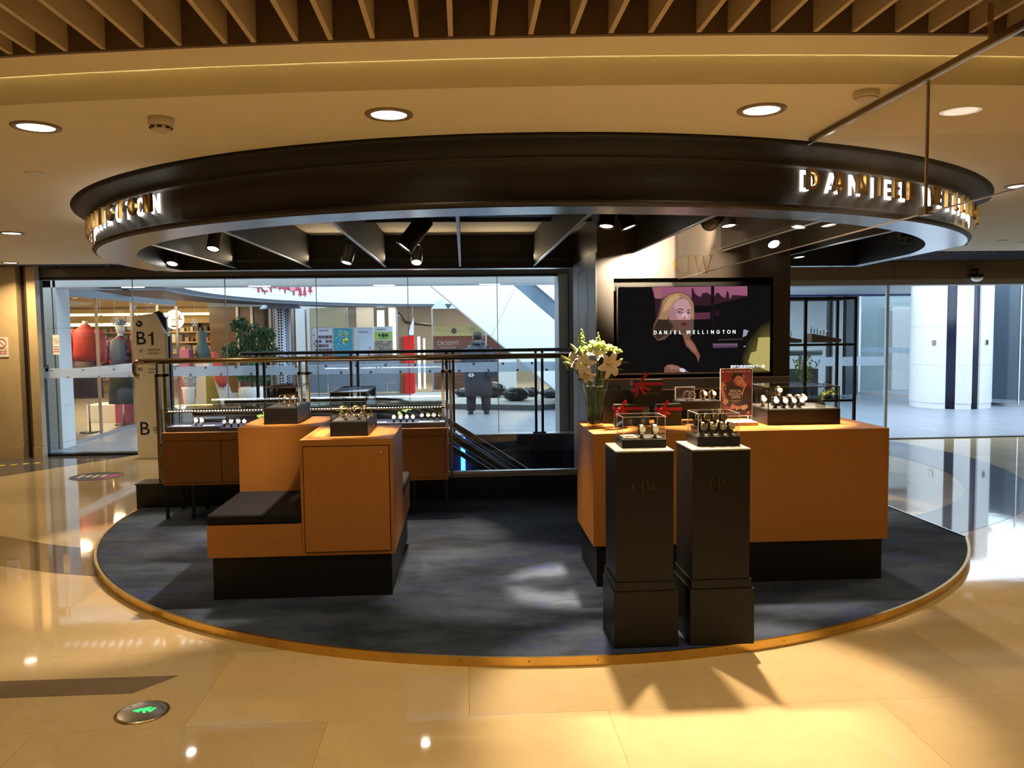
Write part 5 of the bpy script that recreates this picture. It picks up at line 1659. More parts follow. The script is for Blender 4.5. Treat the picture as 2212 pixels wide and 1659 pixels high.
for x in (-2.80, -1.50, -.166):
    for dx in (-.032, .032):
        MB().box(x + dx - .009, x + dx + .009, 7.70, 7.76, 1.28, 1.375).build('post_fork', M_postb, cb)
    for dx in (-.036, .036):
        MB().box(x + dx - .014, x + dx + .014, 7.69, 7.77, .2755, 1.28).build('post', M_postb, cb)
    MB().box(x - .05, x + .05, 7.69, 7.77, 1.255, 1.281).build('post_bridge', M_postb, cb)
    for z in (.42, .62):
        MB().lathe([(.02, 0), (.02, .02)], 12, M=Matrix.Translation((x, 7.70, z)) @ Matrix.Rotation(PI / 2, 4, 'X')).build('glass_clamp', M_blackmetal, cb)
for x in (-.14, 1.04):
    MB().lathe([(.012, 0), (.012, .018), (.004, .022)], 10, M=Matrix.Translation((x, 7.665, .2755))).build('cap_bolt', M_steel, cb)

fb = root('balustrade', (-.75, 11.1, 0), 'far dark steel glass balustrade in front of the shop window', 'balustrade')
MB().box(-2.98, 1.56, 11.05, 11.20, .0, .215).build('curb', pbr('curb_navy', (0.05, 0.06, 0.08), 0.35, noise=.1), fb, bevel=.003)
MB().box(-2.98, 1.56, 11.04, 11.21, .2155, .232).build('curb_cap', M_steel, fb)
MB().tube([(-2.975, 11.1, 1.375), (1.56, 11.1, 1.375)], .024, 14).build('handrail', M_blackmetal, fb)
MB().tube([(-2.975, 11.1, 1.378), (-2.985, 11.1, 1.35), (-2.985, 11.1, 1.25)], .022, 12).build('rail_return', M_bronze, fb)
for x in (-2.72, -1.475, -.19, 1.025):
    for dx in (-.045, .045):
        MB().box(x + dx - .017, x + dx + .017, 11.08, 11.12, .232, 1.36).build('post', M_blackmetal, fb)
    MB().box(x - .09, x + .09, 11.07, 11.13, .2325, .25).build('post_foot', M_blackmetal, fb)
for (x0, x1) in ((-2.95, -2.80), (-2.65, -1.55), (-1.40, -.27), (-.11, .95), (1.10, 1.55)):
    MB().box(x0, x1, 11.096, 11.104, .25, 1.20).build('glass_panel', M_glass, fb)

# escalator
es = root('escalator', (-.3, 8.9, -1), 'escalator going down to the right with black handrails', 'escalator')
def epath(dz, x_end=2.3):
    P = [(-2.7, dz)]
    P += [(-1.2, dz), (-.95, dz - .004), (-.72, dz - .03), (-.52, dz - .085), (-.32, dz - .18), (-.12, dz - .305)]
    x = -.12; z = dz - .305
    P += [(1.2, z - 1.32 * .66), (3.6, z - 3.72 * .66)]
    return P
M_rubber = pbr('handrail_rubber', (0.008, 0.008, 0.009), 0.3, noise=.1)
for y in (8.25, 9.35):
    MB().tube([(x, y, z) for x, z in epath(.875)], .030, 10).build('handrail', M_rubber, es)
    MB().tube([(x, y, z) for x, z in epath(.835)], .012, 8).build('handrail_guide', M_steel, es)
    P = epath(.80); Q = epath(.10)
    b = MB()
    for i in range(len(P) - 1):
        (xa, za), (xb, zb2) = P[i], P[i + 1]; (xc, zc), (xd, zd) = Q[i], Q[i + 1]
        b.face([(xa, y, za), (xb, y, zb2), (xd, y, zd), (xc, y, zc)])
    b.build('balustrade_glass', M_glass, es)
    b = MB()
    for dzc, h in ((.755, .05), (.10, .09)):
        R_ = epath(dzc)
        for i in range(len(R_) - 1):
            b.bar((R_[i][0], y, R_[i][1]), (R_[i + 1][0], y, R_[i + 1][1]), .05 if dzc < .5 else .03, h)
    b.build('skirt', M_rubber, es)
stp = None
for k in range(26):
    x = -.55 + .30 * k if False else -.40 + .155 * k
    z = -.02 - .102 * k - .06
    if stp is None:
        stp = MB().box(-.16, .0, 8.30, 9.30, -.10, 0).build('step', pbr('step_metal', (0.09, 0.10, 0.12), .4, .7, noise=.2, nscale=30), es); o = stp
    else:
        o = stp.copy(); COL.objects.link(o)
    o.location = (x, 0, z)
MB().box(-2.7, -.55, 8.28, 9.32, -.08, -.02).build('landing_plate', M_steel, es)

# way-finding totem
tt = root('directory_totem', (-4.16, 11.05, 0), 'tall cream directory totem reading B1 with a folded navy corner', 'sign')
M_cream = pbr('totem_cream', (0.80, 0.73, 0.60), 0.5, noise=.03)
M_navy = pbr('totem_navy', (0.010, 0.012, 0.032), 0.4, noise=.1)
tx0, tx1 = -4.335, -3.925
face_ = [(tx0, 0.0), (tx1, 0.0), (tx1, 1.675), (-4.05, 1.925), (tx0, 1.885)]
MB().prism(face_, 0, .10, M=Matrix.Translation((0, 11.10, 0)) @ Matrix.Rotation(PI / 2, 4, 'X')).build('panel', M_cream, tt, bevel=.003)
MB().prism([(-4.14, 1.905), (tx1 + .004, 1.672), (-3.93, 1.87), (-3.955, 1.875), (-3.975, 1.93), (-4.02, 1.958)], 0, .06, M=Matrix.Translation((0, 11.13, 0)) @ Matrix.Rotation(PI / 2, 4, 'X')).build('folded_corner', M_navy, tt)
MB().box(tx1 + .001, tx1 + .03, 11.02, 11.10, 0, 1.66).build('side_panel', M_white, tt)
MB().box(tx1 + .031, tx1 + .055, 11.03, 11.10, 0, 1.62).build('side_stripe', M_navy, tt)
MB().box(tx0 - .03, tx1 + .06, 10.97, 11.14, 0, .012).build('foot_plate', M_steel, tt)
yf = 10.9985
T_ = lambda s, sz, x, z, m=M_navy, al='CENTER', bo=.0: text('totem_lettering', s, sz, m, tt, (x, yf, z), extrude=.0005, align=al, bold=bo)
T_('B', .245, -4.235, 1.59, al='CENTER', bo=.001)
MB().prism([(-4.10, 1.505), (-4.073, 1.505), (-4.073, 1.678), (-4.092, 1.678), (-4.104, 1.655), (-4.138, 1.642), (-4.138, 1.622), (-4.10, 1.634)], 0, .0005, M=Matrix.Translation((0, yf, 0)) @ Matrix.Rotation(PI / 2, 4, 'X')).build('totem_lettering', M_navy, tt)
MB().lathe([(.042, 0), (.042, .002)], 28, M=Matrix.Translation((-4.248, 11.0, 1.788)) @ Matrix.Rotation(PI / 2, 4, 'X')).build('round_badge', M_dark, tt)
text('badge_lettering', 'in', .055, M_cream, tt, (-4.248, 10.9975, 1.792), extrude=.0004, bold=.001)
T_('1F', .055, -4.245, 1.432)
T_('B2', .055, -4.26, 1.19)
M_small = pbr('small_print', (0.16, 0.14, 0.12), .5, noise=.05)
for n, z in ((8, 1.445), (7, 1.40), (5, 1.285), (6, 1.19), (4, 1.15)):
    blocks('fine_print', n, -4.155, yf, z, .021, .016, M_small, tt)
for z in (1.425, 1.38, 1.255):
    MB().box(-4.155, -3.985, yf + .0005, yf + .0014, z, z + .002).build('rule_line', M_small, tt)
T_('B', .25, -4.235, .395, bo=.001)
T_('区', .065, -4.095, .39)
T_('Area', .026, -4.09, .345, m=M_small)

# notices on the wall and stone jamb
def notice(lab, x, y, z, w, h):
    o = root('prohibition_notice', (x, y, z), lab, 'sign')
    MB().box(x - w / 2, x + w / 2, y, y + .003, z - h / 2, z + h / 2).build('sheet', M_white, o)
    m = pbr('notice_red', (0.55, 0.05, 0.05), .5, noise=.05); k = pbr('notice_grey', (0.30, 0.30, 0.31), .5, noise=.05)
    c = Vector((x, y - .0005, z + h * .2)); r = w * .34
    b = MB().tube([(c.x + r * math.cos(2 * PI * i / 28), c.y, c.z + r * math.sin(2 * PI * i / 28)) for i in range(28)], w * .03, 5, close=True)
    b.bar((c.x - r * .68, c.y, c.z + r * .68), (c.x + r * .68, c.y, c.z - r * .68), .002, w * .05)
    b.build('prohibition_ring', m, o)
    MB().bar((c.x - r * .4, c.y + .0012, c.z - r * .15), (c.x + r * .4, c.y + .0012, c.z + r * .1), .001, w * .06).build('pictogram', k, o)
    for q, mm, n in ((.10, k, 5), (.22, m, 6), (.33, m, 6)):
        blocks('fine_print', n, x - w * .40, y - .0008, z - h * q, w * .8 / n, h * .075, mm, o)
notice('white prohibition notice with red ring on the marble wall', -6.10 + .0, 11.17, 1.50, .17, .26)
notice('white prohibition notice on the glass before the white stone jamb', -5.528, 11.438, 1.52, .085, .27)
t = root('access_reader', (-5.66, 11.43, 1.20), 'small black access reader on the entrance glass', 'reader')
MB().box(-5.68, -5.645, 11.42, 11.443, 1.16, 1.25).build('housing', M_blackmetal, t); MB().box(-5.675, -5.65, 11.4185, 11.42, 1.205, 1.24).build('keypad', M_silver, t)

# floor exit light and floor stickers
t = root('floor_exit_light', (-1.427, 3.55, 0), 'round steel exit light set in the marble floor with a green running figure', 'floor light')
T = Matrix.Translation((-1.427, 3.55, 0))
MB().lathe([(.108, .0005), (.106, .004), (.098, .006), (.001, .0065)], 40, M=T).build('steel_plate', pbr('plate_steel', (0.60, 0.55, 0.48), .25, 1.0, noise=.15, nscale=60), t)
MB().lathe([(.110, .0), (.113, .002), (.108, .0025)], 40, M=T, cap=False).build('rim', M_brass, t)
G = glow('exit_green', (.06, .85, .18), 1.6)
z = .0072
b = MB()
for p in ([(-.045, .005), (-.01, -.012), (-.01, .002), (.030, .002), (.030, .018), (-.01, .018), (-.01, .03)], [(.028, -.010), (.040, -.010), (.052, .030), (.038, .030)], [(-.012, .018), (.0, .030), (.018, .038), (.034, .034), (.020, .020)], [(.0, -.006), (.014, -.02), (.022, -.015), (.012, .002)]):
    b.face([(-1.427 + x, 3.55 + y, z) for x, y in p])
b.build('exit_symbol', G, t)
for (dx, dy) in ((-.07, .05), (.075, .035), (.02, -.085)):
    MB().lathe([(.004, .0062), (.002, .0075)], 8, M=T @ Matrix.Translation((dx, dy, 0))).build('screw', M_dark, t)
t = root('floor_sticker', (-4.30, 9.70, .0), 'round black white and pink sticker on the polished floor at left', 'sticker')
b = MB(); b.lathe([(.001, .0024), (.29, .0024), (.29, .002)], 36, M=Matrix.Translation((-4.30, 9.70, 0)), smooth=False); b.build('disc', pbr('sticker_black', (0.05, 0.05, 0.055), .4, noise=.3, nscale=9), t)
b = MB().face([(-4.30 + x, 9.70 + y, .003) for x, y in ((.05, -.2), (.18, -.18), (.28, -.02), (.25, .14), (.12, .08), (.14, -.06))]); b.build('pink_patch', pbr('sticker_pink', (0.55, 0.03, 0.22), .4, noise=.1), t)
for k in range(5):
    MB().box(-4.50 + k * .085, -4.455 + k * .085, 9.60 + .03 * (k % 2), 9.78, .0026, .0029).build('white_glyph', M_white, t)
t = root('floor_sticker', (-5.7, 10.7, 0), 'row of yellow floor letters near the left marble wall', 'sticker')
for k in range(4):
    MB().box(-5.93 + k * .12, -5.86 + k * .12, 10.62 + k * .05, 10.70 + k * .05, .0026, .003).build('yellow_glyph', pbr('sticker_yellow', (0.75, 0.62, 0.06), .4, noise=.1), t)
# ================================================================== OUTSIDE THE GLASS
og = root('ground', (0, 17, 0)); struct(og)
M_pave = pbr('plaza_paving', (0.29, 0.32, 0.385), 0.35, noise=.10, nscale=1.2, stretch=(.5, 2, 1))
MB().box(-12, 14, 11.6, 26, -.3, -.006).build('paving_base', M_pave, og)
pv = None
for j in range(12):
    for i in range(20):
        x = -11.4 + 1.2 * i + (.6 if j % 2 else 0); y = 12.2 + 1.2 * j
        if pv is None:
            pv = MB().box(-.596, .596, -.596, .596, -.006, .0).build('paving_slab', M_pave, og); o = pv
        else:
            o = pv.copy(); COL.objects.link(o)
        o.location = (x, y, 0)

# ---- clothes shop at the left, glass front seen at a slant
M_fas = pbr('blue_grey_fascia', (0.30, 0.36, 0.42), 0.4, noise=.06, nscale=2)
sa = root('clothes_shop', (-5.9, 15, 0), 'glass fronted clothes shop with a grey-blue fascia at the left outside the window', 'shop front')
b = MB(); b.add([(-5.92, 12.45, 2.24), (-5.92, 17.3, 2.24), (-5.92, 17.3, 2.62), (-5.92, 12.45, 2.40), (-6.1, 12.45, 2.24), (-6.1, 17.3, 2.24), (-6.1, 17.3, 2.62), (-6.1, 12.45, 2.40)],
           [(0, 1, 2, 3), (7, 6, 5, 4), (0, 3, 7, 4), (1, 5, 6, 2), (0, 4, 5, 1), (3, 2, 6, 7)])
b.build('fascia', M_fas, sa)
for (y0, y1) in ((12.55, 13.55), (13.58, 14.95), (14.98, 16.2), (16.23, 17.25)):
    MB().box(-5.91, -5.90, y0, y1, .06, 2.235).build('glass_pane', clear('shop_glass', (.98, .99, .99), .03, .22), sa)
for y in (13.565, 14.965, 16.215, 17.27):
    MB().box(-5.93, -5.885, y - .012, y + .012, .06, 2.235).build('mullion', M_steel, sa)
MB().box(-5.96, -5.86, 12.5, 17.3, 0, .06).build('sill', M_steel, sa)
MB().box(-5.895, -5.89, 12.5, 17.3, 1.00, 1.14).build('frosted_band', M_frost, sa)
for (y0, y1) in ((17.32, 17.34),):
    for (x0, x1) in ((-7.4, -6.7), (-6.67, -5.95)):
        pass
MB().box(-10.5, -5.95, 12.4, 21.5, .0, .012).build('shop_floor', pbr('shop_floor', (0.60, 0.55, 0.46), .15, noise=.06, nscale=2), sa)
M_shopw = pbr('shop_wall', (0.46, 0.34, 0.20), .6, noise=.1)
MB().box(-10.6, -10.5, 12.4, 21.6, 0, 3).build('shop_wall', M_shopw, sa)
MB().box(-10.5, -5.2, 21.5, 21.6, 0, 2.9).build('shop_wall', M_shopw, sa)
MB().box(-10.5, -6.12, 12.3, 12.4, 0, 3).build('shop_wall', M_shopw, sa)
MB().box(-10.6, -5.0, 12.3, 21.6, 2.72, 2.8).build('shop_ceiling', pbr('shop_ceiling', (0.55, 0.44, 0.30), .6, noise=.05), sa)
shd = root('display_shelving', (-8.0, 21.4, 0), 'warm lit wall of crowded shelves deep in the clothes shop', 'shelf')
M_shelf = pbr('shelf_wood', (0.42, 0.26, 0.09), .5, noise=.15)
for z in (.5, .85, 1.15, 1.42, 1.68, 1.92):
    MB().box(-10.3, -5.6, 21.15, 21.48, z, z + .03).build('shelf', M_shelf, shd)
MB().box(-10.3, -5.6, 21.40, 21.49, .2, 2.3).build('backboard', pbr('shelf_back', (0.36, 0.25, 0.10), .5, noise=.15), shd)
MB().box(-10.3, -5.6, 21.08, 21.14, 2.12, 2.18).build('light_bar', glow('shop_bar', (1, .70, .30), 5), shd)
b = MB()
for z in (.53, .88, 1.18, 1.45, 1.71):
    x = -10.2
    while x < -5.7:
        w = random.uniform(.05, .14); h = random.uniform(.08, .2)
        b.box(x, x + w, 21.2, 21.36, z, z + h, random.randint(0, 3)); x += w + random.uniform(.02, .08)
stuff(b.build('folded_goods', [pbr('goods_%d' % i, c, .7, noise=.2) for i, c in enumerate(((.30, .22, .12), (.10, .09, .09), (.55, .48, .36), (.35, .16, .07)))], shd))
b = MB()
MB().box(-9.6, -6.4, 19.0, 19.08, 1.84, 1.91).build('hanging_light_bar', glow('shop_bar', (1, .70, .30), 5), sa)
for i, (x, y) in enumerate(((-6.5, 13.2), (-6.9, 14.2), (-6.4, 14.6), (-7.6, 15.4), (-6.5, 15.8), (-7.8, 17), (-6.6, 17.2), (-8.4, 14.5))):
    o = root('shop_spotlight', (x, y, 2.4), '%s round glowing spotlight under the clothes shop ceiling counted from the window' % ORD[i], 'spotlight', 'clothes shop spotlights')
    T = Matrix.Translation((x, y, 2.42)) @ Matrix.Rotation(.5, 4, 'X')
    MB().lathe([(.075, 0), (.08, .02), (.08, .14), (.02, .16)], 16, M=T).build('lamp_body', pbr('lamp_grey', (.5, .45, .38), .4, noise=.05), o)
    MB().lathe([(.001, -.002), (.072, -.002), (.072, .003)], 16, M=T).build('lens', glow('shop_lens', (1, .88, .68), 12), o)
    MB().box(x - .012, x + .012, y - .012, y + .012, 2.55, 2.72).build('stem', M_blackmetal, o)
for (x, y) in ((-7.2, 13.6), (-7.6, 15.6), (-7.6, 17.8), (-7.4, 19.8)):
    lamp('shop_lamp', 'AREA', (x, y, 2.35), 75, (1, .72, .40), 1.0, (x + .2, y, 0))

def limb(b, pts, rad, n=10): b.tube(pts, rad, n)
M_red = pbr('red_jacket', (0.60, 0.045, 0.028), .6, noise=.25, nscale=14)
M_plaid = bpy.data.materials.new('plaid')
M_plaid.use_nodes = True
_nt = M_plaid.node_tree; _N = _nt.nodes.new; _b = _nt.nodes['Principled BSDF']
_tc = _N('ShaderNodeTexCoord'); _ck = _N('ShaderNodeTexChecker'); _ck.inputs['Scale'].default_value = 16
_ck.inputs['Color1'].default_value = (.40, .05, .06, 1); _ck.inputs['Color2'].default_value = (.03, .025, .03, 1)
_c2 = _N('ShaderNodeTexChecker'); _c2.inputs['Scale'].default_value = 7; _c2.inputs['Color1'].default_value = (1, 1, 1, 1); _c2.inputs['Color2'].default_value = (.35, .3, .3, 1)
_mx = _N('ShaderNodeMix'); _mx.data_type = 'RGBA'; _mx.blend_type = 'MULTIPLY'; _mx.inputs['Factor'].default_value = 1
_nt.links.new(_tc.outputs['Object'], _ck.inputs['Vector']); _nt.links.new(_tc.outputs['Object'], _c2.inputs['Vector'])
_nt.links.new(_ck.outputs['Color'], _mx.inputs['A']); _nt.links.new(_c2.outputs['Color'], _mx.inputs['B']); _nt.links.new(_mx.outputs['Result'], _b.inputs['Base Color'])
def mannequin(name, lab, x, y, top, body, head=True, skirt=None, M_cap=None):
    """dressed torso on a stand; top is the collar height"""
    o = root(name, (x, y, .012), lab, 'mannequin')
    z0 = top - .58
    b = MB()
    b.loft([(z0, x, y, .20, .14), (z0 + .1, x, y, .215, .15), (z0 + .28, x, y, .20, .14), (z0 + .44, x, y, .215, .13), (z0 + .52, x, y, .17, .10), (z0 + .57, x, y, .08, .07), (z0 + .60, x, y, .062, .06)], 20, p=2.3)
    b.build('jacket_body', body, o)
    for s in (-1, 1):
        MB().tube([(x + s * .17, y, z0 + .50), (x + s * .235, y - .01, z0 + .40), (x + s * .28, y - .03, z0 + .18), (x + s * .29, y - .06, z0 - .02)], [.065, .075, .068, .052], 12).build('sleeve', body, o)
    MB().loft([(z0 + .585, x, y, .05, .05), (z0 + .66, x, y, .045, .045)], 12).build('neck', M_white, o)
    if head:
        MB().loft([(z0 + .63, x, y, .03, .03), (z0 + .68, x, y - .01, .06, .07), (z0 + .77, x, y - .01, .075, .09), (z0 + .85, x, y, .06, .07), (z0 + .88, x, y, .02, .02)], 14).build('head', pbr('mannequin_white', (.75, .74, .72), .4, noise=.03), o)
    if M_cap:
        b = MB().loft([(z0 + .80, x + .01, y, .085, .10), (z0 + .86, x + .02, y, .08, .09), (z0 + .90, x + .02, y, .04, .05)], 14)
        b.loft([(z0 + .80, x + .10, y - .02, .07, .06), (z0 + .815, x + .10, y - .02, .07, .06)], 12)
        b.build('cap', M_cap, o)
    if skirt:
        MB().loft([(z0 - .62, x, y, .24, .17), (z0 - .3, x, y, .22, .16), (z0 + .02, x, y, .19, .135)], 20, p=2.4).build('skirt', skirt, o)
    MB().tube([(x, y, .03), (x, y, z0)], .016, 8).build('stand_pole', M_steel, o)
    MB().lathe([(.001, 0), (.16, 0), (.16, .012), (.02, .02)], 24, M=Matrix.Translation((x, y, .0125))).build('stand_base', M_blackmetal, o)
    return o
mannequin('jacket_form', 'red hooded jacket on a headless form behind the shop glass', -6.28, 14.0, 1.80, M_red, head=False, skirt=pbr('plaid_dark', (.10, .045, .04), .7, noise=.6, nscale=22))
mannequin('dressed_mannequin', 'white-faced mannequin in blue cap, plaid shirt and black skirt behind the shop glass', -6.17, 15.1, 1.60, M_plaid, True, pbr('black_skirt', (.02, .02, .024), .7, noise=.2), pbr('blue_cap', (.03, .06, .14), .6, noise=.1))
MB_v = MB().loft([(1.12, -6.17, 15.0, .12, .06), (1.35, -6.17, 14.96, .14, .07), (1.55, -6.17, 14.98, .12, .06)], 14)
tag(MB_v.build('denim_vest', pbr('denim', (.10, .13, .18), .7, noise=.3, nscale=40)), 'blue-grey denim scarf worn over the plaid shirt of the mannequin', 'clothing')
t = root('clothes_rail', (-6.9, 13.6, .012), 'clothes rail of grey and beige coats at the left edge of the shop window', 'clothes rail')
MB().tube([(-7.5, 13.7, .05), (-7.5, 13.7, 1.5), (-6.45, 13.5, 1.5), (-6.45, 13.5, .05)], .014, 8).build('rail', M_steel, t)
for k, (x, y) in enumerate(((-7.5, 13.7), (-6.45, 13.5))):
    MB().box(x - .03, x + .03, y - .25, y + .25, .012, .05).build('foot', M_blackmetal, t)
for i in range(9):
    x = -7.42 + i * .115; y = 13.68 - i * .021
    c = ((.40, .35, .28), (.13, .13, .15), (.22, .22, .25), (.50, .44, .34), (.09, .085, .09))[i % 5]
    o = root('hanging_coat', (x, y, .5), '%s coat from the left on the clothes rail' % ORD[i], 'coat', 'coats on the clothes rail')
    MB().loft([(.62, x, y, .045, .24), (1.0, x, y, .05, .23), (1.32, x, y, .05, .21), (1.42, x, y, .03, .11), (1.45, x, y, .015, .04)], 14).build('coat_body', pbr('coat_%d' % (i % 5), c, .8, noise=.3, nscale=12), o)
    for s in (-1, 1):
        MB().tube([(x, y + s * .19, 1.36), (x, y + s * .26, 1.1), (x, y + s * .27, .85)], [.05, .05, .04], 8).build('sleeve', pbr('coat_%d' % (i % 5), c, .8, noise=.3, nscale=12), o)
    MB().tube([(x, y, 1.45), (x, y, 1.50), (x, y + .02, 1.515)], .005, 6).build('hanger_hook', M_steel, o)
tag(MB().box(-7.05, -6.45, 15.6, 16.2, .012, .34).build('white_plinth', M_white, bevel=.01), 'low white plinth on the clothes shop floor', 'plinth')
tag(MB().box(-6.45, -5.98, 15.4, 16.1, .012, .62).build('pink_plinth', pbr('pink_paint', (.42, .07, .13), .5, noise=.05), bevel=.01), 'tall pink-red plinth behind the mannequin', 'plinth')
tag(MB().box(-6.30, -6.12, 16.4, 16.9, .62, 1.55).build('pink_banner', pbr('pink_paint2', (.42, .07, .13), .5, noise=.05), bevel=.01), 'upright pink-red panel just left of the totem', 'panel')
b = MB()
tag(MB().loft([(.35, -6.0, 15.9, .06, .12), (.8, -6.0, 15.9, .07, .14), (1.2, -6.0, 15.9, .05, .1)], 12).build('orange_coat', pbr('orange_cloth', (.75, .14, .03), .7, noise=.2)), 'orange-red coat hanging beside the black skirt', 'coat')
# snowflakes hung in the shop window
M_flake = pbr('flake_white', (.85, .83, .78), .5, noise=.02)
for i, (y, z, s) in enumerate(((15.35, 1.93, .10), (14.4, 1.88, .075), (15.2, 2.14, .05), (19.3, 1.9, .09))):
    x = -5.96 if i != 3 else -6.2
    o = root('snowflake', (x, y, z), '%s white paper snowflake hanging in the clothes shop window' % ('largest', 'second', 'smallest', 'farthest')[i], 'decoration', 'snowflakes')
    for k in range(3):
        a = k * PI / 3
        b = MB(); d = Vector((.7, .7, 0)).normalized() * math.cos(a) + Vector((0, 0, 1)) * math.sin(a)
        c = Vector((x, y, z)); b.bar(c - d * s, c + d * s, .006, .016)
        for q in (-.6, .6):
            p = c + d * s * q
            for w in (.9, -.9):
                d2 = Vector((.7, .7, 0)).normalized() * math.cos(a + w) + Vector((0, 0, 1)) * math.sin(a + w)
                b.bar(p, p + d2 * s * .35 * (1 if q > 0 else -1), .005, .012)
        b.build('arm', M_flake, o)
    MB().tube([(x, y, z + s), (x, y, 2.4)], .002, 4).build('thread', M_flake, o)
o = root('yellow_arrow', (-6.0, 13.9, 1.9), 'small yellow folded ornament hanging in the clothes shop window', 'decoration')
b = MB(); b.bar((-6.08, 13.9, 1.90), (-5.98, 13.95, 1.97), .01, .03); b.bar((-6.08, 13.9, 1.90), (-5.98, 13.95, 1.84), .01, .03); b.build('fold', pbr('yellow_paper', (.75, .60, .05), .5, noise=.05), o)
MB().tube([(-6.0, 13.93, 1.95), (-6.0, 13.93, 2.4)], .002, 4).build('thread', M_flake, o)
# dome camera on the shop fascia
t = root('dome_camera', (-5.85, 14.7, 2.33), 'dark dome camera on the blue-grey shop fascia', 'camera')
MB().lathe([(.03, -.12), (.09, -.10), (.10, -.06), (.03, -.02)], 20, M=Matrix.Translation((-5.83, 14.7, 2.43))).build('dome', pbr('dome_dark', (.05, .06, .07), .1, .5, noise=.1), t)
MB().box(-5.92, -5.82, 14.66, 14.74, 2.40, 2.44).build('bracket', M_blackmetal, t)

# round emblem sign
t = root('round_sign', (-6.86, 20, 1.99), 'glowing white ring sign with one character over the clothes shop', 'sign')
GW = glow('sign_white', (1, .97, .9), 3.0)
b = MB().tube([(-6.86 + .205 * math.cos(2 * PI * i / 36), 19.9, 1.99 + .205 * math.sin(2 * PI * i / 36)) for i in range(36)], .024, 8, close=True); b.build('ring', GW, t)
text('sign_character', '桦', .36, GW, t, (-6.86, 19.9, 1.99), extrude=.012, bold=.006)
MB().tube([(-6.86, 19.9, 2.22), (-6.86, 19.9, 2.72)], .006, 6).build('rod', M_steel, t)

# things standing on the plaza by the second shop front
M_pink = pbr('pink_stand', (.40, .10, .17), .5, noise=.08)
tag(MB().box(-6.38, -6.12, 18.6, 18.9, 0, 1.30).build('pink_stand', M_pink, bevel=.01), 'tall muted pink stand outside right of the totem', 'stand')
tag(MB().loft([(1.0, -5.92, 18.9, .10, .1), (1.25, -5.92, 18.9, .17, .13), (1.45, -5.92, 18.9, .10, .09), (1.52, -5.92, 18.9, .08, .08), (1.68, -5.92, 18.9, .11, .11), (1.72, -5.92, 18.9, .03, .03)], 16).build('teal_bust', pbr('teal_paint', (.05, .12, .16), .6, noise=.1)), 'dark teal mannequin bust beside the pink stand', 'bust')
tag(MB().box(-6.05, -5.74, 18.75, 19.1, 0, .98).build('white_stand', M_white, bevel=.01), 'white stand carrying the teal bust', 'stand')
tag(MB().loft([(0, -5.93, 17.9, .10, .1), (.45, -5.93, 17.9, .13, .12), (.5, -5.93, 17.9, .15, .13)], 18).build('white_bin', M_white), 'white tapered planter stand with a patterned bag', 'planter')
tag(MB().loft([(.52, -5.90, 17.88, .10, .06), (.72, -5.90, 17.88, .15, .07), (.9, -5.88, 17.88, .11, .05)], 12).build('patterned_bag', pbr('dotted_cloth', (.75, .76, .78), .6, col2=(.05, .05, .08), nscale=35)), 'black and white patterned bag on the white planter stand', 'bag')
tag(MB().box(-5.72, -5.45, 18.4, 18.6, 0, .75).build('yellow_board', pbr('olive_yellow', (.36, .30, .06), .6, noise=.1), bevel=.01), 'olive yellow panel behind the white seat', 'panel')
t = root('hooded_garment', (-5.35, 18.2, .5), 'coral red garment hanging over the white sloped seat', 'clothing')
MB().loft([(.48, -5.28, 18.15, .07, .04), (.62, -5.30, 18.15, .14, .06), (.9, -5.36, 18.17, .12, .06), (1.12, -5.42, 18.2, .09, .05), (1.25, -5.46, 18.2, .05, .04)], 12).build('cloth', pbr('coral_cloth', (.55, .08, .06), .6, noise=.2), t)
t = root('slanted_chair', (-5.05, 18.3, 0), 'white slanted seat with a low side table', 'seat')
b = MB().prism([(-5.50, .75), (-5.32, 0), (-4.92, 0), (-4.98, .30), (-5.22, .32), (-5.34, .75)][::-1] if False else [(-5.34, .75), (-5.50, .75), (-5.32, .0), (-4.92, .0), (-4.98, .30), (-5.22, .32)], 0, .4, M=Matrix.Translation((0, 18.6, 0)) @ Matrix.Rotation(PI / 2, 4, 'X')); b.build('seat_shell', pbr('pale_seat', (.62, .63, .66), .5, noise=.04), t)
MB().box(-4.90, -4.70, 18.25, 18.55, 0, .32).build('side_block', pbr('pale_seat', (.62, .63, .66), .5), t)
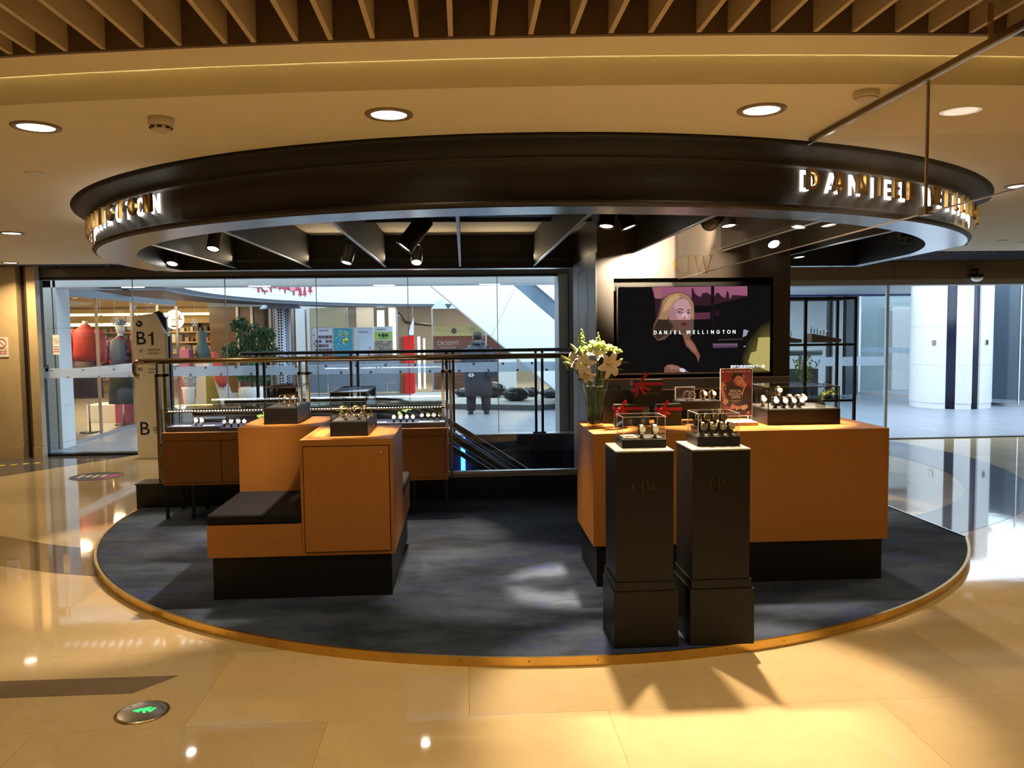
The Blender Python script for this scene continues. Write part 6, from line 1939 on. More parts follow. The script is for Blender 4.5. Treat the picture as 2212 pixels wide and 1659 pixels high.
# big potted plant
t = root('plant_pot', (-4.62, 18.1, 0), 'large white rounded plant pot outside behind the far railing', 'pot')
MB().loft([(0, -4.62, 18.1, .16, .16), (.08, -4.62, 18.1, .24, .24), (.3, -4.62, 18.1, .31, .31), (.42, -4.62, 18.1, .30, .30), (.47, -4.62, 18.1, .28, .28)], 26).build('pot_wall', M_white, t)
MB().lathe([(.001, .44), (.275, .44), (.275, .43)], 24, M=Matrix.Translation((-4.62, 18.1, 0))).build('soil', pbr('soil', (.04, .03, .02), .9, noise=.2), t)
def shrub(name, lab, cx, cy, blobs, nleaf, size, col, trunk_to):
    o = root(name, (cx, cy, .45), lab, 'plant')
    MB().tube([(cx, cy, .40), (cx + .03, cy, .8), (cx, cy, trunk_to)], [.03, .025, .012], 8).build('trunk', pbr('bark', (.10, .07, .05), .8, noise=.2), o)
    b = MB()
    for i in range(nleaf):
        bx, bz, r = random.choice(blobs)
        a = random.uniform(0, 2 * PI); e = random.uniform(-1, 1); q = r * random.random() ** .4
        c = Vector((cx + bx + q * math.cos(a) * math.sqrt(1 - e * e), cy + .7 * q * math.sin(a) * math.sqrt(1 - e * e), bz + q * e))
        s = size * random.uniform(.7, 1.3)
        M = Matrix.Translation(c) @ Matrix.Rotation(a, 4, 'Z') @ Matrix.Rotation(random.uniform(.5, 2.2), 4, 'X') @ Matrix.Rotation(random.uniform(-.8, .8), 4, 'Y')
        b.add([(0, 0, 0), (s * .35, s * .4, s * .06), (0, s, -s * .15), (-s * .35, s * .4, s * .06)], [(0, 1, 2, 3)], 0, False, M)
    stuff(b.build('foliage', pbr(name + '_leaf', col, .45, noise=.45, nscale=9), o))
shrub('potted_tree', 'tall dark green leafy tree growing outside behind the far railing', -4.85, 18.9, [(-.15, 1.3, .30), (.15, 1.35, .28), (0, 1.62, .28), (-.42, 1.15, .24), (.38, 1.55, .2), (.05, 1.05, .3), (-.25, 1.8, .18), (.42, 1.2, .2)], 1500, .085, (.035, .12, .05), 1.6)
shrub('potted_shrub', 'bushy green plant spilling over the white pot', -4.62, 18.05, [(0, .72, .2), (.2, .62, .16), (-.2, .7, .16), (.1, .84, .14)], 420, .10, (.06, .20, .09), .8)
# dark mullioned shop front behind the tree
sb = root('glazed_shop', (-4.9, 20.5, 0), 'dark glazed shop front with steel mullions behind the leafy tree', 'shop front')
MB().box(-6.3, -4.2, 20.75, 20.8, 0, 2.35).build('glass_back', pbr('brown_glass', (.16, .10, .06), .15, noise=.2, nscale=1.5), sb)
for x in (-5.6, -5.25, -4.92, -4.80, -4.25):
    MB().box(x - .03, x + .03, 20.66, 20.75, 0, 2.35).build('mullion', M_steel if x != -4.92 else M_blackmetal, sb)
MB().box(-6.3, -4.2, 20.6, 20.8, 2.30, 2.42).build('header', M_fas, sb)
for s, x, z, sz in (('S', -5.10, 1.42, .26), ('c', -5.0, 1.38, .17), ('.', -4.93, 1.38, .16), ('S', -4.78, 1.42, .30), ('y', -4.53, 1.40, .26)):
    text('gold_letter', s, sz, pbr('sign_gold', (.75, .55, .12), .3, noise=.05, emit=(.8, .6, .15), estr=.5), sb, (x, 20.6, z), extrude=.01, sx=.8)
b = MB().tube([(-4.66, 20.6, 1.28), (-4.66, 20.6, 1.62), (-4.66, 20.6, 1.66)], [.03, .05, .01], 8); b.tube([(-4.66 + .11 * math.cos(t_), 20.6, 1.42 + .11 * math.sin(t_)) for t_ in [PI * k / 10 for k in range(11)]], .012, 6); b.tube([(-4.66, 20.6, 1.26), (-4.66, 20.6, 1.02)], [.03, .015], 6)
b.build('sign_ornament', pbr('sign_gold', (.75, .55, .12), .3), sb)
# patterned column
t = root('patterned_column', (-4.28, 19.6, 0), 'round column covered in navy and white triangles', 'column')
M_tri = bpy.data.materials.new('triangle_pattern'); M_tri.use_nodes = True
_nt = M_tri.node_tree; _N = _nt.nodes.new
_tc = _N('ShaderNodeTexCoord'); _mp = _N('ShaderNodeMapping'); _mp.inputs['Rotation'].default_value = (0, PI / 4, 0)
_ck = _N('ShaderNodeTexChecker'); _ck.inputs['Scale'].default_value = 22; _ck.inputs['Color1'].default_value = (.80, .82, .85, 1); _ck.inputs['Color2'].default_value = (.03, .045, .10, 1)
_nt.links.new(_tc.outputs['Object'], _mp.inputs['Vector']); _nt.links.new(_mp.outputs[0], _ck.inputs['Vector']); _nt.links.new(_ck.outputs['Color'], _nt.nodes['Principled BSDF'].inputs['Base Color'])
MB().lathe([(.20, 0), (.20, 2.3)], 28, M=Matrix.Translation((-4.28, 19.6, 0))).build('shaft', M_tri, t)
MB().lathe([(.23, 2.3), (.24, 2.34), (.24, 2.40)], 28, M=Matrix.Translation((-4.28, 19.6, 0))).build('capital', M_fas, t)
MB().lathe([(.22, 0), (.22, .08)], 28, M=Matrix.Translation((-4.28, 19.6, 0))).build('base', M_steel, t)

# ---- far shop fronts
ff = root('far_arcade', (-1.5, 23, 0), 'far row of shop fronts with grey lower panels below the posters', 'shop front')
M_far = pbr('far_wall', (.30, .27, .22), .6, noise=.1, nscale=1)
MB().box(-4.3, 3.2, 26.0, 26.1, 0, 3).build('rear_wall', M_far, ff)
MB().box(-4.3, 3.2, 21.8, 26, 2.62, 2.7).build('shop_ceiling', pbr('far_ceiling', (.50, .46, .38), .6, noise=.05), ff)
MB().box(-4.3, 3.2, 21.8, 26, .0, .012).build('shop_floor', pbr('far_floor', (.38, .33, .27), .3, noise=.1), ff)
for i in range(5):
    MB().box(-4.1 + i * .52, -3.6 + i * .52, 21.72, 21.76, .05, .98).build('grey_panel', pbr('blue_grey_panel', (.22, .26, .32), .35, noise=.05), ff, bevel=.004)
for x in (-4.13, -3.06, -1.75, -.82, .6, 2.0):
    MB().box(x - .02, x + .02, 21.74, 21.80, 0, 2.25).build('mullion', M_steel, ff)
MB().box(-4.15, -3.15, 22.4, 22.5, .98, 2.3).build('beige_panel', pbr('beige_panel', (.45, .38, .25), .6, noise=.04), ff)
MB().box(-3.1, -2.6, 24.0, 24.1, .3, 2.4).build('dark_panel', M_grey, ff)
MB().box(-2.46, -2.26, 23.6, 23.65, 1.6, 2.25).build('lit_panel', glow('far_lit', (1, .97, .92), 4.0), ff)
MB().box(-2.15, -1.95, 23.8, 24.0, 0, 2.6).build('pillar', M_white, ff)
b = MB().tube([(-1.9, 23.6, 2.2), (-1.65, 23.6, 1.9), (-.9, 23.6, 1.82)], .05, 8); b.build('duct', M_blackmetal, ff)
for i, (x, y) in enumerate(((-3.2, 22.4), (-1.5, 22.6), (-1.0, 23.6), (-.2, 22.6), (.1, 23.8), (-.5, 25), (.7, 22.4))):
    o = tag(MB().lathe([(.001, -.012), (.11, -.012), (.13, .0), (.13, .02)], 18, M=Matrix.Translation((x, y, 2.60)), smooth=False).build('round_downlight', glow('far_light', (1, .9, .72), 9), None), '%s glowing round downlight counted from the left in the far shop ceiling' % ORD[i], 'ceiling light', 'far shop downlights')
for (x, y) in ((-2.8, 23), (-.2, 23.2), (1.6, 23.2)):
    lamp('far_lamp', 'AREA', (x, y, 2.5), 90, (1, .80, .55), 1.2, (x, y, 0))
MB().box(-4.1, -1.75, 21.70, 21.72, .98, 2.25).build('glass_pane', M_glass, ff)
# posters
def poster(lab, x0, x1, z0, z1, col, fn):
    o = root('poster', ((x0 + x1) / 2, 21.66, z0), lab, 'poster')
    MB().box(x0, x1, 21.65, 21.67, z0, z1).build('sheet', col, o)
    MB().box(x0 - .01, x1 + .01, 21.645, 21.675, z1, z1 + .02).build('top_batten', M_steel, o)
    fn(o, x0, x1, z0, z1)
def P1(o, x0, x1, z0, z1):
    b = MB()
    for r_ in range(5):
        for c in range(5):
            if (r_ * 3 + c * 2) % 7 == 0: continue
            w = (x1 - x0) / 6.4
            X = x0 + .07 + c * w * 1.15; Z = z1 - .2 - r_ * .115
            b.box(X, X + w, 21.645, 21.649, Z - .075, Z, (r_ + c) % 3)
    stuff(b.build('photo_squares', [pbr('ph_%d' % i, c, .5, noise=.3) for i, c in enumerate(((.06, .05, .06), (.16, .07, .06), (.10, .11, .14)))], o))
    blocks('fine_print', 9, x0 + .18, 21.648, z1 - .07, .028, .05, M_small, o)
    b = MB()
    for z in (.16, .39):
        b.box(x0 + .025, x0 + .055, 21.645, 21.649, z1 - z - .05, z1 - z)
    b.build('red_mark', pbr('mark_red', (.5, .05, .08), .5, noise=.1), o)
def P2(o, x0, x1, z0, z1):
    Yl = pbr('lemon', (.62, .60, .08), .5, noise=.05)
    b = MB()
    for i, (dx, dz, w, h) in enumerate(((-.11, -.10, .02, .12), (-.10, -.05, .10, .02), (-.11, -.16, .1, .02), (-.03, -.1, .02, .12), (.03, -.08, .09, .02), (.07, -.12, .02, .12), (.04, -.15, .11, .02), (.12, -.1, .02, .08), (-.0, -.27, .05, .14), (.05, -.25, .09, .10), (.02, -.33, .12, .03))):
        c = (x0 + x1) / 2 + dx
        b.box(c, c + w, 21.645, 21.649, z1 + dz - h, z1 + dz)
    stuff(b.build('yellow_characters', Yl, o))
    b = MB()
    for i in range(9):
        c = x0 + .08 + .04 * ((i * 5) % 8); z = z1 - .2 - .03 * i - .05
        b.lathe([(.012, 0), (.012, .003)], 8, M=Matrix.Translation((c, 21.648, z)) @ Matrix.Rotation(PI / 2, 4, 'X'))
    b.box(x0 + .1, x1 - .05, 21.646, 21.649, z0 + .1, z0 + .115)
    stuff(b.build('white_dots', M_white, o))
def P3(o, x0, x1, z0, z1):
    blocks('poster_title', 6, x0 + .12, 21.648, z1 - .1, .04, .05, M_small, o)
    for i in range(7):
        blocks('fine_print', 3 + i % 3, x0 + .06, 21.648, z1 - .22 - .055 * i, .022, .014, M_small, o)
    b = MB(); b.face([(x1 - .16, 21.646, z0), (x1 - .06, 21.646, z0), (x1 - .11, 21.646, z0 + .16)]); b.box(x1 - .10, x1 - .06, 21.645, 21.649, z0 + .22, z0 + .26)
    b.build('magenta_tree', pbr('magenta', (.50, .02, .18), .5, noise=.1), o)
def P4(o, x0, x1, z0, z1):
    blocks('poster_title', 9, x0 + .03, 21.648, z1 - .06, .032, .045, M_small, o)
    MB().box(x0 + .01, x1 - .01, 21.646, 21.6495, z1 - .34, z1 - .12).build('green_panel', pbr('leaf_print', (.25, .40, .09), .5, noise=.05), o)
    b = MB()
    for dx, r in ((-.10, .035), (.0, .05), (.09, .04)):
        b.lathe([(r, 0), (r, .003)], 12, M=Matrix.Translation(((x0 + x1) / 2 + dx, 21.646, z1 - .21)) @ Matrix.Rotation(PI / 2, 4, 'X'))
    b.box((x0 + x1) / 2 - .11, (x0 + x1) / 2 + .11, 21.644, 21.6458, z1 - .29, z1 - .275)
    b.build('dark_glyphs', pbr('ink', (.02, .03, .02), .5, noise=.1), o)
    MB().box(x0 + .01, x1 - .01, 21.646, 21.6495, z0, z1 - .35).build('crowd_photo', pbr('photo_dark', (.05, .05, .06), .5, col2=(.35, .28, .2), nscale=18), o)
poster('poster of small food photos, leftmost of the four far posters', -3.95, -3.45, .98, 1.76, pbr('poster_pale', (.46, .47, .55), .5, noise=.05), P1)
poster('turquoise blue poster with yellow characters, second far poster', -3.40, -2.92, .98, 1.74, pbr('poster_blue', (.03, .25, .38), .5, noise=.08), P2)
poster('pale blue poster with a magenta tree, third far poster', -2.87, -2.38, .98, 1.74, pbr('poster_ice', (.45, .52, .62), .5, noise=.05), P3)
poster('white and green poster, fourth far poster', -2.34, -1.86, .98, 1.76, pbr('poster_white', (.55, .60, .66), .5, noise=.05), P4)
# red pillar, white tubes, restaurant
t = root('red_pillar', (-1.42, 21.8, 0), 'bright red glossy pillar before the far restaurant', 'pillar')
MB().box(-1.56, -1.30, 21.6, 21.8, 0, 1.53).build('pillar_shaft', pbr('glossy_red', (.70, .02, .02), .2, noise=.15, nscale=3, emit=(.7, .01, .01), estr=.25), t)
MB().box(-1.70, -1.56, 21.7, 21.8, 0, 1.50).build('brick_side', pbr('rust', (.30, .09, .04), .5, noise=.2), t)
t = root('leaning_panel', (-1.35, 21.5, 1.5), 'grey-white pointed hanging panel above the red pillar', 'panel')
MB().prism([(-1.44, 1.55), (-1.30, 1.55), (-1.29, 2.0), (-1.36, 1.85)], 0, .03, M=Matrix.Translation((0, 21.55, 0)) @ Matrix.Rotation(PI / 2, 4, 'X')).build('sheet', M_white, t)
MB().box(-1.325, -1.315, 21.53, 21.54, 1.9, 2.7).build('hanging_rod', M_steel, t)
for i, x in enumerate((-1.19, -1.05)):
    tag(MB().tube([(x, 21.9, .1), (x, 21.9, 1.50 - .05 * i)], .035 - .01 * i, 10).build('light_tube', glow('tube_white', (.95, .98, 1), 4)), 'glowing white vertical tube right of the red pillar, %s' % ('thicker' if i == 0 else 'thinner'), 'lamp')
rs = root('restaurant', (.3, 22.2, 0), 'wood and brick coloured restaurant front with yellow banner', 'shop front')
MB().box(-.82, 1.7, 22.3, 22.4, .9, 1.5).build('brick_panel', pbr('brick_red', (.17, .055, .03), .6, noise=.35, nscale=5), rs)
for i in range(4):
    MB().box(-.82, .95, 22.16, 22.32, .05 + .2 * i, .235 + .2 * i).build('wood_drawer', pbr('dark_oak', (.13, .06, .035), .5, noise=.2, nscale=8), rs, bevel=.004)
    for x in (-.5, .0, .5):
        MB().box(x, x + .10, 22.145, 22.16, .15 + .2 * i, .165 + .2 * i).build('handle', M_steel, rs)
MB().box(-.82, .9, 22.2, 22.25, 1.52, 1.76).build('yellow_banner', pbr('banner_yellow', (.42, .35, .13), .5, noise=.06), rs)
for s, z, sz in (('Happy', 1.715, .055), ('sport', 1.655, .085), ('series', 1.585, .055)):
    text('banner_lettering', s, sz, M_small, rs, (.25, 22.195, z), extrude=.001)
b = MB().loft([(1.57, -.25, 22.18, .02, .01), (1.62, -.25, 22.18, .07, .01), (1.68, -.25, 22.18, .06, .01), (1.72, -.25, 22.18, .02, .01)], 12); b.build('banner_emblem', pbr('emblem_red', (.10, .03, .03), .5, noise=.1), rs)
for k in range(8):
    pass
b = MB()
for s in (-1, 1):
    for i in range(7):
        b.bar((-.25 + s * (.10 + .05 * i), 22.19, 1.60 + .008 * i), (-.25 + s * (.12 + .05 * i), 22.19, 1.66 + .01 * i), .002, .008)
stuff(b.build('banner_laurel', pbr('laurel', (.20, .14, .07), .5, noise=.1), rs))
text('wall_lettering', 'CROSSFIT', .15, pbr('chalk', (.50, .42, .36), .6, noise=.1), rs, (-.42, 22.29, 1.30), extrude=.002, sx=.9)
text('wall_lettering', 'COMING SOON', .06, pbr('chalk', (.50, .42, .36), .6), rs, (-.42, 22.29, 1.19), extrude=.002)
tag(MB().box(.93, 1.42, 22.0, 22.5, 0, .95).build('white_cabinet', M_white, bevel=.01), 'plain white cabinet at the end of the wooden drawers', 'cabinet')

# oval sky opening of the plaza: white inner wall with red tree graphics, dark slab round it
rb = root('oval_skylight', (-.35, 14.5, 2.33), 'white oval inner wall of the plaza skylight with red Christmas tree graphics', 'ceiling feature')
def ov(t, z, g=0.0): return (-.35 - (4.05 - g) * math.cos(t), 14.5 + (7.0 - g) * math.sin(t), z)
M_ring2 = pbr('ring_white', (.84, .87, .90), .5, noise=.02)
M_navy2 = pbr('navy_under', (.03, .04, .06), .4, noise=.1)
n = 72
T0, T1 = math.radians(-18), math.radians(150)
b = MB(); b2 = MB(); b3 = MB()
for i in range(n):
    t0, t1 = T0 + (T1 - T0) * i / n, T0 + (T1 - T0) * (i + 1) / n
    b.add([ov(t0, 2.35), ov(t1, 2.35), ov(t1, 4.2), ov(t0, 4.2)], [(0, 1, 2, 3)], 0, True)
    b2.add([ov(t0, 2.35), ov(t1, 2.35), ov(t1, 2.35, -.16), ov(t0, 2.35, -.16), ov(t0, 2.29, -.16), ov(t1, 2.29, -.16)], [(0, 3, 2, 1), (2, 3, 4, 5)], 0, True)
    p0, p1 = ov(t0, 2.29, -.16), ov(t1, 2.29, -.16)
    q0, q1 = ov(t0, 2.285, -1.1), ov(t1, 2.285, -1.1)
    b3.face([p0, p1, (min(q1[0], 4.2) if q1[0] > 0 else q1[0], q1[1], 2.285), (min(q0[0], 4.2) if q0[0] > 0 else q0[0], q0[1], 2.285)])
b.build('inner_wall', M_ring2, rb)
b2.build('lower_rim', M_fas, rb)
b3.build('dark_underside', M_navy2, rb)
M_xred = pbr('graphic_red', (.50, .02, .06), .5, noise=.05)
def onring(pts, m, nm, off=.012):
    MB().face([ov(math.radians(a), z, off) for a, z in pts]).build(nm, m, rb)
def tree(a, z0, h, w):
    for k in range(3):
        zz = z0 + h * (.18 + .26 * k); ww = w * (1 - .25 * k)
        onring([(a - ww, zz), (a + ww, zz), (a, zz + h * .42)], M_xred, 'tree_graphic', .012 + .002 * k)
    onring([(a - w * .12, z0), (a + w * .12, z0), (a + w * .12, z0 + h * .2), (a - w * .12, z0 + h * .2)], M_xred, 'tree_graphic')
for a, z0, h, w in ((13.6, 2.52, .35, 1.2), (15.2, 2.60, .22, .6), (16.4, 2.56, .28, .8), (20.3, 2.47, .5, 2.9), (22.6, 2.44, .3, 1.4), (25.0, 2.50, .5, 2.4), (28.2, 2.54, .22, .7),
                    (30.2, 2.50, .5, 2.1), (33.4, 2.47, .6, 2.7), (35.8, 2.44, .22, .9), (37.4, 2.44, .26, .8), (39.4, 2.50, .36, .9)):
    tree(a, z0, h, w)
onring([(32.6 + 1.3 * math.cos(t_), 2.66 + .10 * math.sin(t_)) for t_ in [2 * PI * k / 18 for k in range(18)]], pbr('graphic_pink', (.75, .25, .28), .5, noise=.05), 'moon_graphic', .03)
onring([(22.4 + 1.2 * math.cos(t_), 2.62 + .10 * math.sin(t_)) for t_ in [2 * PI * k / 18 for k in range(18)]], M_white, 'snow_graphic', .03)
# canopy pieces under the ring
for (x0, x1, y, lab) in ((-4.7, -3.75, 19.2, 'translucent pale blue hanging canopy panel over the patterned column'), (-.80, -.38, 20.5, 'pale violet hanging canopy panel at the left of a pair'), (-.36, .15, 20.5, 'pale violet hanging canopy panel at the right of a pair')):
    o = MB().add([(x0, y, 2.20), (x1, y, 2.20), (x1 - .12, y + .1, 2.38), (x0 + .15, y + .1, 2.38), (x0, y + .02, 2.20), (x1, y + .02, 2.20), (x1 - .12, y + .12, 2.38), (x0 + .15, y + .12, 2.38)],
                 [(0, 1, 2, 3), (7, 6, 5, 4), (0, 4, 5, 1), (3, 2, 6, 7), (1, 5, 6, 2), (0, 3, 7, 4)]).build('hanging_canopy', pbr('pale_violet', (.42, .47, .62), .5, noise=.06))
    for xr in (x0 + .2, x1 - .15):
        MB().bar((xr, y + .11, 2.385), (xr, 14.5 + 7.0 * math.sqrt(max(0, 1 - ((xr + .35) / 4.05) ** 2)), 2.46), .012, .012).build('hanging_rod', M_steel, o)
    tag(o, lab, 'panel')

# ---- the big white escalator underside outside
ue = root('upper_escalator', (.6, 16.3, .3), 'white clad underside of an upward escalator slanting across the window', 'escalator')
M_clad = pbr('white_cladding', (.86, .90, .94), .45, noise=.02, nscale=2)
def lower(x): return 2.59 - (x + .68) * .86
pieces = [(-1.9, -.745), (-.741, .555), (.559, 1.855), (1.859, 3.2)]
def px_poly(x0, x1):
    return [(x0, lower(x0)), (x1, lower(x1)), (x1 + .5, lower(x1) + .97), (x0 + .5, lower(x0) + .97)]
for (x0, x1) in pieces:
    p = px_poly(x0, x1)
    MB().prism(p, 0, 1.5, M=Matrix.Translation((0, 17.8, 0)) @ Matrix.Rotation(PI / 2, 4, 'X')).build('cladding_panel', M_clad, ue, bevel=.004)
def up_(x): return lower(x) + 1.40
b = MB()
M_esg = pbr('escalator_glass', (.16, .22, .28), .1, noise=.3, nscale=2)
MB().prism([(-.9, up_(-.9) + .02), (3.6, up_(3.6) + .02), (3.6, up_(3.6) + .42), (-.9, up_(-.9) + .42)], 0, .05, M=Matrix.Translation((0, 16.5, 0)) @ Matrix.Rotation(PI / 2, 4, 'X')).build('glass_side', M_esg, ue)
MB().bar((-.9, 16.45, up_(-.9) + .44), (3.6, 16.45, up_(3.6) + .44), .12, .05).build('handrail', M_white, ue)

# ---- raised slab with black pebble seats
rsb = root('stone_platform', (.9, 18, 0), 'low grey stone platform outside carrying black pebble seats', 'platform')
M_slab = pbr('granite_top', (.50, .50, .48), .7, noise=.15, nscale=14)
b = MB().prism([(-1.5, 17.6), (1.45, 16.55), (2.6, 17.1), (3.2, 20.5), (-1.2, 20.5)], 0.003, .12); b.build('slab', M_slab, rsb, bevel=.01)
b = MB()
for (p, q) in (((-1.5, 17.6), (1.45, 16.55)), ((1.45, 16.55), (2.6, 17.1))):
    b.bar((*p, .055), (*q, .055), .02, .10)
b.build('dark_edge', pbr('granite_edge', (.10, .105, .11), .6, noise=.4, nscale=30), rsb)
M_peb = pbr('black_pebble', (.010, .012, .016), .12, noise=.1)
for i, (x, y, rx, ry, h, lab) in enumerate(((1.12, 17.55, .30, .24, .30, 'largest glossy black pebble seat, nearest in the middle of the stone platform'), (.60, 18.6, .38, .30, .36, 'big black pebble seat half hidden behind the man in the coat'),
                                  (1.52, 18.6, .22, .2, .22, 'small black pebble seat peeping out right of the nearest one'), (1.98, 18.2, .30, .25, .22, 'flat black pebble seat at the right end of the stone platform'), (.02, 18.9, .25, .22, .2, 'low dark pebble seat between the legs of the man'))):
    o = MB().loft([(.121, x, y, rx * .35, ry * .35), (.121 + h * .12, x, y, rx * .78, ry * .78), (.121 + h * .4, x, y, rx, ry), (.121 + h * .7, x - .01, y, rx * .88, ry * .88), (.121 + h * .92, x - .02, y, rx * .5, ry * .5), (.121 + h, x - .02, y, rx * .12, ry * .12)], 26).build('pebble_seat', M_peb)
    tag(o, lab, 'seat', 'black pebble seats')

# ---- right hand side of the plaza
t = root('stone_column', (9.86, 15.95, 0), 'big round white stone column with two dark vertical slots outside the open door', 'column')
cx, cy = 9.86, 15.98
MB().lathe([(.70, 0), (.70, 3.0)], 40, M=Matrix.Translation((cx, cy, 0))).build('dark_core', pbr('navy_core', (.012, .018, .045), .3, noise=.1), t)
def shell(a0, a1, z0, z1, r0=.70, r1=.745, m=None):
    n = max(2, int((a1 - a0) / 6))
    pts = arc(cx, cy, r1, a0, a1, n) + arc(cx, cy, r0 - .01, a1, a0, n)
    MB().prism(pts, z0, z1).build('stone_panel', m or M_wstone, t)
# angles measured about the column from the -y direction; the viewer sits at about -32 degrees
for (a0, a1) in ((-125, -37.5), (-24, -1), (12, 60)):
    for (z0, z1) in ((.11, .86), (.863, 1.62), (1.623, 3.0)):
        shell(a0, a1, z0, z1)
    shell(a0, a1, 0, .107, .70, .735)
t2 = root('access_reader', (9.55, 15.25, 1.3), 'small grey wall switch on the round white column', 'switch')
def on_column(deg):
    a = math.radians(deg)
    return Matrix.Translation((cx + .748 * math.sin(a), cy - .748 * math.cos(a), 1.30)) @ Matrix.Rotation(a, 4, 'Z')
M = on_column(-54.5)
MB().box(-.035, .035, -.012, .004, -.05, .05, M=M).build('housing', pbr('switch_grey', (.25, .25, .26), .4, noise=.1), t2); MB().box(-.022, .022, -.014, -.0125, -.035, .035, M=M).build('keypad', M_silver, t2)
t2 = root('access_reader', (10.2, 15.3, 1.3), 'narrow dark wall switch at the right side of the round white column', 'switch')
M = on_column(24)
MB().box(-.035, .035, -.012, .004, -.05, .05, M=M).build('housing', pbr('switch_grey', (.25, .25, .26), .4), t2); MB().box(-.022, .022, -.014, -.0125, -.035, .035, M=M).build('keypad', M_dark, t2)
M_teal = pbr('teal_wall', (.36, .43, .45), .5, noise=.05)
g1 = root('pale_glass_shop', (9.9, 18.6, 0), 'pale glass shop front with a white inner door left of the round column', 'shop front')
MB().bar((9.55, 19.1, 1.2), (10.95, 16.6, 1.2), .02, 2.3).build('glass_pane', M_facade, g1)
MB().bar((9.55, 19.1, .03), (10.95, 16.6, .03), .06, .06).build('sill', M_steel, g1)
MB().bar((9.58, 19.1, 1.08), (10.95, 16.65, 1.08), .03, .12).build('frosted_band', M_frost, g1)
MB().box(9.4, 13.5, 20.2, 20.3, 0, 2.6).build('rear_wall', M_teal, g1)
MB().box(10.9, 11.6, 20.12, 20.2, 0, 2.1).build('white_door', M_white, g1, bevel=.01)
MB().tube([(11.2, 20.05, 1.0), (11.32, 20.05, 1.0)], .018, 8).build('door_handle', M_steel, g1)
fr = [(8.60, .16, M_wstone), (8.80, .05, M_dark), (8.98, .24, M_wstone), (9.15, .05, M_dark), (9.33, .30, pbr('navy_glass', (.09, .12, .16), .1, noise=.2)), (9.52, .06, M_steel)]
w2 = root('wall_plaza', (9, 19.2, 0)); struct(w2)
for x, w, m in fr:
    MB().box(x - w / 2, x + w / 2, 19.1, 19.3, 0, 2.36).build('facade_panel', m, w2)
MB().box(4.0, 8.52, 19.1, 19.3, 0, 2.36).build('facade_panel', M_wstone, w2)
MB().box(3.9, 14, 19.0, 19.4, 2.36, 2.62).build('navy_fascia', pbr('violet_fascia', (.03, .025, .20), .4, noise=.1), w2)
b = MB(); b.add([(3.9, 16.2, 2.62), (11, 16.2, 2.62), (11, 19.0, 2.40), (3.9, 19.0, 2.40), (3.9, 16.2, 2.70), (11, 16.2, 2.70), (11, 19.0, 2.48), (3.9, 19.0, 2.48)], [(0, 1, 2, 3), (7, 6, 5, 4), (0, 4, 5, 1)])
b.build('white_soffit', M_wstone, w2)
g2 = root('blue_glass_shop', (11.2, 16.2, 0), 'dark blue glass shop front right of the round column', 'shop front')
MB().bar((10.70, 15.95, 1.25), (12.2, 13.6, 1.25), .02, 2.4).build('glass_pane', M_facade, g2)
for (x, y) in ((10.98, 15.5),):
    MB().box(x - .012, x + .012, y - .012, y + .012, .05, 2.45).build('mullion', M_steel, g2)
MB().bar((10.70, 15.95, .03), (12.2, 13.6, .03), .08, .06).build('sill', M_steel, g2)
MB().bar((11.6, 17.6, 1.3), (14.2, 14.2, 1.3), .05, 2.6).build('rear_wall', pbr('slate_wall', (.10, .135, .18), .4, noise=.15, nscale=1), g2)
MB().bar((12.35, 16.5, 1.5), (12.6, 16.2, 1.5), .06, 1.6).build('pale_panel', M_white, g2)
t = root('mop_bucket', (10.75, 18.4, 0), 'white mop and bucket standing behind the shop glass', 'cleaning set')
MB().loft([(0, 10.95, 18.2, .15, .15), (.2, 10.95, 18.2, .16, .16), (.3, 10.95, 18.2, .1, .1), (.36, 10.95, 18.2, .05, .05)], 18).build('bucket', M_white, t)
MB().tube([(10.95, 18.2, .3), (10.99, 18.2, 1.2)], .014, 8).build('handle', M_steel, t)
MB().loft([(.72, 10.88, 18.2, .05, .05), (.85, 10.88, 18.2, .12, .1), (.95, 10.88, 18.2, .17, .1), (.97, 10.88, 18.2, .15, .09)], 14).build('mop_head', M_white, t)
t = root('newel_post', (5.35, 12.6, 0), 'grey rounded escalator newel seen through the tall vitrine', 'newel')
MB().box(5.10, 5.62, 12.62, 12.8, 0, .98).build('newel_body', pbr('newel_grey', (.10, .115, .13), .4, .3, noise=.2, nscale=2, stretch=(6, 1, .5)), t)
MB().tube([(4.95, 12.7, 1.24), (5.70, 12.7, 1.24)], .055, 12).build('newel_rail', pbr('newel_rail', (.13, .15, .15), .3, noise=.1), t)
for x in (5.15, 5.35, 5.5):
    MB().box(x - .03, x + .03, 12.68, 12.72, .98, 1.2).build('bracket', M_steel, t)

# enclosing walls behind the far shops so no open sky shows at eye level
struct(MB().box(-12.2, -12.0, 11.6, 27, -.3, 3.4).build('wall_plaza_left', pbr('plaza_wall', (.45, .47, .5), .7, noise=.1)))
struct(MB().box(14.0, 14.2, 11.6, 27, -.3, 3.4).build('wall_plaza_right', pbr('plaza_wall', (.45, .47, .5), .7)))
struct(MB().box(-12, 14, 26.3, 26.5, -.3, 3.4).build('wall_plaza_rear', pbr('plaza_wall', (.45, .47, .5), .7)))

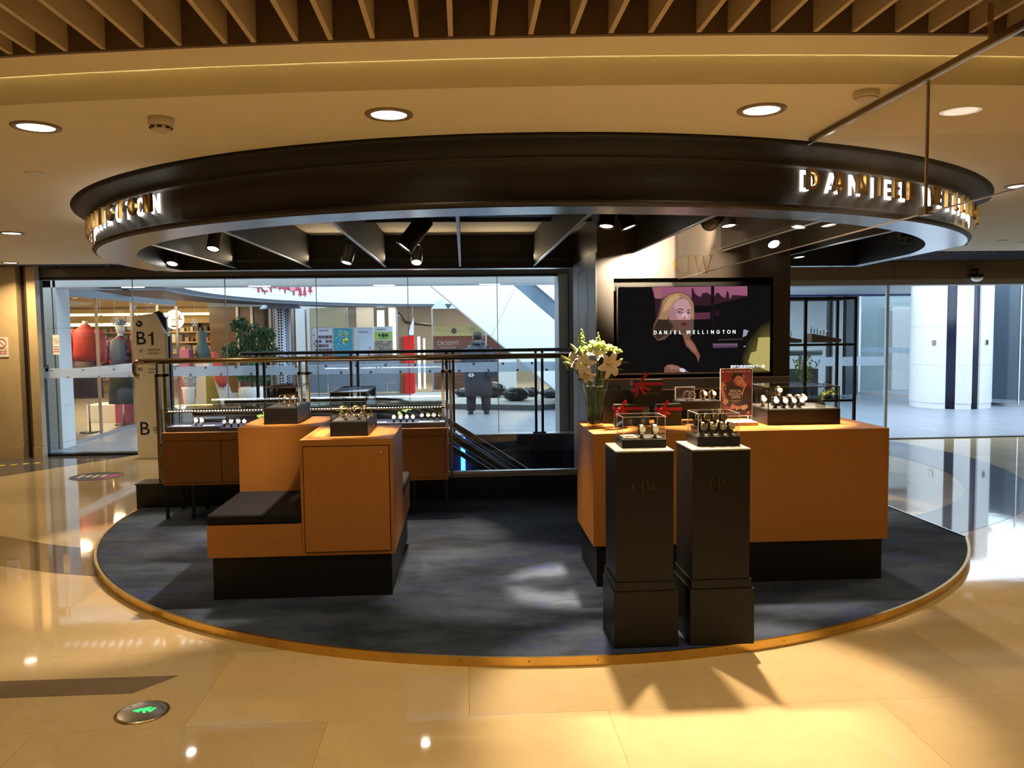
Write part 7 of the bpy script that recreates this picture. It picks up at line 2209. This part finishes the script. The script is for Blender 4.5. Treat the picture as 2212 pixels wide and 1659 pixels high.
# ---- the man outside
mx, my = .28, 16.05
pm = root('person', (mx, my, .0), 'man seen from behind in a long dark grey-blue padded coat with a shoulder bag', 'person')
sv = [(0, 0, .88), (0, 0, 1.08), (0, 0, 1.26), (0, 0, 1.36), (0, -.01, 1.45), (0, -.02, 1.53),
      (-.15, 0, 1.30), (-.23, .02, 1.05), (-.21, .12, .86), (.15, 0, 1.30), (.23, .02, 1.05), (.21, .12, .86),
      (-.10, 0, .84), (-.13, .01, .48), (-.15, .03, .08), (-.16, .12, .045), (.10, 0, .84), (.14, .01, .48), (.155, .03, .08), (.165, .12, .045)]
se_ = [(0, 1), (1, 2), (2, 3), (3, 4), (4, 5), (2, 6), (6, 7), (7, 8), (2, 9), (9, 10), (10, 11), (0, 12), (12, 13), (13, 14), (14, 15), (0, 16), (16, 17), (17, 18), (18, 19)]
sr = [.15, .15, .16, .07, .075, .08, .075, .06, .045, .075, .06, .045, .10, .075, .04, .035, .10, .075, .04, .035]
me = bpy.data.meshes.new('body')
me.from_pydata(sv, se_, [])
bo = bpy.data.objects.new('body', me); COL.objects.link(bo); bo.parent = pm; ORG[bo] = Vector((mx, my, 0))
sk = bo.modifiers.new('skin', 'SKIN'); ss = bo.modifiers.new('smooth', 'SUBSURF'); ss.levels = 1; ss.render_levels = 1
for i, r in enumerate(sr):
    me.skin_vertices[0].data[i].radius = (r, r)
me.skin_vertices[0].data[0].use_root = True
me.materials.append(pbr('skin', (.50, .30, .22), .5, noise=.05))
M_coat = pbr('padded_coat', (.035, .040, .062), .6, noise=.25, nscale=7, bump=.4)
X, Y = mx, my
MB().loft([(.36, X, Y, .27, .19), (.6, X, Y, .275, .195), (.9, X, Y, .27, .19), (1.1, X, Y, .265, .18), (1.24, X, Y, .25, .165), (1.33, X, Y, .19, .13), (1.39, X, Y, .11, .10), (1.43, X, Y - .01, .085, .09)], 24, p=2.5).build('coat', M_coat, pm)
for s in (-1, 1):
    MB().tube([(X + s * .19, Y, 1.28), (X + s * .27, Y + .02, 1.08), (X + s * .285, Y + .05, .92), (X + s * .22, Y + .13, .88)], [.085, .085, .078, .06], 12).build('sleeve', M_coat, pm)
MB().tube([(X - .09, Y - .1, 1.40), (X, Y - .13, 1.40), (X + .09, Y - .1, 1.40), (X + .11, Y, 1.41), (X + .09, Y + .08, 1.42), (X, Y + .1, 1.42), (X - .09, Y + .08, 1.42), (X - .11, Y, 1.41)], .035, 8, close=True).build('collar', M_coat, pm)
for s in (-1, 1):
    MB().tube([(X + s * .13, Y, .5), (X + s * .145, Y + .01, .3), (X + s * .155, Y + .02, .07)], [.10, .095, .085], 12).build('trouser_leg', pbr('navy_trousers', (.02, .025, .045), .7, noise=.2), pm)
    MB().loft([(.002, X + s * .16, Y + .05, .055, .13), (.05, X + s * .16, Y + .05, .052, .125), (.09, X + s * .158, Y + .02, .045, .08)], 14).build('shoe', pbr('dark_shoe', (.02, .02, .025), .4, noise=.1), pm)
MB().loft([(1.47, X, Y - .035, .078, .07), (1.52, X, Y - .03, .092, .095), (1.57, X, Y - .025, .092, .098), (1.61, X, Y - .02, .07, .075), (1.628, X, Y - .02, .025, .03)], 18).build('hair', pbr('black_hair', (.012, .011, .012), .5, noise=.2, nscale=60), pm)
for s in (-1, 1):
    MB().loft([(1.47, X + s * .085, Y, .014, .02), (1.51, X + s * .092, Y, .014, .024), (1.535, X + s * .088, Y, .008, .012)], 8).build('ear', pbr('skin', (.50, .30, .22), .5), pm)
t = root('shoulder_bag', (X + .26, Y - .1, .8), 'dark shoulder bag hanging at the right hip of the man outside', 'bag')
MB().box(X + .17, X + .37, Y - .27, Y - .17, .74, .98).build('bag_body', pbr('bag_black', (.03, .04, .055), .5, noise=.15), t, bevel=.02)
MB().tube([(X + .19, Y - .2, .97), (X + .15, Y - .20, 1.2), (X + .08, Y - .18, 1.34), (X + .02, Y - .12, 1.42)], .012, 6).build('strap', pbr('bag_black', (.03, .04, .055), .5), t)
# white marks on the coat back
for (dx, dz, s) in ((-.14, .78, .06), (-.10, 1.12, .05), (.20, 1.12, .03)):
    b = MB()
    for k in range(6):
        a = k * PI / 3 + dx
        b.bar((X + dx, Y - .197, dz), (X + dx + s * math.cos(a), Y - .197, dz + s * .7 * math.sin(a)), .004, .022)
    b.build('white_print', M_white, pm)
